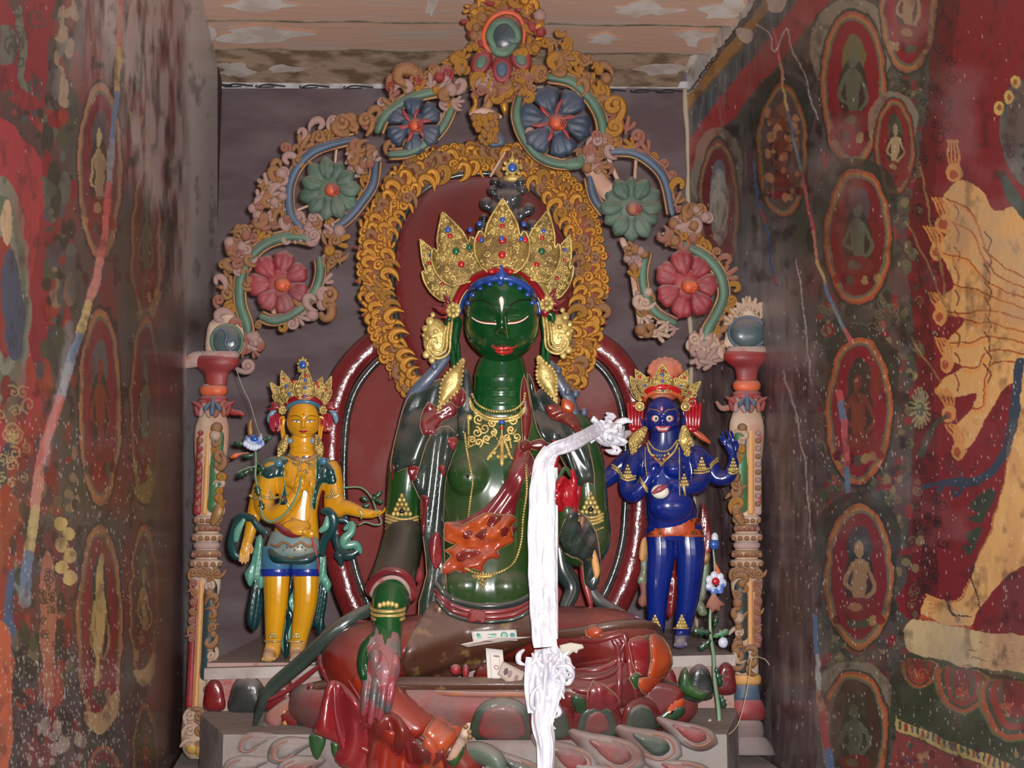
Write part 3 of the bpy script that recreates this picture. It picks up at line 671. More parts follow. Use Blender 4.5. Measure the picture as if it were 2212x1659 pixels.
# ---------------------------------------------------------------- prototypes of modelled ornament (shared meshes)
def proto(name, geo, m):
    V = np.asarray(geo[0], float); V = np.column_stack([V[:, 0], -V[:, 2], -V[:, 1]])
    me = bpy.data.meshes.new(name); me.from_pydata(V.tolist(), [], [tuple(int(i) for i in f)[::-1] for f in geo[1]]); me.polygons.foreach_set('use_smooth', [True] * len(me.polygons)); me.materials.append(m); return me
def spiral(turns=1.2, r0=.42, tail=.75, w=.20, n=8, seg=7, flat=.8, endball=.2):
    P = []; R = []
    P.append((-.30, tail, 0)); R.append(w * .45); P.append((-.42, tail * .55, .03)); R.append(w * .95)
    for i in range(n + 1):
        t = i / n; a = math.pi + t * turns * 2 * math.pi; r = r0 * (1 - .72 * t)
        P.append((r * math.cos(a), r * math.sin(a), .05 + .22 * t)); R.append(w * (1 - .3 * t))
    e = P[-1]
    return merge([tube(P, R, seg, 2, flat), ball(e, endball, 7, 5)])
def comma():
    return tube([(-.25, .8, 0), (-.45, .35, .1), (-.35, -.15, .22), (0, -.42, .28), (.34, -.25, .25), (.32, .08, .2)], [.05, .22, .32, .31, .25, .19], 8, 3, .85)
def trefoil():
    return merge([tube([(0, .7, 0), (0, .2, .12), (0, -.45, .2)], [.1, .2, .2], 7, 3), tube([(0, .5, 0), (-.3, .2, .1), (-.5, -.1, .15)], [.06, .16, .2], 7, 3), tube([(0, .5, 0), (.3, .2, .1), (.5, -.1, .15)], [.06, .16, .2], 7, 3)])
_pr = {}
def orn(kind, m):
    key = (kind, m.name)
    if key not in _pr:
        g = {'spiral': spiral, 'comma': comma, 'trefoil': trefoil, 'bead': lambda: ball((0, 0, .1), .5, 8, 6), 'drop': lambda: tube([(0, .5, 0), (0, .1, .12), (0, -.3, .16)], [.08, .26, .32], 7, 3)}[kind]()
        _pr[key] = proto(kind, g, m)
    return _pr[key]
def place(kind, m, x, y, d, size, ang=0., parent=None, name=None, mir=1, tiltx=0., zs=1.):
    o = bpy.data.objects.new(name or {'spiral': 'scroll_curl', 'comma': 'flame_curl', 'trefoil': 'trefoil', 'bead': 'berry', 'drop': 'bud'}[kind], orn(kind, m)); C.objects.link(o)
    d = d + lean_of(parent, y)
    kk = size * S * (1 - d * S / D) * ct
    o.scale = (kk * mir, kk * zs, kk); o.rotation_euler = (tiltx, ang, 0)
    o.location = W1(x, y, d) - (origin_of(parent) if parent else Vector()); o.parent = parent
    return o
def base_at(x, y, d): return W1(x, y, d)

# ---------------------------------------------------------------- altar: rear ledge and lower platform
zl = .925
alt = empty('altar', (-.1, -.2, 0), 'long dusty clay altar ledge with red and black arched panels behind the statues', 'altar')
def wbox(pts_top, z1, z0):   # pts_top: plan corners
    n = len(pts_top); V = [(x, y, z) for z in (z0, z1) for x, y in pts_top]
    F = [tuple(range(n))[::-1], tuple(range(n, 2 * n))] + [(i, (i + 1) % n, n + (i + 1) % n, n + i) for i in range(n)]
    return np.array(V), F
XA0, XA1 = XL + .012, XR - .012   # just clear of the walls
xa, xb = XA0, XA1
L0, R0 = W1(400, 1444, -70), W1(1690, 1414, -110); L0.x = W1(441, 1444, -70).x; R0.x = W1(1588, 1414, -110).x   # the ledge stops beside the pillars
def wx(Y, s): return XL + AL * (YB - Y) + .012 if s < 0 else XR + AR * (YB - Y) - .012
YBK = YB - .004
V = np.array([(L0.x, YBK, W1(455, 1372, -800).z), (R0.x, YBK, W1(1530, 1360, -800).z), (R0.x, R0.y, R0.z), (L0.x, L0.y, L0.z)]); V = np.vstack([V, V - [0, 0, .03]])
emit('ledge_top', (V, [(0, 3, 2, 1), (4, 5, 6, 7), (3, 7, 6, 2), (0, 4, 7, 3), (1, 2, 6, 5), (0, 1, 5, 4)]), STONE2, alt, False, world=True)
zr = W1(1000, 1542, -60).z
emit('riser', wbox([(L0.x, YBK), (R0.x, YBK), (R0.x, R0.y + .03), (L0.x, L0.y + .03)], R0.z - .02, zr - .02), DPINK, alt, False, world=True)
emit('step', wbox([(L0.x, YBK), (R0.x, YBK), (R0.x, R0.y - .02), (W1(1570, 1600, 160).x, -.20), (W1(482, 1600, 160).x, -.20), (L0.x, L0.y - .02)], zr, 0), mat('mid_dusty_clay', col(144, 136, 132), .9, c2=col(120, 104, 100), ns=6, bump=.7, dust=.4), alt, False, world=True)
emit('platform', wbox([(xa, YBK), (xb, YBK), (wx(-.95, 1), -.95), (wx(-.95, -1), -.95)], zr - .16, 0), STONE, alt, False, world=True)
for i, (x, y, rx, ry, m, dd) in enumerate([(463, 1500, 21, 33, REDP, -84), (535, 1499, 38, 40, BLACKR, -84), (607, 1500, 34, 36, REDP, -84), (1440, 1475, 22, 34, REDP, -100), (1511, 1472, 26, 38, BLACKR, -100), (1568, 1464, 20, 34, REDP, -100)]):
    out = [(x - rx, y + ry), (x - rx * 1.02, y), (x - rx * .7, y - ry * .72), (x, y - ry), (x + rx * .7, y - ry * .72), (x + rx * 1.02, y), (x + rx, y + ry)]
    pn = emit('arched_panel', patch(out, dd, rx * .55, rx * .9, 5, 8, 4), {REDP: MAROON, BLACKR: BLACKR}[m], alt)
# carved lotus petals flowing round the foot of the throne, resting on the platform
def onplat(x, y): # px,py on the platform -> d
    b = (829.5 - y) / FPX; kk = (zr - CAMZ) / (st + b * ct); return (D - kk * (ct - b * st)) / S

# ---------------------------------------------------------------- body aureole
au = empty('body_aureole', base_at(1045, 1440, -250), 'large oval maroon lacquered aureole standing behind the green seated statue', 'aureole')
outer = [(1045, 668), (900, 690), (812, 738), (752, 800), (722, 870), (712, 960), (712, 1080), (728, 1200), (762, 1310), (830, 1420), (1045, 1480), (1250, 1420), (1330, 1310), (1372, 1200), (1384, 1080), (1384, 960), (1370, 850), (1330, 775), (1262, 728), (1180, 690)]
emit('dished_plate', patch([((x - 1045) * .9 + 1045, (y - 1060) * .93 + 1060) for x, y in outer], -285, -14, 120, 16, 10, 3), BODYPL, au)
emit('rounded_band', tube([(x, y, -262) for x, y in outer], 27, 16, 6, .75, closed=True), MAROON, au)
emit('dark_rim', tube([((x - 1045) * .905 + 1045, (y - 1060) * .915 + 1060, -258) for x, y in outer], 8.5, 8, 6, 1, closed=True), BLACKR, au)
# ---------------------------------------------------------------- head halo
ha = empty('head_halo', base_at(1045, 900, -235), 'tall oval halo of red lacquer ringed with gilded flame scrolls behind the green head', 'halo')
rim = [(917, 842), (885, 780), (862, 710), (849, 640), (848, 560), (862, 490), (895, 430), (945, 392), (1010, 375), (1080, 376), (1130, 395), (1180, 435), (1215, 490), (1236, 550), (1243, 620), (1235, 700), (1215, 770), (1180, 842), (1050, 880)]
gout = [(902, 880), (850, 805), (815, 730), (790, 650), (780, 560), (790, 490), (820, 425), (860, 372), (925, 335), (1000, 318), (1090, 318), (1160, 335), (1220, 378), (1265, 430), (1292, 500), (1302, 570), (1304, 640), (1294, 710), (1268, 790), (1236, 860)]
emit('dished_plate', patch(rim, -222, -16, 90, 14, 6, 3), PLATE, ha)
emit('dark_rim', tube([(x, y, -212) for x, y in rim[:-1]], 7.5, 8, 6, 1), BLACKR, ha)
ring_out = cr(np.array(gout, float), 6); ring_in = cr(np.array(rim[:-1], float), 6)
def resamp(P, n):
    L = np.concatenate([[0], np.cumsum(np.linalg.norm(np.diff(P, axis=0), axis=1))]); s = np.linspace(0, L[-1], n); return np.column_stack([np.interp(s, L, P[:, i]) for i in range(P.shape[1])])
n = 120; ro, ri = resamp(ring_out, n), resamp(ring_in, n)
V = []; rows_ = 5
for j in range(rows_):
    t = j / (rows_ - 1); P = ri * (1 - t) + ro * t
    V.append(np.column_stack([P, np.full(n, -214 + 12 * math.sin(math.pi * t) - 6 * t)]))
V.append(np.column_stack([ro, np.full(n, -232)])); V.append(np.column_stack([ri, np.full(n, -232)])); V = np.vstack(V)
F = [(j * n + i, j * n + i + 1, (j + 1) * n + i + 1, (j + 1) * n + i) for j in range(rows_ + 1) for i in range(n - 1)]
emit('flame_border', (V, F), BORD, ha)
q = np.random.RandomState(2)
for row, (t0, cnt, sz, kind) in enumerate([(.16, 56, 22, 'comma'), (.44, 66, 22, 'spiral'), (.74, 74, 21, 'comma'), (1.0, 84, 21, 'spiral')]):
    P = resamp(ri * (1 - t0) + ro * t0, cnt); T = np.gradient(P, axis=0); mid = cnt * .5
    for i in range(cnt):
        a = math.atan2(T[i][1], T[i][0]); sgn = 1 if i < mid else -1
        # flames lean outwards and upwards along the border
        lean = .55 if kind == 'comma' else .2
        dirx, diry = T[i] / np.linalg.norm(T[i]) * sgn; nx_, ny_ = (P[i][0] - 1045), (P[i][1] - 610); nn = math.hypot(nx_, ny_); vx = dirx * (1 - lean) + nx_ / nn * lean; vy = diry * (1 - lean) + ny_ / nn * lean
        ang = math.atan2(vx, -vy) + q.uniform(-.6, .6)
        place(kind if q.rand() < .6 else ['spiral', 'trefoil', 'comma'][q.randint(3)], GOLDB if q.rand() < .7 else [GOLD, TAN][q.randint(2)], P[i][0] + q.uniform(-3, 3), P[i][1] + q.uniform(-3, 3), -203 - 5 * row + q.uniform(-3, 3), sz * q.uniform(.75, 1.25) * 1.2, ang, ha, mir=-sgn)
    if row == 3:
        for i in range(1, cnt, 4):
            nx_, ny_ = (P[i][0] - 1045), (P[i][1] - 610); nn = math.hypot(nx_, ny_)
            place('bead', REDP, P[i][0] + nx_ / nn * 13, P[i][1] + ny_ / nn * 13, -212, 9, 0, ha)

# ---------------------------------------------------------------- scroll arch
ar = empty('scroll_arch', base_at(1070, 760, -200), 'wide openwork clay arch of painted vines, rosettes and gilded curls over the statues', 'arch')
DA = 0
LEAN[ar.name] = lambda y: -200 + (760 - y) * .13
def rosette(x, y, R, npet, m, kind, sx=1., sy=1., bud=ORGP, a0=0.):
    c_ = emit('rosette', merge([ball((x, y, DA + 12), (R * .42 * sx, R * .42 * sy, 7), 14, 8)]), m, ar)
    for i in range(npet):
        a = a0 + 2 * math.pi * i / npet; q = np.random.RandomState(int(x) + i); RR = R * q.uniform(.92, 1.06)
        if kind == 'fan': o_ = [(.22, -.05), (.5, -.26), (.80, -.40), (.92, -.24), (1.0, -.12), (.96, .0), (1.02, .14), (.92, .26), (.80, .40), (.5, .26), (.22, .05)]; wd_ = .98
        elif kind == 'leaf': o_ = [(.25, -.04), (.5, -.17), (.72, -.21), (.90, -.14), (1.03, 0), (.90, .14), (.72, .21), (.5, .17), (.25, .04)]; wd_ = 1.25
        else: o_ = [(.2, -.06), (.45, -.22), (.7, -.34), (.88, -.28), (.94, -.1), (1.0, .03), (.93, .14), (.86, .30), (.7, .34), (.45, .22), (.2, .06)]; wd_ = .98
        P = []
        for u, v in o_:
            v *= wd_; xx = RR * (u * math.cos(a) - v * math.sin(a)); yy = RR * (u * math.sin(a) + v * math.cos(a)); P.append((x + xx * sx, y + yy * sy))
        ca, sa = math.cos(a), math.sin(a)
        fold = lambda X, Y, ca=ca, sa=sa: 1.6 * np.cos((-(X - x) / sx * sa + (Y - y) / sy * ca) * 2 * math.pi / (R * .21)) + .02 * R * 0
        g = patch(P, DA + (3 if i % 2 else 9), 6, R * .16, R * .075, 6, 3, fold)
        # petals cup outwards a little
        rr = np.hypot(g[0][:, 0] - x, g[0][:, 1] - y); g[0][:, 2] += 8 * np.sin(np.clip(rr / R, 0, 1) * 2.6)
        emit('petal', g, m, c_)
    cx, cy = x + R * .06, y + R * .04
    emit('flower_heart', merge([tube([(cx, cy - 1, DA + 8), (cx, cy + 1, DA + 32)], [R * .27, R * .2], 12, 3), ball((cx + R * .08, cy + R * .02, DA + 32), (R * .2, R * .19, 9), 12, 8)]), bud, c_)
    emit('flower_stamens', merge([ball((cx + R * .12 + 6 * math.cos(k_ * 1.1), cy + 6 * math.sin(k_ * 1.1), DA + 40), 4.2, 7, 5) for k_ in range(6)] + [ball((cx + R * .12, cy, DA + 42), 5, 7, 5)]), REDP if m is not ROSE else ORGP, c_)
    return c_
rosette(604, 612, 72, 7, ROSE, 'round', .96, 1.0, a0=.4); rosette(712, 408, 66, 11, GPET, 'leaf', 1, 1.05); rosette(893, 268, 66, 6, BPET, 'fan', .92, .98, a0=.5)
r3 = rosette(1198, 262, 79, 6, BPET, 'fan', 1, 1, a0=.2); rosette(1364, 448, 70, 12, GPET, 'leaf', 1, 1, PINK); rosette(1484, 615, 76, 7, ROSE, 'round', .95, 1.05, a0=.9)
for i in range(6):
    a = .72 + i * 1.047
    for (X, Y, R, sx) in ((1198, 262, 80, 1), (893, 268, 64, .92)):
        P = [(X + R * .2 * math.cos(a) * sx, Y + R * .2 * math.sin(a)), (X + R * .42 * math.cos(a + .06) * sx, Y + R * .42 * math.sin(a + .06)), (X + R * .62 * math.cos(a + .16) * sx, Y + R * .62 * math.sin(a + .16))]
        emit('red_sepal', tube([(p[0], p[1], DA + 19) for p in P], [3.5, 5.5, 2.5], 7, 4, .6), REDP, r3 if X > 1000 else ar)
def vine(P, r, m, gild=True, d=DA, taper=1):
    P = np.array(P, float); n = len(P); R = [r * (.55 + .45 * math.sin(math.pi * min(1, .22 + .78 * i / (n - 1)) )) if taper else r for i in range(n)]
    R = [r * (1 if 0 < i < n - 1 else .7) for i in range(n)]
    v = emit('vine', tube(np.column_stack([P, np.full(n, d + 8.)]), R, 10, 6, .9), m, ar)
    if gild:
        Q = cr(P, 6); T = np.gradient(Q, axis=0); N_ = np.column_stack([-T[:, 1], T[:, 0]]); N_ /= np.linalg.norm(N_, axis=1)[:, None]
        for s_ in (-1, 1):
            Z = Q + N_ * s_ * (r * 1.12); emit('gilt_edge', tube(np.column_stack([Z[::2], np.full(len(Z[::2]), d + 3.)]), r * .36, 6, 2, 1.2), TAN, v)
    return v
VN = {
 'l1': [(536, 728), (533, 700), (519, 655), (520, 600), (545, 551), (581, 522), (629, 510), (668, 516)], 'l1b': [(690, 560), (692, 590), (682, 625), (660, 655), (625, 682), (590, 692), (565, 684)],
 'l2': [(650, 490), (628, 462), (624, 415), (634, 376), (660, 340), (698, 317), (765, 300)], 'l2b': [(812, 350), (806, 396), (786, 430), (755, 468), (725, 492)],
 'l3': [(816, 282), (826, 258), (845, 237), (895, 208), (958, 194)], 'l3b': [(980, 222), (960, 268), (930, 302), (885, 328), (843, 333)],
 'r3': [(1186, 166), (1236, 176), (1275, 212), (1299, 256), (1304, 305)], 'r3b': [(1123, 208), (1116, 250), (1132, 298), (1165, 338), (1208, 354), (1250, 352)],
 'r2': [(1308, 328), (1365, 328), (1408, 352), (1437, 390), (1452, 460)], 'r2b': [(1274, 385), (1283, 425), (1305, 458)],
 'r1': [(1470, 526), (1521, 552), (1554, 590), (1564, 637), (1548, 680), (1528, 716), (1524, 756)], 'r1b': [(1397, 545), (1388, 592), (1396, 640), (1419, 676), (1458, 698)]}
for kx, P in VN.items(): vine(P, 11 if kx[0:2] in ('l1', 'l3', 'r1', 'r3') and len(kx) == 2 else 9.5, BVINE if '2' in kx else GVINE)
q = np.random.RandomState(11)
AC = (1075, 760)
def ornline(P, step, off, size, mats, kinds, jit=4, d=DA, side=None, lean=.5):
    Q = resamp(cr(np.array(P, float), 6), max(2, int(np.sum(np.linalg.norm(np.diff(np.array(P, float), axis=0), axis=1)) / step)))
    T = np.gradient(Q, axis=0)
    for i in range(len(Q)):
        t = T[i] / np.linalg.norm(T[i]); nrm = np.array([t[1], -t[0]]); out = Q[i] - AC
        if nrm @ out < 0: nrm = -nrm
        if side == -1: nrm = -nrm
        if t[1] > 0: t = -t
        v = nrm * (1 - lean) + t * lean; p = Q[i] + nrm * off + q.uniform(-jit, jit, 2)
        place(kinds[q.randint(len(kinds))], mats[q.randint(len(mats))], p[0], p[1], d + q.uniform(-4, 7), size * q.uniform(.75, 1.2), math.atan2(v[0], -v[1]) + q.uniform(-.7, .7), ar, mir=q.choice([-1, 1]))
GD = [TAN, GOLD, DPINK, TAN, PINK]
for kx, o1, s1 in (('l1', 24, 31), ('l2', 22, 29), ('l3', 21, 28), ('r3', 21, 28), ('r2', 18, 26), ('r1', 20, 28)):
    ornline(VN[kx], 21, o1, s1, GD if kx[0] == 'l' else [GOLD, TAN, PINK, GOLD], ['spiral', 'comma', 'spiral', 'trefoil'])
    if kx in ('l1', 'l2'): ornline(VN[kx], 26, o1 + 20, s1 * .9, [DPINK, TAN, PINK, DPINK], ['spiral', 'comma'])
for kx in ('l1b', 'l2b', 'r3b', 'r2b', 'r1b', 'l3b'): ornline(VN[kx], 34, 17, 22, [TAN, GOLD, DPINK], ['spiral', 'trefoil', 'comma'], side=-1 if kx in ('l1b', 'r1b') else None)
# dusty clusters where the rings meet
for cx, cy, rx, ry, n, ms in ((548, 744, 26, 22, 8, [DPINK, PINK]), (690, 505, 60, 22, 20, [DPINK, DPINK, TAN, PINK]), (778, 340, 36, 36, 22, [DPINK, PINK, TAN]), (975, 205, 34, 26, 16, [DPINK, TAN, GOLD]), (1146, 170, 40, 18, 16, [GOLD, TAN, PINK]), (1292, 335, 34, 42, 24, [DPINK, TAN, PINK]),
        (1470, 505, 40, 28, 20, [DPINK, TAN, PINK]), (1530, 752, 40, 34, 26, [DPINK, DPINK, CREAM]), (1375, 560, 24, 30, 9, [DPINK, TAN]), (720, 560, 22, 20, 6, [GOLD, TAN]), (672, 660, 44, 36, 10, [TAN, DPINK]), (520, 560, 26, 70, 22, [DPINK, TAN, PINK]), (585, 470, 46, 36, 20, [DPINK, TAN, PINK]), (590, 400, 26, 50, 14, [DPINK, TAN]), (1500, 478, 32, 34, 16, [DPINK, TAN]),
        (1080, 195, 66, 22, 18, [GOLD, TAN, PINK]), (1420, 715, 40, 14, 8, [CREAM, TAN]), (1395, 650, 16, 50, 8, [CREAM, TAN]), (860, 180, 40, 10, 6, [TAN, REDP]), (930, 165, 44, 14, 10, [TAN, REDP]), (1270, 160, 46, 30, 12, [GOLD, GOLD, TAN]), (1210, 110, 20, 50, 14, [GOLD, TAN]), (985, 140, 26, 30, 12, [GOLD, TAN, PINK])):
    for _ in range(n):
        a = q.uniform(0, 6.28); r = math.sqrt(q.rand()); m = ms[q.randint(len(ms))]
        place(['spiral', 'comma', 'bead', 'trefoil'][q.randint(4)], m, cx + rx * r * math.cos(a), cy + ry * r * math.sin(a), DA + q.uniform(0, 14), q.uniform(18, 30), q.uniform(0, 6.28), ar, mir=q.choice([-1, 1]))
# curls that stand free
for x, y, s_, a, k_, m in ((742, 268, 44, -.6, 'spiral', TAN), (790, 262, 40, .3, 'spiral', TAN), (648, 352, 36, -.9, 'spiral', TAN), (612, 392, 38, -1.2, 'spiral', DPINK), (735, 278, 30, -1.4, 'comma', TAN), (700, 300, 30, -.4, 'trefoil', TAN), (1325, 232, 54, .5, 'spiral', GOLD), (1326, 275, 46, 2.6, 'spiral', GOLD), (1300, 196, 34, .3, 'spiral', GOLD), (1355, 270, 30, .2, 'trefoil', PINK), (1376, 296, 36, .9, 'spiral', PINK), (1240, 132, 44, .2, 'spiral', GOLD), (1180, 96, 30, .2, 'spiral', GOLD), (1205, 140, 42, -.6, 'comma', GOLD), (1268, 170, 30, .7, 'spiral', TAN), (712, 640, 42, .8, 'spiral', TAN), (705, 675, 36, 2.4, 'comma', TAN), (738, 518, 36, 1.2, 'trefoil', GOLD), (632, 700, 26, 3, 'spiral', DPINK), (552, 740, 36, 2.2, 'spiral', DPINK), (535, 790, 34, 1.8, 'spiral', DPINK), (880, 170, 50, -.8, 'comma', TAN), (840, 225, 30, -1, 'trefoil', TAN)):
    place(k_, m, x, y, DA + 4, s_, a, ar, mir=q.choice([-1, 1]))
fo0 = lambda X, Y: 3 * np.sin(X / 6) * np.sin(Y / 7)
# crowning jewel, its three petals, berries and pendant
emit('crowning_jewel', ball((1090, 77, DA + 26), (39, 40, 20), 24, 14), DISC, ar)
emit('jewel_swirl', tube([(1068, 100, DA + 40), (1058, 78, DA + 42), (1070, 52, DA + 42), (1095, 46, DA + 42), (1114, 62, DA + 40), (1118, 84, DA + 38), (1108, 88, DA + 42), (1100, 84, DA + 44)], [6, 9, 8, 7, 8, 8, 6, 3], 8, 5, .5), GVINE, ar)
emit('jewel_swirl', tube([(1058, 92, DA + 38), (1072, 110, DA + 38), (1094, 112, DA + 38), (1110, 98, DA + 38)], [4, 10, 11, 6], 8, 5, .5), GVINE, ar)
emit('jewel_frame', tube([(1074, 116, DA + 18), (1050, 100, DA + 18), (1046, 70, DA + 18), (1062, 40, DA + 18), (1092, 26, DA + 18), (1120, 36, DA + 18), (1132, 64, DA + 16), (1130, 96, DA + 14)], [5, 6, 6, 5, 6, 5, 4, 3], 8, 5, .8), ORGP, ar)
for (x, y, rx, ry, a, m) in ((1040, 134, 22, 30, .5, GVINE), (1084, 150, 24, 32, 0, BVINE), (1125, 128, 22, 28, -.7, GVINE)):
    def ell_(k_): return [(x + k_ * (rx * math.cos(t) * math.cos(a) - ry * math.sin(t) * math.sin(a)), y + k_ * (rx * math.cos(t) * math.sin(a) + ry * math.sin(t) * math.cos(a))) for t in np.linspace(0, 6.28, 13)[:-1]]
    pt = emit('petal', patch(ell_(1), DA + 12, 8, 8, 5, 8), REDP, ar); emit('petal_centre', patch(ell_(.55), DA + 19, 4, 6, 4, 3), m, pt)
for _ in range(62):
    a = q.uniform(0, 6.28); r = q.uniform(58, 84)
    x, y = 1088 + r * 1.0 * math.cos(a), 66 + r * 1.05 * math.sin(a)
    if y > 150 or (abs(x - 1088) < 46 and y > 60): continue
    place(['bead', 'drop', 'bead', 'spiral'][q.randint(4)], [GOLD, GOLDB, GOLD, TAN, REDP][q.randint(5)], x, y, DA + q.uniform(2, 18), q.uniform(16, 27), q.uniform(0, 6.28), ar)
for i in range(16): place(['spiral', 'drop'][i % 2], [GOLD, TAN][i % 2], 1050 + i * 6, 16 - 22 * math.sin(i / 15 * 3.14), DA + 6, 26, (i - 8) * .15, ar)
emit('backing', patch([(1036, -30), (1090, -60), (1144, -30), (1154, 40), (1144, 110), (1130, 170), (1110, 205), (1064, 205), (1030, 180), (1010, 150), (1036, 110), (1026, 40)], DA - 6, 8, 20, 14, 8, 4, fo0), BORD, ar)
for i in range(70):
    a = q.uniform(0, 6.28); r = q.uniform(50, 82) ; x, y = 1088 + r * math.cos(a), 60 + r * 1.1 * math.sin(a)
    if y < 118 or abs(x - 1088) > 52: place(['bead', 'drop', 'bead', 'comma', 'trefoil'][q.randint(5)], [GOLD, GOLDB, TAN, GOLD, REDP, DPINK][q.randint(6)], x, y, DA + q.uniform(0, 12), q.uniform(20, 32), q.uniform(0, 6.28), ar)
for i in range(26): place(['spiral', 'comma', 'trefoil'][i % 3], [TAN, GOLD, DPINK][i % 3], q.uniform(1015, 1150), q.uniform(160, 215), DA + q.uniform(2, 14), q.uniform(20, 30), q.uniform(0, 6.28), ar)
emit('pendant_stem', tube([(1086, 165, DA + 6), (1066, 200, DA + 6), (1050, 238, DA + 6)], [16, 9, 12], 10, 5, .8), TAN, ar)
emit('pendant_cup', tube([(1018, 246, DA + 12), (1048, 240, DA + 14), (1080, 252, DA + 12)], [5, 9, 5], 8, 5, 1.), CREAM, ar)
for i in range(25):
    r_, c_ = divmod(i, 5); place('bead', GOLD if i % 4 else TAN, 1024 + c_ * 12 * (1 - r_ * .12) + r_ * 5 + q.uniform(-3, 3), 256 + r_ * 13 + q.uniform(-4, 4), DA + 16 + (2 - abs(c_ - 2)) * 5, 21 - r_ * 1.5, 0, ar)
emit('blue_leaf', patch([(1062, 270), (1084, 290), (1092, 312), (1060, 318), (1050, 300)], DA + 6, 6, 8, 5), BVINE, ar)
for P in ([(1078, 205), (1082, 235), (1092, 250), (1098, 225), (1088, 210)], [(1018, 200), (1022, 225), (1012, 240), (1016, 252), (1030, 240), (1034, 215)]): emit('gilt_leaf', patch(P, DA + 6, 8, 8, 5), GOLD, ar)
for P, r in (([(1313, 338), (1344, 412)], 5), ([(1374, 345), (1371, 388)], 4), ([(1345, 520), (1362, 560), (1372, 620), (1386, 712)], 8), ([(727, 320), (724, 352)], 3), ([(672, 442), (640, 455)], 3), ([(1090, 330), (1060, 380)], 3), ([(1270, 345), (1300, 400), (1325, 420)], 22), ([(625, 700), (598, 690), (582, 640)], 6)):
    emit('armature_rod', tube([(x, y, DA - 2) for x, y in P], r, 7, 4, .7), CREAM, ar)
emit('green_tuft', tube([(1225, 355, DA + 8), (1250, 352, DA + 10), (1254, 340, DA + 10)], [12, 14, 8], 9, 4, .7), GVINE, ar)

# ---------------------------------------------------------------- two pillars
def lathe(prof, ax, d, depth=.75, n=20):
    V = []
    Q = np.array(prof, float)
    a = np.linspace(0, 2 * math.pi, n, endpoint=False)
    for y, r in Q: V.append(np.stack([ax(y) + r * np.cos(a), np.full(n, y), d + r * depth * np.sin(a)], 1))
    m = len(Q); F = [(i * n + k_, i * n + (k_ + 1) % n, (i + 1) * n + (k_ + 1) % n, (i + 1) * n + k_) for i in range(m - 1) for k_ in range(n)]
    F.append(tuple(range(n))[::-1]); F.append(tuple(range((m - 1) * n, m * n))); return np.vstack(V), F
def sm_(prof): return cr(np.array(prof, float), 3)
GRNP = mat('green_panel_paint', col(70, 124, 84), .45, c2=col(54, 100, 70), ns=9, bump=.25, dust=.5, coat=.3); TEAL = mat('dark_teal_panel', col(50, 72, 76), .45, c2=col(40, 56, 62), ns=9, bump=.25, dust=.5)
OCHP = mat('ochre_strip', col(206, 152, 92), .6, bump=.3, dust=.35)
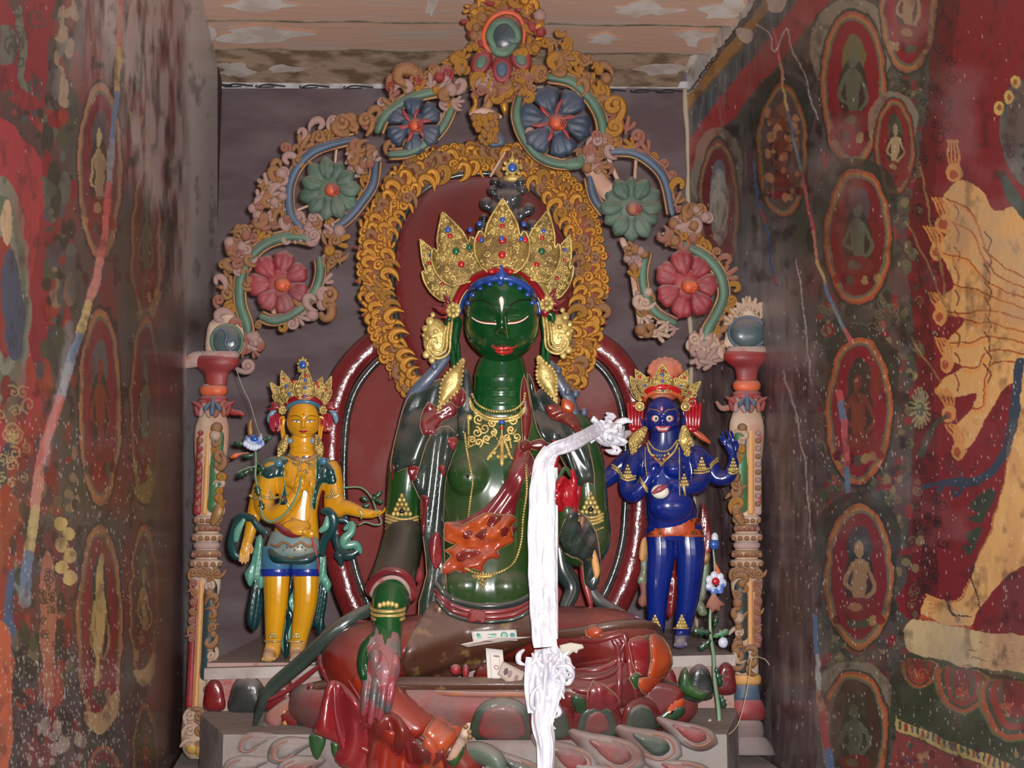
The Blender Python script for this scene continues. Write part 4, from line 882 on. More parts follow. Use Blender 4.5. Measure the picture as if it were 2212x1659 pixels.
def pillar(side, ax, d, yo):
    l = side < 0
    p = empty('pillar', base_at(ax(1600), 1545 if l else 1560, d), ('clay pillar at the left of the niche with a round swirled dark jewel on its red capital' if l else 'clay pillar at the right of the niche with a plain oval dark jewel on its red capital'), 'pillar', None)
    e = lambda nm, g, m, par=p: emit(nm, g, m, par)
    e('core', lathe([(830 + yo, 24), (900, 27), (1000, 27), (1110, 26), (1250, 25), (1400, 25), (1545, 27)], ax, d - 6), CREAM)
    # capital
    e('tray', lathe(sm_([(768 + yo, 46), (776 + yo, 50), (786 + yo, 49), (796 + yo, 40), (806 + yo, 27), (822 + yo, 23), (832 + yo, 22)]), lambda y: ax(800) + (4 if l else 0), d, .7), REDP)
    e('tray_rim', lathe(sm_([(758 + yo, 40), (764 + yo, 45), (770 + yo, 46), (774 + yo, 42)]), lambda y: ax(800) + (8 if l else 2), d, .7), DPINK)
    e('collar', lathe(sm_([(832 + yo, 24), (838 + yo, 30), (848 + yo, 30), (854 + yo, 25)]), ax, d, .8), ORGP)
    e('collar', lathe(sm_([(854 + yo, 24), (860 + yo, 31), (868 + yo, 31), (874 + yo, 26), (890 + yo, 24)]), ax, d, .8), REDP)
    for i in range(5): place('trefoil', [REDP, DPINK, BVINE, PINK, REDP][i], ax(880) - 26 + i * 13, 880 + yo + (i % 2) * 6, d + 22 - abs(i - 2) * 5, 30, (i - 2) * .5 + 3.14, p)
    e('curling_tongue', tube([(ax(880) + (24 if l else -24), 868 + yo + 12, d + 4), (ax(880) + (42 if l else -38), 890 + yo, d + 6), (ax(880) + (58 if l else -54), 892 + yo, d + 8), (ax(880) + (66 if l else -64), 896 + yo if l else 880 + yo, d + 8)], [8, 7, 6, 4], 8, 4), PINK if not l else REDP)
    # upper shaft with its long convex panel
    def strip(nm, x0, x1, y0, y1, m, dd, dome, par=p, round_=True):
        w = (x1 - x0) / 2; out = []
        for y in np.linspace(y0 + w, y1 - w * .5, 6): out.append((ax(y) + x0, y))
        out.append((ax(y1) + (x0 + x1) / 2, y1))
        for y in np.linspace(y1 - w * .5, y0 + w, 6): out.append((ax(y) + x1, y))
        if round_: out.append((ax(y0) + (x0 + x1) / 2, y0))
        return e(nm, patch(out, dd, dome, w, max(4, w * .5), 8), m, par)
    s = 1 if l else -1
    e('shoulder', lathe(sm_([(884 + yo, 24), (900 + yo, 30), (930 + yo, 38), (980 + yo, 36), (1010, 30)]), ax, d - 4, .6), CREAM)
    a, b = (-2, 26) if l else (-26, 2)
    strip('panel', a, b, 925, 1108, GRNP, d + 14, 12); strip('panel_border', (-14 if l else 2), (-3 if l else 16), 925, 1112, OCHP, d + 14, 5); strip('side_strip', (-32 if l else 17), (-15 if l else 32), 935, 1112, DPINK if not l else REDP, d + 8, 5)
    q = np.random.RandomState(4 if l else 9)
    for i in range(13):
        y = 925 + i * 15; place(['spiral', 'comma', 'bead'][q.randint(3)], [TAN, CREAM, TAN, GOLD][q.randint(4)], ax(y) + s * (24 - 14 * (i in (0, 1, 2, 3))) + q.uniform(-3, 3), y, d + 24, q.uniform(17, 27), q.uniform(0, 6), p)
    for i in range(10): place('bead', TAN if i % 2 else (REDP if l else DPINK), ax(935 + i * 17) - s * 24, 935 + i * 17, d + 15, 13, 0, p)
    e('acanthus', tube([(ax(1100) + s * 10, 1128, d + 22), (ax(1100) + s * 20, 1108, d + 26), (ax(1100) + s * 26, 1088, d + 22), (ax(1100) + s * 34, 1084, d + 20)], [9, 12, 10, 5], 9, 4, .7), TAN)
    # mouldings
    for y, r, m in ((1122, 31, CREAM), (1140, 28, TAN), (1160, 34, CREAM), (1178, 29, DPINK), (1196, 34, TAN), (1216, 36, CREAM)):
        mo = e('moulding', lathe(sm_([(y - 8, r - 6), (y - 4, r), (y + 4, r), (y + 8, r - 5)]), ax, d, .75), m)
        if m is CREAM or m is TAN:
            for i in range(5): place('bead', TAN if m is CREAM else PINK, ax(y) + (i - 2) * r * .42, y + 3, d + r * .75 * math.cos((i - 2) * .42), 11, 0, p)
    for i in range(5): place('spiral', TAN, ax(1236) + (i - 2) * 13, 1238, d + 22, 22, i, p)
    e('shoulder', lathe(sm_([(1222, 25), (1240, 33), (1270, 34), (1300, 27)]), ax, d - 4, .6), CREAM)
    strip('panel', a, b, 1250, 1385 if not l else 1470, TEAL, d + 14, 12); strip('panel_border', (-14 if l else 2), (-3 if l else 14), 1250, 1400 if not l else 1530, OCHP, d + 14, 5); strip('side_strip', (-30 if l else 15), (-15 if l else 31), 1260, 1400 if not l else 1530, REDP if l else PINK, d + 8, 5)
    for i in range(17):
        y = 1250 + i * (15 if l else 10.5); place(['spiral', 'comma', 'bead'][q.randint(3)], [TAN, CREAM, TAN][q.randint(3)], ax(y) + s * (20 - 10 * (i in (0, 1, 2))) + q.uniform(-3, 3), y, d + 24, q.uniform(15, 25), q.uniform(0, 6), p)
    for i in range(7): place('spiral', [PINK, TAN][i % 2], ax(1260 + i * 20) - s * 24, 1260 + i * 20, d + 15, 17, i * 1.3, p)
    if l:
        e('base', lathe(sm_([(1528, 30), (1540, 40), (1570, 44), (1600, 46), (1625, 40), (1640, 26)]), lambda y: 436, d + 20, .8), CREAM)
        for i in range(12): place('spiral', [CREAM, TAN][i % 2], 412 + (i % 4) * 20, 1545 + (i // 4) * 32, d + 56 - abs(i % 4 - 1.5) * 6, 27, i * 1.7, p)
        e('base_scroll', tube([(452, 1540, d + 50), (466, 1580, d + 54), (474, 1612, d + 50), (462, 1622, d + 54)], [7, 9, 10, 6], 8, 4), CREAM)
        e('base_fruit', merge([ball((415, 1615, d + 48), 15), ball((436, 1620, d + 52), 17), ball((456, 1612, d + 46), 13)]), mat('old_yellow', col(190, 150, 80), .6, bump=.4, dust=.6))
    else:
        strip('panel', -22, 4, 1396, 1455, TEAL, d + 15, 8)
        for i in range(6): place('comma', TAN, ax(1400) - 20 + (i % 2) * 30, 1396 + i * 10, d + 24, 20, i, p)
        e('ring', lathe(sm_([(1456, 26), (1461, 31), (1474, 31), (1479, 26)]), ax, d, .8), OCHP)
        e('lower_panel', lathe(sm_([(1479, 24), (1490, 28), (1512, 30)]), ax, d, .8), BVINE)
        e('lotus_ring', lathe(sm_([(1512, 32), (1524, 38), (1542, 42), (1556, 36)]), ax, d, .8), REDP)
        e('bulb', lathe(sm_([(1556, 30), (1566, 36), (1584, 38), (1596, 34)]), ax, d, .8), STONE)
        e('plinth', lathe(sm_([(1592, 40), (1600, 48), (1612, 56), (1632, 64)]), ax, d, .8), STONE)
    return p
axl = lambda y: 464 - (y - 800) * .045
axr = lambda y: 1613 + 0 * y
pl = pillar(-1, axl, -170, 0)
emit('jewel_bed', patch([(446, 762), (446, 722), (452, 698), (470, 682), (482, 664), (496, 655), (506, 672), (514, 690), (527, 704), (532, 741), (516, 768), (480, 772)], -190, 12, 20, 8, 14), CREAM, pl)
jd = emit('jewel', ball((490, 737, -176), (31, 33, 18), 24, 12), DISC, pl); emit('jewel_ring', tube(disc_pts(490, 737, 33, 35, 16), 4, 7, 3, 1, closed=True)[0:2] if 0 else tube([(x, y, -176) for x, y in disc_pts(490, 737, 33, 35, 16)], 4, 7, 3, 1, closed=True), GVINE, pl)
emit('jewel_swirl', tube([(462, 722, -160), (478, 710, -156), (490, 724, -154), (486, 742, -154), (498, 756, -156), (512, 742, -158), (506, 730, -156), (500, 738, -154)], [2, 3.4, 3.4, 3, 3.4, 3, 2.4, 2], 6, 5, .6), BVINE, jd)
emit('side_tassel', tube([(404, 784, -170), (424, 776, -165), (452, 774, -160)], [14, 18, 14], 10, 4, .8), DPINK, pl)
pr = pillar(1, axr, -170, -10)
emit('jewel_bed', patch([(1570, 752), (1566, 728), (1574, 700), (1590, 682), (1604, 660), (1612, 638), (1624, 656), (1640, 680), (1658, 690), (1668, 682), (1668, 716), (1660, 752)], -190, 12, 20, 8, 14), CREAM, pr)
for i in range(9): place('trefoil', CREAM, 1574 + i * 11, 700 - 46 * math.sin(math.pi * (i + .5) / 9), -178, 22, (i - 4) * .25, pr)
emit('jewel', ball((1615, 719, -176), (38, 32, 18), 24, 12), DISC, pr); emit('jewel_ring', tube([(x, y, -176) for x, y in disc_pts(1615, 719, 40, 34, 16)], 4, 7, 3, 1, closed=True), BVINE, pr)
# ================================================================ generic head / crown builders
def head_geo(cx, cy, R, d, H=1.25, jaw=.30, fierce=0., chin=1.0, smile=0., bow=.2):
    """head with modelled face. R = half face width, face height from hairline to chin = 2*H*R*.98, cy = level of the eyes + .1R"""
    seg, rings = 96, 90; V = []
    for i in range(rings + 1):
        p = math.pi * i / rings
        for k_ in range(seg):
            a = 2 * math.pi * k_ / seg
            V.append((math.sin(p) * math.cos(a), -math.cos(p), math.sin(p) * math.sin(a)))
    N = np.array(V); u, v, w = N[:, 0].copy(), N[:, 1].copy(), N[:, 2].copy()
    tp = np.clip((v + .05) / 1.05, 0, 1); nar = 1 - jaw * tp ** 1.6
    full = 1 + .15 * np.exp(-((v - .55) / .38) ** 2)
    x = u * nar * full; y = v * np.where(v > 0, H, H * 1.05)
    z = w * np.where(w > 0, 1.02 - .10 * tp, 1.15)
    front = np.clip((w - .15) / .4, 0, 1)
    g = lambda x0, y0, sx, sy: np.exp(-((x - x0) / sx) ** 2 - ((y - y0) / sy) ** 2)
    # nose bridge, tip, wings
    z += front * (.16 * g(0, .12, .075, .30) * np.clip((y + .35) / .5, 0, 1) + .19 * g(0, .38, .09, .14) + .05 * (g(.11, .42, .06, .07) + g(-.11, .42, .06, .07)))
    for s in (-1, 1):
        z += front * (-.075 * g(s * .36, .02, .22, .12) + .060 * g(s * .40, .06, .20, .085) + .04 * g(s * .38, -.22, .26, .07) + .045 * g(s * .46, .42, .24, .26))
        z += front * (-.02 * g(s * .24, .50, .05, .10))
    z += front * (.07 * g(0, .63, .24, .06) - .035 * g(0, .695, .30, .022) + .075 * g(0, .76, .19, .055) - .05 * g(0, .875, .2, .05) + .10 * chin * g(0, 1.03, .22, .13))
    if fierce:
        z += front * fierce * (.05 * (g(.2, -.16, .14, .08) + g(-.2, -.16, .14, .08)) + .06 * (g(.52, .36, .16, .14) + g(-.52, .36, .16, .14)) - .04 * g(0, -.1, .06, .1))
    P = np.column_stack([cx + x * R, cy + y * R, d + (z - bow * y) * R])
    F = [(i * seg + k_, i * seg + (k_ + 1) % seg, (i + 1) * seg + (k_ + 1) % seg, (i + 1) * seg + k_) for i in range(rings) for k_ in range(seg)]
    return P, F
def ear_geo(cx, cy, d, s, side):   # long lobed ear, height ~ 2s
    P = [(cx, cy - s * .95, d), (cx + side * s * .28, cy - s * .85, d - 2), (cx + side * s * .36, cy - s * .4, d - 3), (cx + side * s * .22, cy + s * .1, d), (cx + side * s * .14, cy + s * .6, d + 2), (cx + side * s * .08, cy + s * 1.0, d + 3), (cx - side * s * .04, cy + s * .7, d + 2), (cx - side * s * .02, cy + s * .1, d)]
    return merge([tube(P, [s * .10, s * .12, s * .12, s * .11, s * .11, s * .11, s * .09, s * .08], 8, 5), tube([(cx + side * s * .02, cy - s * .7, d - 6), (cx + side * s * .12, cy - s * .1, d - 6), (cx + side * s * .06, cy + s * .7, d - 2)], [s * .2, s * .2, s * .1], 9, 4, .6)])

def crown_leaf(p, name, bx, by, tx, ty, wdt, d0, d1, jewels, s=1., m=None, plume=True):
    """pointed openwork crown leaf from base (bx,by) to tip (tx,ty)"""
    m = m or PGOLD
    ax_ = np.array([tx - bx, ty - by], float); L = np.linalg.norm(ax_); ax_ /= L; pr_ = np.array([-ax_[1], ax_[0]])
    sh = [(0, .5), (.10, .78), (.22, .96), (.36, 1.0), (.46, .96), (.58, .80), (.50, .66), (.56, .60), (.66, .54), (.78, .38), (.9, .18), (1.0, 0)]
    out = [np.array([bx, by]) + ax_ * L * t + pr_ * wdt * w_ for t, w_ in sh] + [np.array([bx, by]) + ax_ * L * t - pr_ * wdt * w_ for t, w_ in sh[::-1][1:]]
    dfun = lambda x, y: d0 + (d1 - d0) * np.clip(((np.array([x, y]) - [bx, by]) @ ax_) / L, 0, 1) + 10 * s * (1 - (((np.array([x, y]) - [bx, by]) @ pr_) / wdt) ** 2)
    lf = emit(name, patch(out, dfun, 3 * s, 8 * s, 7 * s, 4 * s, 3), PGOLD2, p)
    qq = np.random.RandomState(int(tx * 7 + ty) % 9999); gs = []
    n = int(70 + 60 * s)
    for _ in range(n * 3):
        t = qq.rand(); w_ = np.interp(t, [0, .2, .4, .52, .7, 1], [.5, .95, .95, .62, .5, 0]) * qq.uniform(-.92, .92)
        P = np.array([bx, by]) + ax_ * L * t + pr_ * wdt * w_
        r = qq.uniform(2.4, 5.0) * s * (1 - .35 * t); gs.append(ball((P[0], P[1], dfun(*P) + 3 * s), (r, r, r * .8), 6, 4))
        if len(gs) > n: break
    for k_ in range(9):      # little scrolls of the openwork
        t = .1 + .075 * k_; sg = 1 if k_ % 2 else -1; w_ = np.interp(t, [0, .2, .4, .52, .7, 1], [.5, .95, .95, .62, .5, 0]) * .55 * sg
        c0 = np.array([bx, by]) + ax_ * L * t + pr_ * wdt * w_; rr = 7.5 * s * (1 - .4 * t)
        gs.append(tube([(c0[0] + rr * (1 - .75 * u) * math.cos(sg * u * 7 + t * 9), c0[1] + rr * (1 - .75 * u) * math.sin(sg * u * 7 + t * 9), dfun(*c0) + 5 * s) for u in np.linspace(0, 1, 7)], 1.9 * s, 6, 2))
    ed = cr(np.array(out), 3, True)
    gs.append(tube([(a[0], a[1], dfun(*a) + 1) for a in ed[::2]], 2.3 * s, 6, 1, closed=True))
    gs.append(tube([(tx - ax_[0] * L * .18, ty - ax_[1] * L * .18, d1 + 3), (tx, ty, d1 + 2)], [3.2 * s, 1.2 * s], 6, 3))
    emit('filigree', merge(gs), m, lf)
    for t, w_, mm, r in jewels:
        P = np.array([bx, by]) + ax_ * L * t + pr_ * wdt * w_; dd = dfun(*P) + 5 * s
        emit('jewel', ball((P[0], P[1], dd), (r, r, r * .6), 10, 7), mm, lf)
    return lf

# ================================================================ green seated statue
SKIN = mat('green_lacquer', col(14, 76, 34), .16, c2=col(10, 60, 26), ns=5, bump=.06, bs=10, coat=1., dust=.04)
SKIN2 = mat('olive_green_lacquer', col(44, 66, 26), .22, c2=col(24, 66, 28), ns=3.5, bump=.1, bs=12, coat=1., dust=.22)
CAPE = mat('blue_black_lacquer', col(30, 44, 42), .2, c2=col(44, 58, 50), ns=5, bump=.12, bs=14, coat=1., dust=.35)
ROBE = mat('red_lacquer_robe', col(120, 34, 24), .28, c2=col(96, 28, 28), ns=4, bump=.15, bs=14, coat=.8, dust=.17)
ROBE2 = mat('crimson_lacquer', col(132, 30, 36), .25, c2=col(104, 30, 38), ns=6, bump=.15, bs=16, coat=.9, dust=.28)
ORL = mat('orange_lacquer', col(178, 76, 26), .28, c2=col(158, 52, 22), ns=6, bump=.12, coat=.8, dust=.28)
BRN = mat('flowered_brown_skirt', col(78, 46, 32), .4, c2=col(118, 88, 52), ns=24, bump=.2, coat=.5, dust=.3, c2lo=.58, c2hi=.66)
GRL = mat('green_lining_lacquer', col(38, 78, 32), .25, c2=col(30, 60, 40), ns=7, bump=.12, coat=.8, dust=.3)
PALM = mat('rubbed_red_palm', col(138, 50, 60), .45, c2=col(70, 74, 74), ns=22, bump=.25, coat=.4, dust=.4, c2lo=.44, c2hi=.6)
EDGE = mat('piped_edge', col(140, 112, 80), .5, bump=.2, dust=.3)
LIP = mat('red_lips', col(186, 40, 40), .25, bump=0, coat=.8); WHT = mat('white_paint', col(236, 230, 214), .4, bump=0, coat=.3); DRK = mat('dark_line', col(26, 24, 22), .4, bump=0)
HBLUE = mat('hair_blue', col(30, 66, 140), .25, c2=col(22, 48, 112), ns=10, bump=.3, coat=1., dust=.1); HBLK = mat('black_hair_lacquer', col(26, 30, 34), .22, c2=col(48, 52, 56), ns=8, bump=.2, coat=1., dust=.5)
HRED = mat('crown_band_red', col(140, 22, 32), .25, bump=.1, coat=1.); REDL = mat('bright_red_lacquer', col(160, 16, 30), .2, c2=col(150, 24, 30), ns=7, bump=.1, coat=1., dust=.1); BGRY = mat('blue_grey_ribbon', col(76, 88, 108), .4, c2=col(60, 66, 84), ns=9, bump=.25, coat=.4, dust=.5)

T = empty('seated_statue', base_at(1060, 1540, 60), 'large green crowned statue seated with one hand lowered over its knee', 'statue')
B = Surf()
# --- body: one continuous skin from the neck to the waist with both arms
torso = loft([(1083, 770, 4, 46, 42), (1082, 800, 0, 56, 50), (1081, 860, 0, 61, 52), (1081, 884, 2, 70, 52), (1078, 900, 0, 100, 50), (1074, 925, -2, 150, 56), (1068, 965, 0, 160, 62), (1062, 1000, 4, 140, 68), (1060, 1060, 6, 122, 72), (1058, 1120, 4, 110, 70), (1056, 1180, 6, 108, 74), (1052, 1230, 8, 116, 82), (1050, 1280, 8, 124, 88), (1052, 1330, 4, 124, 84), (1054, 1380, 0, 130, 80)], 32)
arms = [tube([(922, 935, -6), (888, 990, 0), (874, 1080, 8), (868, 1180, 34), (858, 1260, 86), (846, 1330, 140), (840, 1356, 158)], [50, 46, 40, 40, 40, 30, 27], 16, 6),
        tube([(1232, 940, -6), (1262, 1000, -2), (1276, 1090, 4), (1280, 1170, 24), (1252, 1190, 66), (1230, 1150, 104), (1226, 1105, 128)], [50, 44, 38, 40, 36, 28, 24], 16, 6),
        ball((1014, 1030, 50), (50, 48, 44), 20, 14), ball((1128, 1034, 50), (46, 46, 42), 20, 14), ball((1006, 1268, 60), (54, 44, 38), 20, 14), ball((1092, 1270, 60), (56, 44, 38), 20, 14),
        ball((915, 930, -4), (48, 44, 44)), ball((1238, 932, -4), (48, 44, 44))]
neck_rolls = [tube(disc_pts(1082, y, r, 1)[0:1] and [(1082 + r * math.cos(a), y + 3 * math.sin(a), 0 + r * .86 * math.sin(a)) for a in np.linspace(0, 6.28, 20)[:-1]], 7, 8, 2, closed=True) for y, r in ((812, 53), (842, 55), (866, 58))]
body = B.add(vox([torso] + arms + neck_rolls, 3.4, 5))
# split colours: neck bright green, body olive
def split(g, f):
    V, F = g; V = np.asarray(V); cen = np.array([V[list(t)].mean(0) for t in F]); mk = f(cen); r = []
    for val in (True, False):
        FF = [F[i] for i in range(len(F)) if bool(mk[i]) == val]; idx = sorted(set(i for t in FF for i in t)); mp = {a: b for b, a in enumerate(idx)}
        r.append((V[idx], [tuple(mp[i] for i in t) for t in FF]))
    return r
bo = emit('body', body, SKIN2, T); bo.data.materials.append(SKIN)
cen = np.array([np.asarray(body[0])[f[0]] for f in body[1]]); bo.data.polygons.foreach_set('material_index', (cen[:, 1] < 886).astype('i'))
# --- head
HS = Surf(); hd = head_geo(1084, 682, 78, 54, H=1.36, jaw=.14, bow=.32); HS.add(hd); B.add(hd)
ho = emit('head', hd, SKIN, T)
hf = lambda P, off=0.: HS.line(P, off, 0, 5)
for s, P in ((-1, [(1020, 686), (1032, 694), (1046, 698), (1060, 699), (1071, 700)]), (1, [(1140, 683), (1129, 692), (1116, 697), (1106, 698), (1098, 699)])):
    emit('eye_white', tube(hf(P, .2), [1, 2.6, 3.6, 3.4, 1.6], 8, 1, .5)[0:2] if 0 else tube(hf(P, .2)[::4], 1.7, 8, 2, .6), WHT, ho)
    emit('eyelid_line', tube(hf([(x, y - 2.4) for x, y in P], .8)[::4], [1.1] * len(hf(P)[::4]), 6, 2), LIP, ho)
    emit('eyelid_line', tube(hf([(x, y + 2.4) for x, y in P], .4)[::4], 1.3, 6, 2), DRK, ho)
    emit('upper_eyelid', tube(hf([(x, y - 7) for x, y in P], -3.5)[::4], 5.2, 8, 2, .9), SKIN, ho)
for P in ([(1018, 652), (1034, 648), (1052, 652), (1068, 664), (1080, 682)], [(1148, 650), (1132, 647), (1114, 652), (1100, 663), (1089, 682)]): emit('eyebrow', tube(hf(P, .2)[::3], 1.5, 6, 2), DRK, ho)
emit('forehead_mark', patch([(1083, 640), (1088, 646), (1088, 658), (1084, 672), (1080, 658), (1078, 646)], lambda x, y: HS.h(x, y) + .5, 2, 3, 3, 3), WHT, ho)
emit('upper_lip', patch([(1062, 748), (1072, 750), (1082, 748), (1089, 750), (1096, 748), (1106, 750), (1116, 747), (1106, 755), (1090, 757), (1072, 756)], lambda x, y: HS.h(x, y) + .6, 3, 4, 3, 3), LIP, ho)
emit('lower_lip', patch([(1069, 757), (1082, 758), (1098, 758), (1109, 756), (1103, 764), (1089, 768), (1076, 765)], lambda x, y: HS.h(x, y) + .6, 3.5, 4, 3, 3), LIP, ho)
for x in (1064, 1116): emit('mouth_corner', ball((x, 746, HS.h(x, 746) + .5), 2.2, 7, 5), LIP, ho)
for x in (1080, 1096): emit('nostril', ball((x, 743, HS.h(x, 743) - .5), (2.6, 1.6, 1.5), 7, 5), DRK, ho)
emit('nose_line', tube([(1091, 684, HS.h(1091, 684) + .3), (1094, 710, HS.h(1094, 710) + .3), (1097, 732, HS.h(1097, 732))], .9, 5, 3), mat('nose_ochre', col(120, 120, 60), .4, bump=0), ho)
emit('ear', ear_geo(988, 738, 26, 60, -1), SKIN, T); emit('ear', ear_geo(1176, 730, 26, 58, 1), SKIN, T)
# --- hairline, red band, hair behind
arc = lambda rx, ry, y0, a0, a1, n=15, cx=1080: [(cx + rx * math.cos(a), y0 - ry * math.sin(a)) for a in np.linspace(a0, a1, n)]
hair = arc(86, 76, 676, math.pi, 0)
emit('hairline', tube([(x, y, HS.h(1084 + (x - 1084) * .86, y + 6, 40) + 4 + 0) if abs(x - 1084) < 70 else (x, y, 66 - (abs(x - 1084) - 70) * 1.2) for x, y in hair], [5, 6, 7, 7, 8, 8, 8, 8, 8, 8, 8, 7, 7, 6, 5], 9, 4), HBLUE, T)
for i in range(9):
    t = .28 + i * .32; x, y = 1081 + 72 * math.cos(math.pi - t), 672 - 62 * math.sin(t); emit('hair_scallop', ball((x, y, HS.h(x, y, 50) + 3), (8, 6, 4.5), 9, 6), HBLUE, T)
emit('hair_tuft', patch([(1068, 600), (1076, 580), (1082, 572), (1090, 580), (1098, 600), (1088, 608), (1082, 622), (1077, 608)], 140, 9, 8, 5, 10), HBLUE, T)
emit('crown_band', tube([(x, y, 138 - abs(x - 1080) * .92) for x, y in arc(98, 91, 676, math.pi * 1.0, 0)], 9, 9, 4, 1.1), HRED, T)
for dx in (-20, 20): emit('band_jewel', ball((1082 + dx, 585 + 1, 146), (8, 6, 5), 10, 7), JRED, T)
for rr in (90, 107): emit('band_edge', tube([(x, y, 144 - abs(x - 1080) * .92) for x, y in arc(rr, rr - 10, 676, math.pi * .97, .1)], 1.7, 6, 3), PGOLD, T)
emit('hair_cap', ball((1084, 640, 0), (88, 92, 78), 24, 16), HBLK, T)
# topknot, stacked and lobed, with its finial jewel
tk = [ball((1092, 540, 10), (52, 46, 40), 18, 12), ball((1094, 480, 8), (36, 40, 32), 18, 12), ball((1096, 430, 6), (34, 28, 28)), ball((1098, 400, 4), (26, 22, 22))]
for x, y, r in ((1051, 440, 15), (1068, 452, 14), (1142, 452, 15), (1126, 462, 13), (1042, 490, 14), (1150, 488, 15), (1060, 505, 14), (1138, 512, 14), (1064, 412, 11), (1128, 410, 11), (1070, 392, 10), (1124, 392, 10), (1078, 425, 11), (1112, 425, 11), (1146, 508, 13), (1046, 470, 9), (1098, 452, 13), (1082, 468, 12), (1116, 474, 12)): tk.append(ball((x, y, 24), (r, r, 10), 12, 8))
emit('topknot', vox(tk, 3.0, 2), HBLK, T)
fi = emit('finial', merge([ball((1107, 362, 20), (17, 15, 9)), ball((1107, 385, 18), (22, 8, 10)), tube([(1107, 346, 20), (1107, 328, 20)], [6, 1.5], 8, 3)] + [ball((1107 + 19 * math.cos(a), 362 + 17 * math.sin(a), 20), 5, 7, 5) for a in np.linspace(0, 6, 9)]), PGOLD, T)
emit('jewel', ball((1107, 362, 30), (10, 10, 6), 14, 9), JBLUE, fi)
# crown: five leaves on a diadem
cw = empty('crown', Vector((0, 0, 0))); cw.parent = T
emit('diadem', tube([(x, y, 106 - abs(x - 1082) * .7) for x, y in arc(108, 96, 676, math.pi * .92, .08 * math.pi)], [6, 9, 11, 13, 15, 16, 17, 18, 17, 16, 15, 13, 11, 9, 6], 10, 3, .5), PGOLD, cw)
J = lambda *a: list(a)
crown_leaf(cw, 'crown_leaf', 976, 642, 908, 518, 36, 20, 26, J((.25, -.1, JRED, 4.5), (.45, .2, JBLUE, 5), (.62, -.2, JRED, 4), (.72, .1, JBLUE, 4.5)))
crown_leaf(cw, 'crown_leaf', 1186, 640, 1232, 506, 34, 20, 26, J((.3, .1, JRED, 4.5), (.45, -.2, JBLUE, 5), (.6, .2, JRED, 4), (.75, 0, JBLUE, 4)))
crown_leaf(cw, 'crown_leaf', 1003, 610, 956, 458, 54, 78, 66, J((.25, .1, JRED, 7.5), (.44, .05, JGRN, 8), (.44, .6, JGRN, 7), (.66, .0, JRED, 5.5), (.75, .0, JBLUE, 6.5), (.66, .85, JBLUE, 6)))
crown_leaf(cw, 'crown_leaf', 1152, 604, 1184, 454, 48, 78, 66, J((.22, 0, JRED, 6), (.42, .1, JGRN, 7.5), (.44, -.65, JBLUE, 6.5), (.60, 0, JRED, 5), (.70, 0, JBLUE, 5), (.62, -.9, JBLUE, 5.5)))
crown_leaf(cw, 'crown_leaf', 1084, 588, 1086, 430, 60, 116, 98, J((.24, 0, JRED, 8.5), (.44, 0, JRED, 9), (.45, .82, JRED, 7), (.45, -.82, JRED, 7), (.63, 0, JRED, 5.5), (.72, 0, JBLUE, 6), (.66, .78, JBLUE, 6), (.66, -.82, JBLUE, 6)), 1.05)
for (x, y, d) in ((1083, 515, 124), (1040, 518, 114), (1126, 516, 114)): emit('jewel', ball((x, y, d + 5), (5.5, 5.5, 4), 9, 6), JBLUE, cw)
emit('diadem_scroll', merge([tube([(1052, 560, 122), (1060, 574, 128), (1076, 572, 132), (1084, 580, 134), (1092, 572, 132), (1108, 574, 128), (1118, 560, 122)], 3.4, 7, 4), tube([(1046, 556, 118), (1056, 582, 124), (1080, 584, 128), (1112, 582, 124), (1124, 556, 118)], 2.6, 7, 4)]), PGOLD, cw)
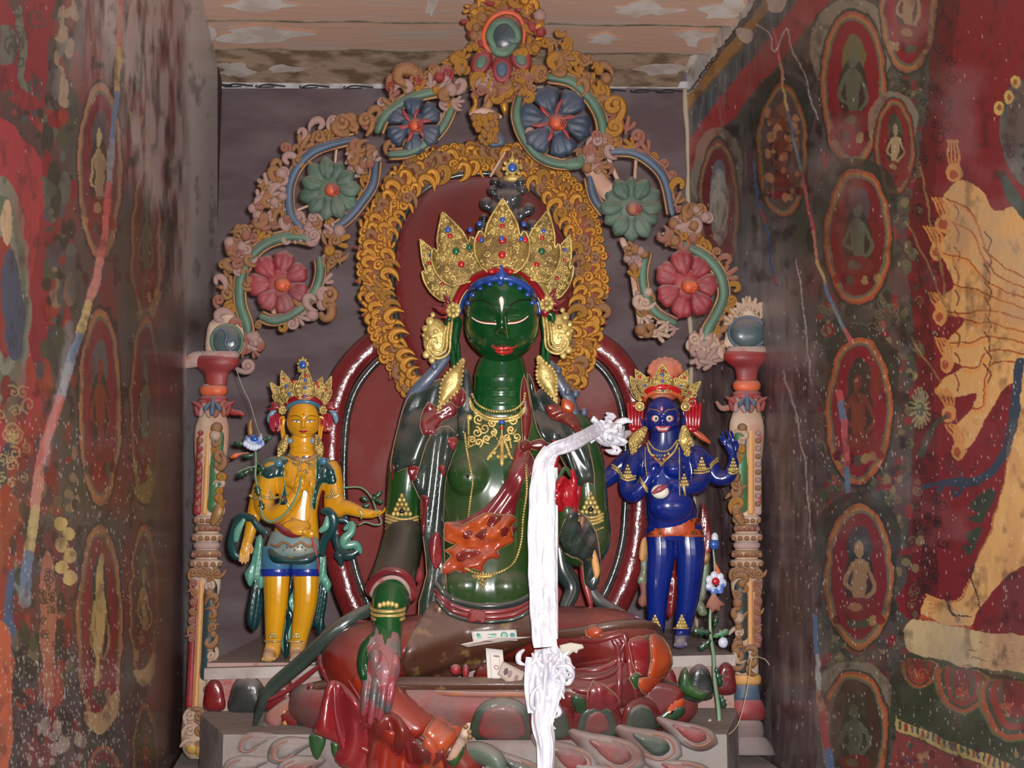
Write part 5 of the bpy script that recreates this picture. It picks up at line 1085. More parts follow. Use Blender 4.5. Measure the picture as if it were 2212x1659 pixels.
# --- ear ornaments
for s, cx, cy in ((-1, 945, 728), (1, 1205, 718)):
    g_ = []
    for k_, (rx, ry) in enumerate(((28, 46), (21, 38), (14, 29))):
        g_.append(tube([(cx - s * 6 - s * rx * (-1), cy - ry * .9, 34), (cx - s * 4 - s * rx, cy - ry * .9 + 4, 34), (cx - s * rx, cy, 36), (cx - s * rx * .85, cy + ry * .75, 36), (cx + s * 2, cy + ry, 36), (cx + s * rx * .8, cy + ry * .55, 35), (cx + s * rx * .5, cy + ry * .1, 35), (cx + s * 2, cy + ry * .25, 35)][1:], 3.2, 7, 5))
    for (ox, oy, r) in ((16, -34, 10), (26, -18, 8), (22, 2, 8), (16, 22, 7), (24, 38, 9), (10, -48, 6), (30, -4, 5), (12, 50, 8), (4, -12, 6)): g_.append(ball((cx + s * ox, cy + oy, 34), (r, r, 5), 9, 6))
    g_.append(ball((cx + s * 4, cy + 4, 24), (28, 44, 8), 14, 10))
    emit('earring', merge(g_), PGOLD, T)
    lx, ly, ex, ey = (1000, 778, 946, 886) if s < 0 else (1164, 772, 1202, 868)
    out = []; A_ = np.array([ex - lx, ey - ly], float); Ln = np.linalg.norm(A_); A_ /= Ln; Pn = np.array([-A_[1], A_[0]])
    sh = [(0, .12), (.1, .3), (.25, .75), (.4, 1), (.55, .95), (.7, .65), (.85, .3), (1, 0)]
    out = [(lx, ly) + A_ * Ln * t + Pn * 20 * w_ for t, w_ in sh] + [(lx, ly) + A_ * Ln * t - Pn * 20 * w_ for t, w_ in sh[::-1][1:]]
    pd = emit('leaf_pendant', patch(out, on(B, 10, 46), 8, 14, 7, 6, 3), PGOLD, T)
    rim_ = cr(np.array(out), 4, True); emit('beaded_edge', merge([ball((x, y, B.h(x, y, 46) if B.h(x, y, 46) > 46 else 56), (4.2, 4.2, 4), 6, 4) for x, y in rim_[::2]]), PGOLD, pd)
    fx, fy = (979, 670) if s < 0 else (1181, 655)
    emit('ear_flower', merge([ball((fx, fy, 62), (6, 6, 5))] + [ball((fx + 11 * math.cos(a), fy + 12 * math.sin(a), 58), (6.5, 6.5, 5), 8, 6) for a in np.linspace(0, 5.4, 8)]), PGOLD, T)
    for o_ in ([(0, 0), (-18, -14), (-24, -2), (-44, -6), (-30, 8), (-16, 12)], [(-4, -8), (-12, -26), (-22, -30), (-14, -10)], [(-6, 8), (-24, 18), (-34, 14), (-16, 22)]):
        emit('ribbon_bow', patch([(fx + s * -1 * -1 * 0 + (-s) * -1 * (-1) * 0 + s * (-x), fy - 3 + y) for x, y in o_], 44, 6, 8, 6, 5, 3), ROBE2, T)
# blue-grey ribbons falling from behind the ears, dark hair locks
for P, r in (([(962, 772, 20), (940, 800, 22), (916, 826, 20), (892, 852, 14), (878, 884, 8), (866, 912, 0)], [12, 13, 14, 12, 10, 6]), ([(1190, 790, 22), (1206, 820, 22), (1224, 850, 20), (1240, 890, 14), (1256, 926, 6)], [12, 13, 13, 11, 7])):
    emit('blue_ribbon', tube(P, r, 9, 5, .45), BGRY, T)
for x, y in ((1226, 846), (1244, 850), (1262, 890), (938, 790), (1206, 800)): emit('ribbon_curl', ball((x, y, 26), (8, 10, 6), 9, 6), BGRY, T)

# ---------------------------------------------------------------- cloth
def cloth(name, out, m, off=9, dflt=10, dome=6, w=14, step=8, fold=None, par=None, surf=B, edge=None, reg=False, skirt=8, er=1.15):
    g = patch(out, on(surf, off, dflt), dome, w, step, skirt, 4, fold)
    o = emit(name, g, m, par or T)
    if reg: surf.add(g)
    if edge:
        Q = cr(np.array(out, float), 4, True); S2 = Surf(); S2.add(g)
        hh = [(x, y, max(S2.h(x, y, -99), surf.h(x, y, dflt)) + 1.5) for x, y in Q[::2]]
        emit('piped_hem', tube(hh, er, 6, 1, closed=True), edge, o)
    return o
def fo(ang, wl, amp, ph=0):
    c_, s_ = math.cos(ang), math.sin(ang); return lambda X, Y: amp * np.sin((X * c_ + Y * s_) * 2 * math.pi / wl + ph)
ROUGH = None
# cape over the arm at the left of the picture
cloth('shoulder_cape', [(1011, 806), (1014, 860), (1010, 918), (1006, 942), (990, 945), (978, 968), (972, 998), (962, 1010), (950, 1030), (930, 1040), (905, 1012), (878, 1010), (846, 1022), (846, 985), (858, 930), (872, 880), (890, 848), (930, 826), (975, 812)], CAPE, 8, 8, 7, 18, 9, fo(.25, 46, 2.5), edge=EDGE, reg=True)
cloth('cape_fall', [(940, 930), (968, 920), (990, 950), (976, 990), (962, 1040), (958, 1120), (960, 1200), (966, 1300), (962, 1360), (944, 1398), (920, 1408), (905, 1380), (905, 1300), (922, 1240), (914, 1160), (908, 1080), (890, 1042), (905, 1012), (920, 960)], CAPE, 14, 60, 10, 16, 8, fo(.12, 26, 4), edge=EDGE, reg=True)
cloth('neck_lappet', [(998, 806), (1012, 800), (1022, 850), (1022, 900), (1012, 942), (992, 948), (988, 900), (994, 850)], CAPE, 16, 40, 5, 10, 7, reg=True)
for P in ([(966, 948), (990, 944), (984, 968), (976, 972)], [(945, 1008), (962, 1005), (960, 1030), (952, 1020)], [(881, 1010), (904, 1008), (900, 1032), (888, 1040)], [(908, 1072), (928, 1076), (920, 1110), (914, 1160), (908, 1120)], [(930, 1160), (950, 1150), (954, 1210), (940, 1230), (926, 1190)], [(846, 1008), (852, 1006), (850, 1030), (846, 1036)], [(900, 1220), (914, 1240), (905, 1262), (898, 1250)], [(898, 1342), (912, 1348), (906, 1386), (896, 1376)]): cloth('red_lining', P, ROBE2, 12, 66 if P[0][1] > 1050 else 24, 4, 6, 5)
cloth('red_shoulder_bow', [(925, 868), (945, 880), (972, 868), (988, 880), (980, 900), (955, 910), (935, 938), (912, 936), (908, 905)], ROBE2, 12, 34, 7, 12, 7, fo(1, 22, 3), edge=EDGE, er=1.3)
cloth('red_shoulder_bow', [(972, 842), (1000, 838), (1006, 862), (992, 880), (975, 868)], ROBE2, 14, 36, 6, 10, 6, edge=EDGE, er=1.2)
# cape over the other arm
cloth('shoulder_cape', [(1138, 806), (1150, 822), (1158, 850), (1172, 838), (1200, 872), (1236, 898), (1262, 935), (1280, 1000), (1284, 1046), (1270, 1042), (1246, 1050), (1228, 1020), (1212, 990), (1200, 962), (1178, 955), (1160, 925), (1148, 870)], CAPE, 8, 8, 7, 18, 9, fo(-.5, 30, 3), edge=EDGE, reg=True)
for P in ([(1216, 860), (1240, 872), (1236, 892), (1214, 884)],): cloth('orange_bow', P, ORL, 14, 34, 6, 8, 5)
cloth('red_shoulder_bow', [(1178, 878), (1205, 874), (1238, 892), (1256, 920), (1250, 935), (1220, 915), (1190, 905)], ROBE, 12, 30, 6, 10, 6, fo(1.2, 20, 3))
for P in ([(1262, 944, 30), (1276, 990, 26), (1286, 1030, 20), (1278, 1046, 20)], [(1240, 950, 44), (1250, 1000, 44), (1256, 1046, 40)], [(1212, 940, 52), (1226, 980, 54), (1240, 1020, 52)]): emit('cape_strand', tube(P, [5, 7, 6, 4][:len(P)], 8, 5), CAPE, T)
cloth('red_lining', [(1243, 1056), (1256, 1052), (1252, 1090), (1244, 1108), (1238, 1090)], REDL, 20, 60, 4, 6, 5)
# scarf end over the right-hand forearm, hanging to the knee
cloth('arm_drape', [(1206, 1160), (1234, 1100), (1262, 1112), (1288, 1150), (1296, 1200), (1296, 1250), (1282, 1276), (1262, 1260), (1258, 1214), (1236, 1204), (1212, 1188)], CAPE, 12, 70, 9, 16, 8, fo(.5, 24, 4), edge=EDGE)
for P, r in (([(1226, 1180, 104), (1250, 1150, 112), (1258, 1122, 106)], 7), ([(1214, 1172, 110), (1238, 1150, 118), (1242, 1120, 112)], 6)): emit('wrist_scarf_roll', tube(P, r, 8, 5), TAN, T)
emit('hanging_scarf', tube([(1282, 1240, 70), (1278, 1272, 74), (1296, 1300, 80), (1330, 1318, 90), (1370, 1336, 100)], [12, 13, 13, 11, 5], 10, 6, .5), CAPE, T)
emit('hanging_scarf', tube([(1256, 1200, 76), (1262, 1250, 78), (1274, 1296, 80), (1278, 1320, 80)], [5, 8, 7, 2], 8, 5, .6), ROBE2, T)
cloth('ochre_lining', [(1280, 1180), (1290, 1200), (1296, 1236), (1286, 1250), (1278, 1215)], OCHP, 14, 84, 4, 6, 5)
emit('arm_cloth', tube([(1208, 1180, 60), (1216, 1230, 58), (1236, 1270, 60), (1222, 1310, 70), (1208, 1338, 80)], [16, 22, 18, 14, 6], 10, 6, .6), CAPE, T)

# skirt and legs: one draped mass
LG = [tube([(1010, 1372, 30), (900, 1396, 70), (800, 1412, 106), (758, 1428, 124)], [64, 70, 72, 66], 18, 6),
      tube([(758, 1428, 122), (800, 1500, 150), (880, 1572, 178), (960, 1620, 195), (1010, 1668, 205)], [64, 66, 60, 50, 40], 18, 6),
      tube([(1110, 1370, 30), (1220, 1380, 80), (1330, 1392, 120), (1392, 1420, 110)], [64, 72, 76, 64], 18, 6),
      tube([(1392, 1430, 110), (1330, 1480, 150), (1240, 1500, 170), (1150, 1480, 150), (1060, 1462, 120)], [60, 62, 56, 48, 36], 18, 6), ball((1060, 1372, 30), (130, 60, 76), 20, 12)]
lg = vox(LG, 4.5, 6); B.add(lg); LSf = Surf(); LSf.add(lg)
lo = emit('skirt', lg, ROBE, T)
cloth('flowered_skirt', [(946, 1292), (1000, 1316), (1060, 1330), (1130, 1318), (1160, 1290), (1168, 1330), (1160, 1380), (1100, 1410), (1040, 1440), (960, 1470), (900, 1480), (870, 1440), (880, 1390), (905, 1340)], BRN, 5, 60, 5, 20, 9, fo(1.2, 60, 3), reg=True)
for i, (dy, r, m) in enumerate(((0, 7.5, CAPE), (13, 7, ROBE2), (24, 6.5, ROBE2), (34, 5, CAPE))):
    P = [(942 + i * 1, 1262 + dy), (968, 1290 + dy), (1010, 1306 + dy), (1060, 1310 + dy), (1110, 1304 + dy), (1148, 1284 + dy), (1168, 1262 + dy)]
    emit('waistband', tube(B.line(P, 3, 40, 3), r, 8, 1, .8), m, T)
emit('sash_end', patch([(1014, 1318), (1048, 1320), (1046, 1346), (1030, 1342), (1012, 1344)], on(B, 8, 70), 5, 6, 5, 5, 2, fo(0, 9, 2)), ROBE2, T)
# chest sash: knot on the shoulder, band across, ruffled orange cloth
cloth('shoulder_tie', [(1132, 808), (1142, 850), (1148, 900), (1140, 950), (1130, 958), (1126, 900), (1124, 850)], ROBE, 9, 40, 6, 7, 6, edge=EDGE, er=1.2, reg=True)
cloth('chest_band', [(1118, 958), (1150, 962), (1140, 1010), (1122, 1070), (1108, 1130), (1118, 1140), (1098, 1165), (1060, 1170), (1010, 1170), (965, 1150), (962, 1128), (1000, 1122), (1050, 1092), (1084, 1050), (1106, 1000)], ROBE2, 8, 60, 7, 12, 7, fo(.62, 22, 3.2), reg=True, edge=None)
for o_ in ([(1122, 955), (1138, 950), (1150, 962), (1142, 974), (1124, 974)], [(1142, 958), (1168, 948), (1184, 962), (1170, 972), (1148, 970)], [(1140, 972), (1152, 990), (1156, 1020), (1148, 1036), (1140, 1020), (1134, 990)]): cloth('sash_knot', o_, ROBE, 14, 70, 8, 8, 5, edge=EDGE, er=1.1)
emit('sash_tail', tube([(1196, 952, 100), (1202, 975, 104), (1200, 1000, 104), (1196, 1020, 104)], [4, 7, 6, 3], 8, 4), REDL, T)
ruf = [(962, 1128), (1000, 1134), (1046, 1108), (1078, 1112), (1104, 1112), (1116, 1124), (1104, 1140), (1110, 1168), (1094, 1178), (1074, 1190), (1080, 1205), (1058, 1208), (1046, 1220), (1040, 1236), (1022, 1228), (1004, 1238), (985, 1232), (960, 1242), (956, 1222), (975, 1200), (960, 1190), (985, 1176), (962, 1168)]
cloth('ruffled_cloth', ruf, ORL, 14, 76, 9, 14, 6, lambda X, Y: 5 * np.sin((X * .5 + Y * .86) / 6.5) + 3 * np.sin((X - Y) / 9), reg=True, edge=EDGE, er=1.3)
for o_ in ([(1062, 1112), (1084, 1110), (1078, 1128), (1060, 1140), (1050, 1132)], [(1030, 1150), (1052, 1140), (1044, 1166), (1026, 1160)], [(985, 1196), (1010, 1186), (1040, 1192), (1020, 1206), (990, 1214)], [(1000, 1150), (1022, 1144), (1018, 1160), (1002, 1166)], [(1086, 1136), (1100, 1142), (1092, 1160), (1080, 1156)]): cloth('ruffle_fold', o_, ROBE, 2, 80, 5, 7, 5, edge=ORL, er=1.4)
# jewellery
emit('pearl_collar', beads(B.line([(1020, 852), (1030, 872), (1056, 886), (1084, 889), (1112, 884), (1130, 868), (1134, 850)], 3, 20, 8), 3.0), PGOLD, T)
for off in (0, 6.5): emit('collar_ring', tube(B.line([(1014, 862 + off), (1024, 882 + off), (1050, 900 + off), (1084, 904 + off), (1116, 898 + off), (1134, 880 + off)], 3, 20, 4), 3.4, 7, 1, .9), PGOLD, T)
fil = []
qf = np.random.RandomState(8)
def fscroll(cx, cy, r, sg, a0, w_=2.6): return tube([(cx + r * (1 - .8 * u) * math.cos(a0 + sg * u * 8), cy + r * (1 - .8 * u) * math.sin(a0 + sg * u * 8), B.h(cx, cy, 40) + 4) for u in np.linspace(0, 1, 9)], w_, 6, 2)
for cx, cy, r, sg in ((1034, 905, 12, 1), (1046, 925, 13, -1), (1030, 934, 12, 1), (1052, 948, 10, 1), (1034, 956, 10, -1), (1110, 908, 11, -1), (1104, 928, 11, 1), (1116, 944, 10, -1), (1096, 944, 8, 1), (1064, 914, 9, -1), (1066, 934, 8, 1), (1020, 950, 8, 1)): fil.append(fscroll(cx, cy, r, sg, cx * .7))
for a, b_ in (((1012, 905), (1012, 966)), ((1012, 966), (1068, 940)), ((1070, 942), (1084, 965)), ((1084, 905), (1084, 990)), ((1100, 925), (1124, 960)), ((1098, 930), (1104, 966))): fil.append(beads(B.line([a, ((a[0] + b_[0]) / 2, (a[1] + b_[1]) / 2), b_], 3, 30, 5), 3.0, 4.6, 6, 4))
for P, r in (([(1084, 940), (1076, 962), (1058, 984), (1054, 992)], 3.4), ([(1084, 940), (1094, 962), (1102, 984), (1106, 990)], 3.4), ([(1084, 950), (1084, 980), (1084, 1002)], 5)): fil.append(tube(B.line(P, 4, 40, 3), r, 7, 1, .8))
for x, y, r in ((1060, 985, 5), (1068, 978, 5), (1076, 986, 5), (1092, 986, 5), (1100, 980, 5), (1084, 992, 6), (1084, 975, 5), (1014, 902, 7), (1028, 898, 4)): fil.append(ball((x, y, B.h(x, y, 50) + 4), (r, r, 3.5), 8, 5))
pc = emit('filigree_pectoral', merge(fil), PGOLD, T)
emit('square_jewel', merge([ball((1084, 912, B.h(1084, 912) + 7), (8, 5, 3.5), 8, 6)]), JBLUE, pc); emit('square_jewel', ball((1084, 925, B.h(1084, 925) + 7), (7, 3, 3), 8, 6), JRED, pc)
emit('bead_chain', beads(B.line([(1004, 936), (1008, 970), (1016, 1012), (1021, 1040), (1016, 1080), (1012, 1116)], 3, 30, 8), 2.8), PGOLD, T)
emit('bead_chain', beads(B.line([(1136, 1010), (1138, 1060), (1130, 1120), (1126, 1170), (1112, 1212), (1088, 1232), (1060, 1240), (1030, 1238), (1006, 1228)], 4, 40, 8), 3.1), PGOLD, T)
emit('nipple', ball((1011, 1029, B.h(1011, 1029) + 1), 4, 8, 6), mat('dark_stud', col(20, 24, 20), .2, bump=0, coat=1.), T)
emit('belly_pendant', merge([tube([(1022, 1244, B.h(1022, 1244) + 3), (1042, 1246, B.h(1042, 1246) + 4), (1064, 1244, B.h(1064, 1244) + 3)], [4, 6, 4], 8, 4)] + [ball((1042 + (i % 3 - 1) * (8 - i), 1250 + i * 3, B.h(1042, 1250 + i * 3) + 4), 4.4 - .3 * i, 7, 5) for i in range(9)]), PGOLD, T)
def armlet(cx, cy, w_, d0, tilt=0., tri=1):
    gs = []
    for dy in (0, 7, 14): gs.append(tube(B.line([(cx - w_, cy + dy - tilt * w_), (cx - w_ * .5, cy + dy + 5 - tilt * w_ * .5), (cx, cy + dy + 8), (cx + w_ * .5, cy + dy + 6 + tilt * w_ * .5), (cx + w_, cy + dy + tilt * w_)], 2, d0, 3), 3.2, 7, 1))
    if tri:
        for r_ in range(5):
            for i in range(5 - r_): x, y = cx + (i - (4 - r_) / 2) * 9, cy - 4 - r_ * 10; gs.append(ball((x, y, B.h(x, y, d0) + 2), (5, 5.5, 4), 7, 5))
    a_ = emit('armlet', merge(gs), PGOLD, T)
    if tri: emit('jewel', ball((cx, cy - 10, B.h(cx, cy - 10, d0) + 6), (6, 6, 4), 9, 6), DRK, a_)
    emit('armlet_beads', beads(B.line([(cx - w_, cy + 30 - tilt * w_), (cx, cy + 37), (cx + w_, cy + 30 + tilt * w_)], 2, d0, 6), 2.6), PGOLD, a_)
armlet(868, 1114, 34, 30, .05); armlet(1276, 1110, 26, 20)
# sleeve with crimson hem and bracelet on the lowered arm
emit('sleeve', tube([(874, 1150, 34), (862, 1210, 64), (846, 1262, 104)], [43, 46, 50], 20, 6, .95), mat('dusty_sleeve', col(26, 34, 20), .35, c2=col(40, 40, 32), ns=6, bump=.2, coat=.9, dust=.15), T)
emit('sleeve_hem', tube([(797, 1278, 108), (810, 1250, 134), (834, 1234, 148), (864, 1236, 150), (886, 1256, 138), (893, 1288, 108), (880, 1290, 80), (830, 1280, 74)], 9, 10, 5, closed=True), ROBE2, T)
emit('sleeve_lining', tube([(803, 1286, 112), (816, 1260, 138), (838, 1248, 150), (862, 1250, 152), (880, 1268, 140), (884, 1296, 110), (876, 1296, 84), (834, 1288, 78)], 5, 9, 5, closed=True), DPINK, T)
emit('forearm', tube([(850, 1262, 104), (842, 1300, 136), (838, 1340, 166), (838, 1376, 186)], [40, 40, 33, 30], 18, 6), SKIN, T)
emit('bracelet', merge([tube([(838 + r * math.cos(a), y + 9 * math.sin(a) * .8 - 4, 160 + r * math.sin(a)) for a in np.linspace(0, 6.28, 17)[:-1]], 4.2, 7, 3, closed=True) for y, r in ((1318, 36), (1328, 35), (1338, 34))] + [ball((820 + i * 9, 1308 - 4 * math.sin(i * .8), 188), (6, 7, 4), 7, 5) for i in range(5)]), PGOLD, T)
# lowered hand: palm out, fingers down
palm = [tube([(838, 1360, 190), (830, 1400, 214), (828, 1440, 236), (826, 1466, 244)], [30, 38, 40, 34], 16, 5, .55), ball((810, 1430, 246), (18, 30, 15)), ball((852, 1440, 240), (15, 30, 12))]
fg = [[(795, 1462, 246), (790, 1490, 254), (787, 1518, 258), (785, 1542, 256)], [(812, 1468, 250), (808, 1500, 260), (804, 1532, 264), (800, 1560, 262)], [(832, 1468, 248), (828, 1500, 258), (824, 1528, 262), (820, 1552, 260)], [(848, 1462, 244), (846, 1490, 252), (842, 1512, 256), (838, 1536, 254)]]
fr = [[11, 10.5, 9.5, 7.5], [11, 10.5, 9.5, 7.5], [10.5, 10, 9, 7.5], [10, 9.5, 8.5, 7]]
thumb = tube([(806, 1384, 214), (790, 1400, 222), (782, 1430, 236), (784, 1456, 244), (788, 1472, 246)], [16, 14, 12, 10, 8], 12, 5)
hg = vox(palm + [tube(f, r, 12, 5) for f, r in zip(fg, fr)] + [thumb], 2.0, 3)
hn = emit('lowered_hand', hg, SKIN, T); hn.data.materials.append(PALM)
Vh = np.asarray(hg[0]); mi = []
for f in hg[1]:
    p = Vh[list(f)]; nrm = np.cross(p[1] - p[0], p[2] - p[0]); nrm = nrm / (np.linalg.norm(nrm) + 1e-9); mi.append(1 if abs(nrm[2]) > .35 and p[:, 1].mean() > 1374 + 14 * math.sin(p[0, 0] * .16) + 6 * math.sin(p[0, 0] * .5) and p[0, 0] > 794 - (p[0, 1] > 1470) * 14 and p[:, 2].mean() > 226 - (1440 - p[0, 1]) * .3 else 0)
hn.data.polygons.foreach_set('material_index', mi)
HB = Surf(); HB.add(hg)
for P in ([(816, 1462), (806, 1440), (808, 1410), (820, 1392)], [(838, 1462), (846, 1440), (850, 1410)], [(822, 1404), (836, 1426), (840, 1450)]): emit('palm_crease', tube(HB.line(P, -.3, 200, 3), 1.2, 5, 1), REDP, hn)
# raised red hand holding the scarf and lotus stem
rh = [tube([(1226, 1118, 122), (1226, 1080, 136), (1224, 1056, 140)], [20, 24, 22], 12, 5, .7), tube([(1238, 1066, 140), (1240, 1040, 146), (1236, 1018, 146)], [9, 8, 6], 10, 4), tube([(1226, 1052, 144), (1216, 1034, 158), (1208, 1046, 166)], [9, 8, 6], 10, 4), tube([(1216, 1058, 148), (1206, 1044, 160), (1202, 1060, 168)], [9, 8, 6], 10, 4), tube([(1212, 1072, 148), (1202, 1062, 160), (1200, 1078, 166)], [8, 7, 6], 10, 4), tube([(1212, 1098, 142), (1206, 1082, 158), (1208, 1066, 166)], [10, 8, 6], 10, 4)]
emit('raised_hand', vox(rh, 2.2, 3), REDL, T)
emit('lotus_stem', tube([(1206, 1040, 156), (1214, 1020, 152), (1222, 1012, 148), (1232, 1026, 144)], 5, 8, 5), GRL, T)
# folds and patches over the legs ------------------------------------------------
def foldtube(P, r, m, off=-2, dflt=60, name='robe_fold', flat=.8):
    Q = B.line(P, off, dflt, 4); R = np.interp(np.linspace(0, 1, len(Q)), [0, .15, .5, .85, 1], [r * .35, r * .9, r, r * .9, r * .35]); return emit(name, tube(Q, R, 8, 1, flat), m, T)
for P, r, m in (([(1230, 1384), (1290, 1384), (1350, 1372), (1330, 1420), (1270, 1436), (1235, 1440)], 8, ROBE), ([(1240, 1448), (1290, 1448), (1330, 1430), (1338, 1400)], 9, ROBE2), ([(1240, 1466), (1300, 1464), (1340, 1440), (1346, 1400)], 8, ROBE), ([(1236, 1490), (1290, 1494), (1330, 1478)], 9, ROBE2), ([(1318, 1376), (1334, 1400), (1338, 1450), (1334, 1520), (1326, 1560)], 8, ROBE2), ([(1336, 1376), (1356, 1400), (1362, 1450), (1376, 1510)], 9, ROBE2), ([(1180, 1372), (1250, 1366), (1330, 1352), (1400, 1352), (1430, 1372)], 13, BRN), ([(1250, 1520), (1300, 1520), (1330, 1496)], 9, ROBE)):
    foldtube(P, r, m)
for P, m, f in (([(1360, 1382), (1400, 1376), (1404, 1420), (1396, 1456), (1372, 1450), (1362, 1410)], ROBE2, None), ([(1404, 1372), (1432, 1378), (1450, 1412), (1446, 1450), (1420, 1470), (1400, 1458), (1408, 1420)], ORL, None), ([(1390, 1376), (1404, 1372), (1396, 1400), (1402, 1416), (1392, 1400), (1380, 1386)], GRL, None), ([(1360, 1462), (1382, 1452), (1376, 1490), (1366, 1478)], GRL, None), ([(1380, 1466), (1430, 1464), (1462, 1480), (1450, 1500), (1404, 1502), (1386, 1494)], ORL, None), ([(1280, 1470), (1330, 1500), (1338, 1530), (1320, 1560), (1286, 1562), (1268, 1530)], ROBE2, fo(0, 30, 3)), ([(1150, 1480), (1200, 1490), (1250, 1500), (1240, 1530), (1180, 1530), (1140, 1515)], ROBE, fo(.5, 26, 3)), ([(1268, 1354), (1290, 1350), (1302, 1364), (1284, 1378), (1266, 1372)], ORL, None)):
    cloth('robe_panel', P, m, 6, 60, 6, 12, 8, f, edge=EDGE, er=1.3)
cloth('green_lining', [(1232, 1508), (1250, 1500), (1268, 1520), (1262, 1560), (1240, 1580), (1244, 1546)], GRL, 10, 100, 6, 8, 6)
# robe over the raised knee at the left, with ruffles falling to the floor
KN = [(692, 1384), (712, 1352), (756, 1340), (790, 1344)]
foldtube([(790, 1344), (740, 1346), (702, 1370), (690, 1410), (700, 1450), (712, 1476)], 9, ROBE2, -3, 100)
emit('knee_drape', tube([(880, 1280, 60), (800, 1316, 90), (740, 1350, 110), (690, 1394, 110), (640, 1440, 100), (590, 1484, 90), (560, 1530, 90)], [10, 14, 16, 16, 16, 15, 6], 12, 6, .45), CAPE, T)
emit('knee_drape_lining', tube([(700, 1430, 112), (660, 1462, 104), (620, 1492, 98), (580, 1512, 96)], [4, 6, 5, 3], 8, 5, .6), ROBE2, T)
RF = Surf(); RF.b = list(LSf.b)
cloth('robe_fall', [(708, 1476), (736, 1474), (772, 1510), (822, 1568), (862, 1606), (900, 1640), (920, 1720), (760, 1740), (756, 1668), (734, 1656), (722, 1636), (732, 1612), (718, 1600), (694, 1592), (676, 1578), (690, 1540)], ROBE2, 18, 185, 10, 20, 8, lambda X, Y: 9 * np.sin((X * .93 + Y * .2) / 10 + 1.2 * np.sin(Y / 38)), surf=RF)
cloth('robe_fall', [(800, 1560), (850, 1540), (880, 1570), (900, 1600), (935, 1622), (960, 1620), (930, 1690), (900, 1740), (800, 1740), (790, 1640)], ROBE, 22, 180, 10, 18, 8, lambda X, Y: 8 * np.sin((X * .98 + Y * .05) / 8.5 + 1.1 * np.sin(Y / 33 + 1)), surf=RF)
REDOR = mat('orange_red_robe', col(150, 44, 20), .3, c2=col(128, 30, 22), ns=4, bump=.15, bs=14, coat=.8, dust=.15)
cloth('shin_drape', [(762, 1462), (800, 1452), (856, 1462), (905, 1476), (944, 1500), (950, 1530), (934, 1562), (908, 1590), (870, 1600), (830, 1580), (796, 1540), (774, 1500)], REDOR, 6, 120, 6, 24, 9, lambda X, Y: 2.5 * np.sin((X * .7 - Y * .7) / 16), surf=RF)
cloth('robe_fall', [(812, 1586), (850, 1578), (872, 1600), (880, 1650), (884, 1730), (812, 1730), (806, 1650)], REDOR, 26, 190, 8, 14, 8, lambda X, Y: 6 * np.sin(X / 7 + Y / 60), surf=RF)
cloth('orange_trouser', [(945, 1494), (985, 1520), (1012, 1552), (990, 1590), (950, 1636), (930, 1608), (915, 1585), (930, 1560), (950, 1530)], ORL, 14, 180, 8, 20, 8, fo(.8, 44, 3), edge=EDGE, surf=RF)
cloth('orange_trouser', [(920, 1590), (940, 1610), (960, 1660), (960, 1720), (930, 1700), (905, 1640)], ORL, 18, 190, 7, 14, 8, surf=RF)
cloth('trouser_cuff', [(1008, 1552), (1026, 1560), (1010, 1600), (986, 1640), (964, 1640), (990, 1592)], CREAM, 16, 186, 8, 8, 6, surf=RF)
for P in ([(668, 1590), (690, 1580), (704, 1600), (690, 1636), (682, 1642), (672, 1620)], [(716, 1602), (734, 1606), (730, 1640), (718, 1630)], [(876, 1610), (900, 1596), (926, 1620), (900, 1626)], [(965, 1635), (990, 1600), (1006, 1610), (990, 1650), (975, 1656)]): cloth('green_lining', P, GRL, 16, 176, 5, 8, 6, surf=RF)
for P in ([(736, 1478), (760, 1520), (780, 1560), (800, 1568), (812, 1556)], [(752, 1470), (790, 1540), (770, 1600), (800, 1625), (820, 1612), (834, 1590)], [(722, 1480), (724, 1540), (738, 1600), (760, 1660)], [(840, 1560), (850, 1610), (846, 1670)], [(862, 1556), (884, 1620), (890, 1680)]):
    Q = RF.line(P, 26, 180, 4); R = np.interp(np.linspace(0, 1, len(Q)), [0, .2, .6, 1], [2, 6, 7, 3]); emit('robe_fold', tube(Q, R, 8, 1, .8), ROBE2, T)
emit('curled_hem', ball((672, 1488, 110), (10, 14, 8)), ROBE2, T); emit('curled_hem', ball((734, 1638, 185), (12, 14, 10)), ROBE2, T)
# toes of the folded foot and the front of the other foot
emit('toes', merge([ball((958 + i * 8, 1474 + (i % 2) * 3 + i * 1.2, 128), (5.5, 8, 6), 9, 7) for i in range(4)] + [ball((1004, 1476, 132), (8, 9, 8)), ball((1006, 1450, 120), (8, 16, 8)), ball((984, 1446, 112), (12, 12, 8))]), REDP, T)
emit('foot', vox([tube([(1000, 1630, 200), (1034, 1626, 214), (1066, 1640, 228), (1080, 1660, 236)], [24, 26, 24, 18], 14, 5)] + [ball((1052 + i * 9, 1664 - i * 2, 240), (7, 9, 8)) for i in range(5)], 2.6, 3), mat('dusty_green_foot', col(84, 100, 86), .5, c2=col(120, 116, 96), ns=8, bump=.2, coat=.3, dust=.5), T)
emit('anklet', merge([ball((1006 + 10 * math.sin(i), 1570 + i * 11, 215), 6, 7, 5) for i in range(6)]), TAN, T)
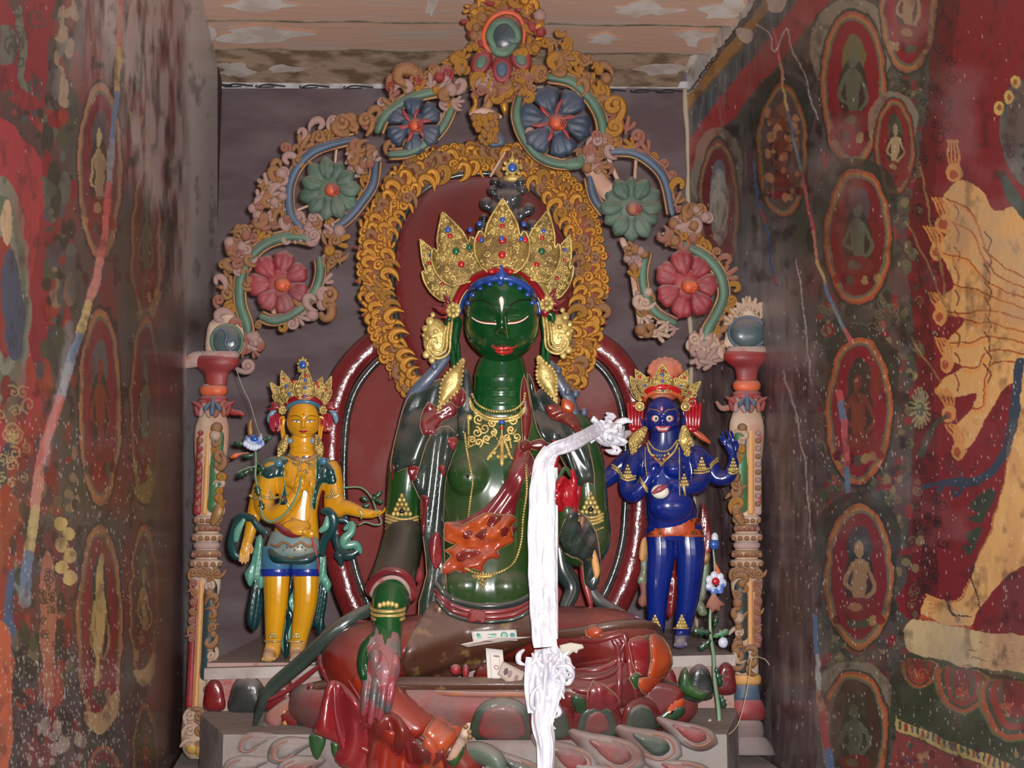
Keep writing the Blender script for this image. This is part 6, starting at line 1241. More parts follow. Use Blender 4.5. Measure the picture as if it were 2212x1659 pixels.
# ================================================================ standing attendants
def hand_geo(wr, di, nrm, L, curl=.35, spread=.5, thumb=1):
    """small open hand: wrist point, direction of the fingers, palm normal, length"""
    wr, di, nrm = [np.array(v, float) for v in (wr, di, nrm)]; di /= np.linalg.norm(di); nrm = nrm - di * (nrm @ di); nrm /= np.linalg.norm(nrm); sd = np.cross(di, nrm)
    g = [tube([wr, wr + di * L * .28, wr + di * L * .48], [L * .15, L * .19, L * .18], 10, 4, .65)]
    for i, (o_, l) in enumerate(((-.15, .44), (-.05, .52), (.06, .50), (.15, .40))):
        b = wr + di * L * .44 + sd * o_ * L; e1 = b + di * L * l * .55 + sd * o_ * spread * L * .3 + nrm * curl * L * .08; e2 = e1 + di * L * l * (.5 - curl * .2) + nrm * curl * L * .3
        g.append(tube([b, e1, e2], [L * .062, L * .058, L * .045], 8, 4))
    b = wr + di * L * .12 - sd * thumb * L * .14; g.append(tube([b, b + di * L * .22 - sd * thumb * L * .14 + nrm * L * .05, b + di * L * .40 - sd * thumb * L * .12 + nrm * L * .12], [L * .075, L * .068, L * .05], 8, 4))
    return g
def foot_geo(ax_, ay, d, R, heel=0, tx=0):     # foot pointing to the viewer
    g = [tube([(ax_, ay - R * 1.3, d), (ax_ + tx * .4, ay - R * .2, d + R * .4), (ax_ + tx, ay + R * .45, d + R * 1.5)], [R * .62, R * .8, R * .85], 12, 4, .8)]
    for i in range(5): g.append(ball((ax_ + tx + (i - 2) * R * .38, ay + R * .85 - abs(i - 1.5) * R * .08, d + R * 2.2 - abs(i - 2) * R * .15), (R * .2, R * .26, R * .34), 8, 6))
    return g
def small_crown(p, cx, cy, R, dd, tips, band, band2, jewels=True):
    cw_ = empty('crown', Vector((0, 0, 0))); cw_.parent = p
    s = R / 80
    for bx, by, tx, ty, w_, d0, d1, js in tips: crown_leaf(cw_, 'crown_leaf', bx, by, tx, ty, w_, d0, d1, js, s * 1.15)
    emit('diadem', tube([(cx + R * 1.0 * math.cos(a), cy - R * .55 * math.sin(a) ** 1.0 - R * .5, dd + R * .95 * math.sin(a)) for a in np.linspace(math.pi * .98, .06, 11)], [R * .16] * 11, 9, 3, 1), band, cw_)
    emit('hairline', tube([(cx + R * .95 * math.cos(a), cy - R * .48 * math.sin(a) - R * .33, dd + R * .93 * math.sin(a)) for a in np.linspace(math.pi * .98, .06, 11)], [R * .12] * 11, 9, 3, 1), band2, cw_)
    return cw_
YEL = mat('yellow_lacquer', col(214, 154, 24), .22, c2=col(202, 140, 22), ns=5, bump=.08, bs=14, coat=.9, dust=.22); YLF = mat('dusty_yellow', col(214, 150, 24), .4, c2=col(180, 140, 100), ns=9, bump=.15, coat=.3, dust=.6)
TEALC = mat('dark_teal_scarf', col(14, 52, 54), .2, c2=col(20, 66, 66), ns=6, bump=.12, coat=1., dust=.2); MINT = mat('mint_lining', col(96, 160, 136), .35, c2=col(84, 144, 124), ns=8, bump=.12, coat=.6, dust=.3)
BCLOTH = mat('sky_blue_skirt', col(56, 110, 146), .25, c2=col(70, 124, 140), ns=6, bump=.12, coat=.8, dust=.25); ULT = mat('ultramarine_hem', col(24, 46, 140), .25, bump=.05, coat=.8, dust=.1)
BSKIN = mat('blue_lacquer', col(14, 38, 124), .18, c2=col(14, 30, 100), ns=6, bump=.08, bs=14, coat=1., dust=.1); LBLUEP = mat('pale_blue_ribbon', col(112, 148, 168), .4, c2=col(96, 130, 150), ns=8, bump=.2, coat=.4, dust=.4)
TIG = mat('tawny_skin_cloth', col(176, 70, 24), .3, c2=col(90, 40, 16), ns=60, bump=.3, coat=.7, dust=.2, stretch=(1, 1, .5), c2lo=.52, c2hi=.6); PHAIR = mat('orange_hair', col(196, 116, 88), .6, c2=col(176, 84, 56), ns=12, bump=.7, bs=60, dust=.5)
def cloth2(SF, par):
    def f(name, out, m, off=5, dflt=-90, dome=4, w=8, step=5, fold=None, edge=None, er=1., reg=False, skirt=5): return cloth(name, out, m, off, dflt, dome, w, step, fold, par, SF, edge, reg, skirt, er)
    return f

# ---------------------------------------------------------------- yellow attendant
Y = empty('standing_attendant', base_at(610, 1436, -90), 'yellow crowned attendant statue standing in blue and teal robes at the left', 'statue', None)
YD = -90; YS = Surf()
ytor = loft([(653, 940, YD - 2, 25, 23), (653, 975, YD - 4, 28, 24), (653, 990, YD - 6, 44, 24), (652, 1004, YD - 6, 66, 27), (650, 1030, YD - 4, 62, 32), (648, 1060, YD - 2, 48, 33), (645, 1100, YD, 42, 31), (642, 1130, YD, 46, 32), (638, 1165, YD + 2, 52, 32), (633, 1185, YD + 2, 54, 26), (630, 1205, YD, 50, 18)], 26)
yl = [tube([(598, 1230, YD), (596, 1300, YD + 4), (592, 1370, YD), (590, 1410, YD - 4)], [30, 26, 20, 16], 16, 5), tube([(662, 1230, YD), (660, 1300, YD + 6), (648, 1370, YD), (640, 1410, YD - 4)], [30, 26, 20, 16], 16, 5)]
ya = [tube([(588, 1012, YD - 4), (574, 1060, YD + 2), (572, 1095, YD + 10), (590, 1112, YD + 26), (616, 1098, YD + 44), (644, 1062, YD + 52)], [21, 24, 22, 21, 18, 13], 14, 5),   # arm bent to the chest
      tube([(586, 1012, YD - 16), (566, 1050, YD - 20), (552, 1100, YD - 14), (540, 1150, YD - 4), (532, 1178, YD + 4)], [18, 19, 17, 13, 11], 14, 5),
      tube([(716, 1014, YD - 4), (722, 1060, YD - 2), (722, 1098, YD + 4), (748, 1096, YD + 18), (786, 1108, YD + 30), (806, 1110, YD + 34)], [22, 22, 21, 17, 12, 10], 14, 5)]
for a_ in ([tube([(724, 1060, YD), (730, 1090, YD + 10)], [16, 18], 12, 4)],): ya += a_
yb = vox([ytor] + yl[:0] + ya + [ball((636, 1046, YD + 26), (14, 14, 10)), ball((672, 1046, YD + 26), (14, 14, 10)), ball((645, 1150, YD + 30), (24, 16, 12))] + [tube([(653 + 26 * math.cos(a), y, YD - 3 + 23 * math.sin(a)) for a in np.linspace(0, 6.28, 14)[:-1]], 3.2, 7, 2, closed=True) for y in (962, 974)], 2.2, 3)
YS.add(yb); emit('body', yb, YEL, Y)
ylg = vox(yl + foot_geo(584, 1412, YD + 2, 17, tx=-4) + foot_geo(638, 1414, YD + 2, 17, tx=2), 2.0, 2); YS.add(ylg); lgs = emit('legs', ylg, YEL, Y); lgs.data.materials.append(YLF)
lgs.data.polygons.foreach_set('material_index', [1 if np.asarray(ylg[0])[f[0]][1] > 1385 else 0 for f in ylg[1]])
def small_face(cx, cy, R, d, skin, par, SF, H=1.25, fierce=0, wide=0., smile=0, jaw=.3, look=(0, 0)):
    h_ = head_geo(cx, cy, R, d, H, jaw, fierce); F_ = Surf(); F_.add(h_); SF.add(h_); o = emit('head', h_, skin, par); L_ = lambda P, off=0., sub=3: F_.line([(cx + x * R, cy + y * R) for x, y in P], off, d, sub)
    for s in (-1, 1):
        if not fierce:
            emit('eye_white', patch([(cx + s * x * R, cy + y * R) for x, y in ((.16, .10), (.30, .02), (.46, .0), (.66, .04), (.48, .12), (.30, .14))], lambda x, y: F_.h(x, y) + .3, .8, 2, 2, 1, 3), WHT, o)
            emit('iris', ball((cx + s * .40 * R, cy + .07 * R, F_.h(cx + s * .4 * R, cy + .07 * R) + .9), (R * .06, R * .06, 1), 9, 6), mat('grey_green_iris', col(70, 90, 60), .3, bump=0), o)
            emit('eyelid_line', tube(L_([(s * .12, .08), (s * .30, -.01), (s * .5, -.03), (s * .8, .0)], .8)[::2], .75, 6, 1), DRK, o)
            emit('eyebrow', tube(L_([(s * .12, -.1), (s * .3, -.26), (s * .55, -.30), (s * .85, -.22)], .4)[::2], .8, 6, 1), mat('green_brow', col(50, 70, 30), .4, bump=0), o)
        else:
            ex, ey = cx + s * .38 * R, cy + .04 * R; dh = F_.h(ex, ey)
            emit('eyelid_rim', ball((ex + s * 1.2, ey + .6, dh - 1), (R * .235, R * .20, 4.4), 14, 9), mat('pink_rim', col(196, 120, 112), .4, bump=0, coat=.5), o)
            emit('eye_white', ball((ex, ey, dh + 1), (R * .17, R * .165, 4.6), 14, 9), WHT, o); emit('iris', ball((ex + .5, ey + .5, dh + 4.4), (R * .095, R * .095, 1.6), 10, 7), mat('grey_iris', col(110, 112, 96), .3, bump=0), o); emit('pupil', ball((ex + .5, ey + .5, dh + 5.7), (R * .045, R * .045, .9), 8, 6), DRK, o)
            emit('eyebrow', tube(L_([(s * .12, -.28), (s * .26, -.42), (s * .48, -.44), (s * .78, -.50)], .8)[::2], [1.2, 2.0, 2.0, 1.6, 1.4, 1.2, 1., .9, .8, .8][:len(L_([(s * .12, -.28), (s * .26, -.42), (s * .48, -.44), (s * .78, -.50)], .8)[::2])], 6, 1), TAN, o)
    if not fierce:
        emit('lips', patch([(cx + x * R, cy + y * R) for x, y in ((-.30, .64), (-.1, .61), (0, .64), (.1, .61), (.30, .64), (.14, .74), (0, .77), (-.14, .74))], lambda x, y: F_.h(x, y) + .4, 1.4, 2, 2, 1.5, 3), mat('dull_red_lips', col(150, 30, 44), .3, bump=0, coat=.6), o)
        emit('forehead_dot', ball((cx + .04 * R, cy - .38 * R, F_.h(cx, cy - .38 * R) + .4), (1.6, 1.8, 1), 8, 6), GRL, o)
    else:
        lp = [(-.42, .50), (-.2, .50), (0, .52), (.2, .50), (.44, .50), (.34, .74), (.14, .86), (-.06, .86), (-.28, .74)]
        emit('lips', patch([(cx + x * R, cy + y * R) for x, y in lp], lambda x, y: F_.h(x, y) + .6, 2.2, 3, 2.5, 2, 3), mat('pink_lips', col(196, 84, 96), .3, bump=0, coat=.6), o)
        emit('teeth', patch([(cx + x * .78 * R, cy + (.655 + (y - .655) * .42) * R) for x, y in lp], lambda x, y: F_.h(x, y) + 2.4, 1.4, 2, 2, 1.5, 3), WHT, o)
        for x_ in (-.22, .22): emit('fang', tube([(cx + x_ * R, cy + .60 * R, F_.h(cx + x_ * R, cy + .6 * R) + 4), (cx + x_ * R, cy + .76 * R, F_.h(cx + x_ * R, cy + .76 * R) + 4)], [1.6, .5], 6, 3), WHT, o)
        emit('third_eye', ball((cx - .04 * R, cy - .50 * R, F_.h(cx, cy - .5 * R) + .6), (R * .09, R * .14, 1.6), 10, 7), mat('pink_rim', col(196, 120, 112), .4), o)
    return F_
small_face(655, 908, 35, YD + 8, YEL, Y, YS, H=1.32, jaw=.32)
for s, x in ((-1, 613), (1, 690)): emit('ear', ear_geo(x, 924, YD + 6, 25, s), YEL, Y)
emit('hair_cap', ball((654, 888, YD - 8), (37, 36, 32), 18, 12), HBLK, Y)
YC = YD + 16
small_crown(Y, 656, 898, 38, YD + 4, [
    (616, 872, 584, 826, 15, YC - 20, YC - 24, [(.4, .1, JRED, 3), (.2, 0, JBLUE, 2.5)]), (694, 872, 716, 812, 14, YC - 20, YC - 24, [(.5, 0, JRED, 3), (.3, 0, JBLUE, 3)]),
    (630, 868, 608, 800, 19, YC + 6, YC, [(.72, 0, JRED, 3.5), (.5, 0, JBLUE, 3.6), (.25, 0, JBLUE, 3.6)]), (676, 868, 696, 814, 18, YC + 6, YC, [(.6, 0, JRED, 3)]),
    (656, 862, 662, 794, 24, YC + 22, YC + 18, [(.74, 0, JRED, 4), (.6, 0, JBLUE, 3.6), (.36, 0, JBLUE, 3.6), (.1, 0, JBLUE, 3)])], REDP if 0 else HRED, BCLOTH)
for x, y in ((634, 820), (684, 824)): emit('jewel', ball((x, y + 4, YC + 24), (4, 4, 2.5), 8, 6), JRED, Y)
fi = emit('finial', merge([ball((654, 788, YD - 2), (11, 13, 7)), ball((654, 800, YD - 2), (12, 8, 7)), tube([(654, 776, YD - 2), (655, 770, YD - 2)], [4, 1], 7, 2)] + [ball((654 + 11 * math.cos(a), 788 + 13 * math.sin(a), YD), 3, 6, 4) for a in np.linspace(0, 6, 10)]), PGOLD, Y); emit('jewel', ball((654, 788, YD + 6), (8, 9, 5), 12, 8), JBLUE, fi)
emit('topknot', vox([ball((654, 840, YD - 12), (24, 40, 22)), ball((654, 806, YD - 8), (12, 16, 12))], 2.5, 2), HBLK, Y)
for s, cx in ((-1, 595), (1, 706)):
    g_ = [ball((cx, 912, YD - 2), (14, 22, 6), 14, 9)] + [tube([(cx - 10 + o_, 896, YD + 4), (cx - 12 + o_, 914, YD + 5), (cx - 6 + o_ * .6, 930, YD + 5), (cx + 6 - o_ * .2, 932, YD + 5), (cx + 12 - o_, 916, YD + 5), (cx + 8 - o_ * .7, 896, YD + 4)], 2.2, 6, 4) for o_ in (0, 4, 8)]
    emit('red_earring', merge(g_), mat('crimson_earring', col(150, 26, 48), .22, bump=.1, coat=1., dust=.1), Y)
    emit('earring_stud', ball((cx + 2, 926, YD + 8), (3.4, 3.4, 2.5), 8, 6), DRK if s < 0 else PGOLD, Y)
    fx = 610 if s < 0 else 698
    emit('ear_flower', merge([ball((fx + 6 * math.cos(a), 886 + 7 * math.sin(a), YD + 22), 4, 7, 5) for a in np.linspace(0, 5.3, 7)] + [ball((fx, 886, YD + 25), 4, 7, 5)]), PGOLD, Y)
    o_ = [(0, 0), (10, -10), (22, -8), (20, 0), (28, 6), (16, 10), (6, 8)]
    emit('red_ribbon', patch([(fx + s * (4 + x), 878 + y) for x, y in o_], YD + 4, 4, 5, 4, 4, 3), ROBE2, Y); emit('pale_ribbon', tube([(fx + s * 14, 884, YD + 2), (fx + s * 24, 894, YD + 4), (fx + s * 28, 906, YD), (fx + s * 24 + s * 4, 912, YD)], [5, 6, 6, 3], 7, 4, .5), LBLUEP, Y)
    lx, ex = (618, 602) if s < 0 else (684, 694)
    gs = [ball((lx + (ex - lx) * t + q.uniform(-8, 8) * math.sin(math.pi * t), 946 + 38 * t, YD + 24 + q.uniform(-2, 3)), 4.4, 6, 4) for t in np.linspace(0, 1, 26)]
    emit('leaf_pendant', merge(gs + [tube([(lx, 944, YD + 16), ((lx + ex) / 2, 966, YD + 16), (ex, 986, YD + 14)], [6, 11, 4], 9, 4, .6)]), PGOLD, Y)
    for (x, y, r) in ((lx + s * -8, 952, 7), (ex + s * 4, 996, 8)): emit('pale_ribbon', ball((x, y, YD + 14), (r, r, 4), 9, 6), LBLUEP, Y)
c2_ = cloth2(YS, Y)
# shoulder capes, blouse, girdle, skirt
c2_('shoulder_cape', [(622, 990), (600, 1000), (574, 1010), (562, 1024), (580, 1034), (600, 1030), (616, 1034), (612, 1060), (604, 1088), (620, 1086), (616, 1050), (612, 1022), (618, 1006)], TEALC, 5, YD, 4, 7, 5, fo(.8, 12, 1.5), edge=MINT)
c2_('shoulder_cape', [(684, 990), (704, 996), (722, 1016), (726, 1042), (712, 1046), (696, 1044), (686, 1070), (680, 1100), (674, 1090), (680, 1050), (684, 1020)], TEALC, 5, YD, 4, 7, 5, fo(.8, 12, 1.5), edge=MINT)
for P, r in (([(566, 1000, YD - 10), (586, 992, YD + 10), (612, 990, YD + 20)], 6), ([(690, 990, YD + 18), (708, 996, YD + 8)], 6)): emit('pale_shoulder_scarf', tube(P, r, 8, 4, .6), mat('grey_olive_scarf', col(96, 104, 92), .5, bump=.2, dust=.4), Y)
for x, y in ((602, 1000), (698, 996)): emit('blue_knot', ball((x, y, YD + 26), (9, 9, 5), 9, 6), BCLOTH, Y)
c2_('blouse', [(622, 996), (640, 990), (668, 990), (682, 1000), (678, 1020), (684, 1034), (678, 1060), (672, 1078), (660, 1060), (652, 1062), (640, 1068), (628, 1054), (616, 1048), (610, 1032), (618, 1024), (612, 1008)], YEL, 5, YD, 4, 9, 5, fo(.1, 10, 1.6), reg=True)
ng = [tube(YS.line([(624, 984), (640, 992), (656, 994), (672, 991), (686, 982)], 4, YD, 3), 5, 7, 1, .6)] + [ball((634 + i * 5, 1000 + 4 * math.sin(i), YS.h(634 + i * 5, 1000, YD) + 3), 3.4, 6, 4) for i in range(9)]
for cx, cy in ((648, 1012), (660, 1018), (670, 1010), (656, 1030), (648, 1022)): ng.append(tube([(cx + 6 * (1 - .7 * u) * math.cos(7 * u + cx), cy + 6 * (1 - .7 * u) * math.sin(7 * u + cx), YS.h(cx, cy, YD) + 3) for u in np.linspace(0, 1, 7)], 1.4, 5, 2))
nk = emit('necklace', merge(ng), mat('dusty_gold', col(170, 140, 92), .5, .2, c2=col(140, 110, 70), ns=30, bump=.4, dust=.5), Y)
for x, m_ in ((642, JRED), (656, JBLUE), (668, JRED)): emit('jewel', ball((x, 988, YS.h(x, 988, YD) + 6), (4, 3, 2), 8, 5), m_, nk)
emit('chain', beads(YS.line([(668, 1040), (670, 1080), (668, 1120), (650, 1132), (626, 1124)], 2, YD, 5), 1.6, None, 6, 4), PGOLD, Y)
def band_(name, P, r, m, dd=YD, off=2, par=None, SF=YS, flat=1.): return emit(name, tube(SF.line(P, off, dd, 3), r, 7, 1, flat), m, par or Y)
for P in ([(566, 1072), (584, 1078), (600, 1074)], [(702, 1072), (718, 1076), (734, 1068)]):
    a_ = band_('armlet', P, 3, PGOLD); x, y = P[1]; emit('armlet_crest', merge([ball((x + (i - (3 - r_) / 2) * 5, y - 4 - r_ * 5, YS.h(x, y - 4 - r_ * 5, YD) + 1), 2.8, 6, 4) for r_ in range(4) for i in range(4 - r_)]), PGOLD, a_)
for P in ([(540, 1070), (548, 1076), (560, 1078)], [(776, 1102), (782, 1112), (780, 1120)], [(610, 1078), (622, 1090), (626, 1100)]): band_('bracelet', P, 3.4, PGOLD)
c2_('girdle_belly', [(610, 1130), (640, 1122), (670, 1130), (666, 1150), (640, 1160), (612, 1148)], YEL, 4, YD, 5, 9, 5); emit('belly_pendant', merge([ball((636 + (i % 3 - 1) * 5, 1120 + i * 2, YS.h(636, 1120 + i * 2, YD) + 3), 3, 6, 4) for i in range(8)]), PGOLD, Y)
emit('red_sash', tube([(596, 1130, YD + 28), (612, 1146, YD + 38), (634, 1154, YD + 42), (654, 1150, YD + 42)], [6, 8, 9, 7], 8, 4, .8), ROBE2, Y)
c2_('orange_tie', [(650, 1146), (664, 1140), (680, 1150), (676, 1162), (660, 1160)], YEL, 8, YD + 30, 5, 6, 4)
sk = loft([(634, 1148, YD + 4, 48, 32), (634, 1170, YD + 4, 56, 38), (632, 1190, YD + 4, 58, 40), (632, 1202, YD + 4, 54, 36)], 24); emit('girdle_cloth', sk, LBLUEP if 0 else mat('dusty_blue_cloth', col(96, 134, 140), .5, c2=col(130, 140, 130), ns=18, bump=.5, coat=.3, dust=.4), Y); YS.add(sk)
emit('gold_girdle', merge([tube([(586 + i * 11, 1176 + 5 * math.sin(i * 1.9), YS.h(586 + i * 11, 1178, YD) + 3) for i in range(9)], 3, 6, 3)] + [ball((588 + i * 8, 1184 + 4 * math.cos(i * 2.1), YS.h(588 + i * 8, 1184, YD) + 2), 2.6, 6, 4) for i in range(12)]), TAN, Y)
emit('dark_sash', tube([(584, 1190, YD + 30), (596, 1206, YD + 44), (630, 1212, YD + 50), (664, 1208, YD + 46), (688, 1196, YD + 34)], [7, 11, 7, 11, 6], 9, 5, .7), TEALC, Y)
for x0, r_ in ((596, 33), (660, 32)):
    lg_ = emit('trouser_leg', loft([(x0, 1180, YD + 2, r_ - 2, 30), (x0, 1215, YD + 3, r_, 32), (x0 - 1, 1232, YD + 3, r_ - 1, 30)], 22), BCLOTH, Y); emit('trouser_hem', loft([(x0 - 1, 1229, YD + 3, r_ + .5, 31), (x0 - 1, 1236, YD + 3, r_ + 1, 31.5), (x0 - 1, 1245, YD + 3, r_ - .5, 30)], 22), ULT, lg_)
for x in (590, 640): emit('anklet', merge([band for band in [tube([(x + 18 * math.cos(a), 1384 + 2 * math.sin(a), YD + 20 * math.sin(a)) for a in np.linspace(0, 6.28, 13)[:-1]], 2.4, 6, 2, closed=True)]] + [ball((x + (i - 1) * 6 * (1 if r_ == 0 else .6), 1376 - r_ * 6, YD + 21), 4, 6, 4) for r_ in range(2) for i in range(3)]), PGOLD, Y)
# scarves: a loop over each forearm, tails to the floor
for P, R, m_ in (([(546, 1120, YD + 26), (520, 1116, YD + 22), (508, 1140, YD + 18), (500, 1176, YD + 12), (508, 1200, YD + 8), (530, 1206, YD + 8)], [8, 10, 10, 10, 9, 5], TEALC), ([(526, 1124, YD + 32), (514, 1146, YD + 30), (510, 1166, YD + 26)], [5, 8, 6], MINT), ([(548, 1124, YD + 30), (560, 1140, YD + 30), (574, 1150, YD + 32)], [7, 8, 6], TEALC),
                 ([(700, 1104, YD + 20), (716, 1110, YD + 24), (718, 1140, YD + 22), (700, 1170, YD + 14), (696, 1196, YD + 6)], [8, 11, 11, 10, 8], TEALC), ([(706, 1118, YD + 32), (704, 1136, YD + 32), (694, 1146, YD + 30)], [4, 8, 6], MINT),
                 ([(746, 1142, YD - 6), (760, 1132, YD - 4), (758, 1150, YD), (744, 1164, YD + 2), (746, 1178, YD), (768, 1176, YD - 4), (776, 1190, YD - 8)], [5, 8, 9, 10, 9, 9, 8], MINT), ([(724, 1160, YD - 14), (734, 1186, YD - 12), (752, 1200, YD - 8), (772, 1190, YD - 8)], [9, 11, 12, 8], TEALC), ([(720, 1124, YD - 10), (744, 1124, YD - 12), (760, 1140, YD - 14)], [6, 7, 6], TEALC), ([(734, 1200, YD - 12), (738, 1220, YD - 12)], [14, 4], TEALC)):
    emit('looped_scarf', tube(P, R, 9, 5, .45), m_, Y)
for o_, m_, dd in (([(555, 1160), (566, 1158), (570, 1200), (572, 1260), (560, 1272), (550, 1252), (540, 1268), (528, 1240), (540, 1220), (548, 1190)], MINT, YD - 20), ([(548, 1244), (562, 1256), (568, 1300), (562, 1340), (552, 1362), (536, 1350), (534, 1320), (542, 1280)], TEALC, YD - 24),
                   ([(690, 1190), (704, 1200), (706, 1240), (716, 1262), (706, 1280), (694, 1256), (684, 1270), (684, 1220)], MINT, YD - 20), ([(684, 1262), (706, 1264), (706, 1300), (700, 1340), (704, 1362), (690, 1382), (680, 1352), (668, 1366), (672, 1320)], TEALC, YD - 24),
                   ([(622, 1240), (636, 1240), (634, 1280), (640, 1320), (632, 1360), (634, 1400), (618, 1420), (606, 1390), (612, 1350), (606, 1310), (614, 1280)], MINT, YD - 40), ([(628, 1240), (634, 1270), (624, 1300), (634, 1330), (622, 1370), (628, 1400), (616, 1424), (612, 1380), (618, 1340), (610, 1300), (620, 1270)], TEALC, YD - 32)):
    emit('hanging_scarf', patch(o_, dd, 6, 9, 5, 8, 3, fo(.15, 13, 3)), m_, Y)
emit('red_cord', tube([(668, 1140, YD + 30), (676, 1170, YD + 40), (684, 1200, YD + 40), (690, 1240, YD + 20)], [2, 2.6, 2.6, 1.6], 6, 4), mat('red_cord', col(176, 70, 76), .5, bump=.1), Y)
emit('lowered_hand', vox(hand_geo((532, 1166, YD + 6), (-.12, 1, .1), (0, 0, 1), 54, .2, .3, -1), 1.5, 2), YLF, Y)
emit('chest_hand', vox(hand_geo((640, 1064, YD + 54), (.28, -1, .1), (0, .2, 1), 50, .5, .2, 1), 1.5, 2), YEL, Y)
emit('reaching_hand', vox(hand_geo((800, 1110, YD + 34), (1, -.1, .25), (0, -1, .3), 42, .6, .2, 1), 1.5, 2), YEL, Y)
# ---------------------------------------------------------------- blue attendant
Bl = empty('standing_attendant', base_at(1440, 1402, -130), 'dark blue crowned four-armed attendant statue standing at the right', 'statue', None)
BD = -110; BS = Surf()
btor = loft([(1438, 920, BD - 2, 33, 27), (1438, 952, BD - 4, 37, 28), (1438, 966, BD - 6, 56, 30), (1440, 984, BD - 6, 78, 32), (1442, 1020, BD - 2, 66, 36), (1444, 1060, BD + 2, 50, 38), (1450, 1100, BD + 6, 56, 44), (1452, 1130, BD + 4, 54, 40), (1456, 1170, BD, 54, 34)], 26)
bl = [tube([(1426, 1140, BD), (1428, 1200, BD + 4), (1420, 1280, BD + 2), (1418, 1350, BD - 2), (1418, 1376, BD - 6)], [32, 31, 25, 19, 16], 16, 5), tube([(1486, 1140, BD), (1492, 1200, BD + 4), (1486, 1290, BD + 2), (1476, 1350, BD - 2), (1472, 1380, BD - 6)], [32, 31, 25, 19, 16], 16, 5)]
ba = [tube([(1372, 992, BD + 8), (1358, 1030, BD + 14), (1358, 1062, BD + 24), (1374, 1066, BD + 42), (1396, 1040, BD + 52), (1404, 1024, BD + 56)], [20, 21, 20, 18, 14, 11], 14, 5),
      tube([(1506, 992, BD + 8), (1516, 1024, BD + 14), (1510, 1046, BD + 30), (1480, 1052, BD + 48), (1452, 1046, BD + 56)], [21, 21, 19, 16, 12], 14, 5),
      tube([(1368, 984, BD - 16), (1342, 1004, BD - 22), (1322, 1026, BD - 22), (1300, 1036, BD - 14), (1288, 1010, BD - 10), (1284, 980, BD - 8)], [19, 19, 19, 18, 15, 10], 14, 5),
      tube([(1506, 980, BD - 16), (1532, 1004, BD - 22), (1548, 1030, BD - 20), (1572, 1030, BD - 14), (1584, 1004, BD - 10), (1582, 984, BD - 8)], [19, 19, 18, 17, 13, 9], 14, 5)]
bb = vox([btor] + ba + [ball((1412, 1010, BD + 26), (20, 19, 16)), ball((1456, 1012, BD + 30), (22, 21, 20)), ball((1450, 1090, BD + 26), (46, 38, 32))], 2.3, 3); BS.add(bb); emit('body', bb, BSKIN, Bl)
blg = vox(bl + foot_geo(1416, 1374, BD + 2, 17) + foot_geo(1470, 1382, BD + 2, 17), 2.1, 2); BS.add(blg); bleg = emit('legs', blg, BSKIN, Bl); bleg.data.materials.append(mat('dust_caked_blue', col(120, 112, 124), .8, c2=col(50, 56, 110), ns=12, bump=.4, dust=.7)); bleg.data.polygons.foreach_set('material_index', [1 if np.asarray(blg[0])[f[0]][1] > 1374 else 0 for f in blg[1]])
small_face(1431, 902, 38, BD + 8, BSKIN, Bl, BS, H=1.14, fierce=1, jaw=.22)
for s, x in ((-1, 1390), (1, 1476)): emit('ear', ear_geo(x, 902, BD + 4, 20, s), BSKIN, Bl)
emit('flaming_hair', vox([ball((1437, 800, BD - 6), (34, 28, 20)), ball((1433, 836, BD - 8), (42, 34, 26))] + [ball((1437 + 33 * math.cos(a), 802 + 26 * math.sin(a), BD - 4), 7) for a in np.linspace(3.14, 6.28, 9)], 2.6, 1), PHAIR, Bl)
BC = BD + 16
small_crown(Bl, 1432, 880, 42, BD + 2, [
    (1390, 862, 1361, 812, 16, BC - 20, BC - 24, [(.35, 0, JRED, 3)]), (1474, 864, 1514, 824, 16, BC - 20, BC - 24, [(.4, 0, JRED, 3.4)]), (1404, 852, 1372, 798, 19, BC + 4, BC, [(.7, 0, JRED, 3.8), (.35, 0, JBLUE, 3)]), (1462, 852, 1485, 800, 19, BC + 4, BC, [(.7, 0, JRED, 3.8), (.35, 0, JBLUE, 3)]),
    (1432, 848, 1430, 786, 26, BC + 22, BC + 18, [(.76, 0, JRED, 4), (.62, 0, JBLUE, 4), (.4, 0, JBLUE, 3.6), (.06, 0, JBLUE, 3)])], mat('scarlet_band', col(190, 24, 32), .25, bump=0, coat=.8), mat('orange_fringe', col(196, 90, 40), .5, bump=.5, dust=.2))
for x in (1406, 1453): emit('jewel', ball((x, 815, BC + 22), (3.8, 3.8, 2.5), 8, 6), JRED, Bl)
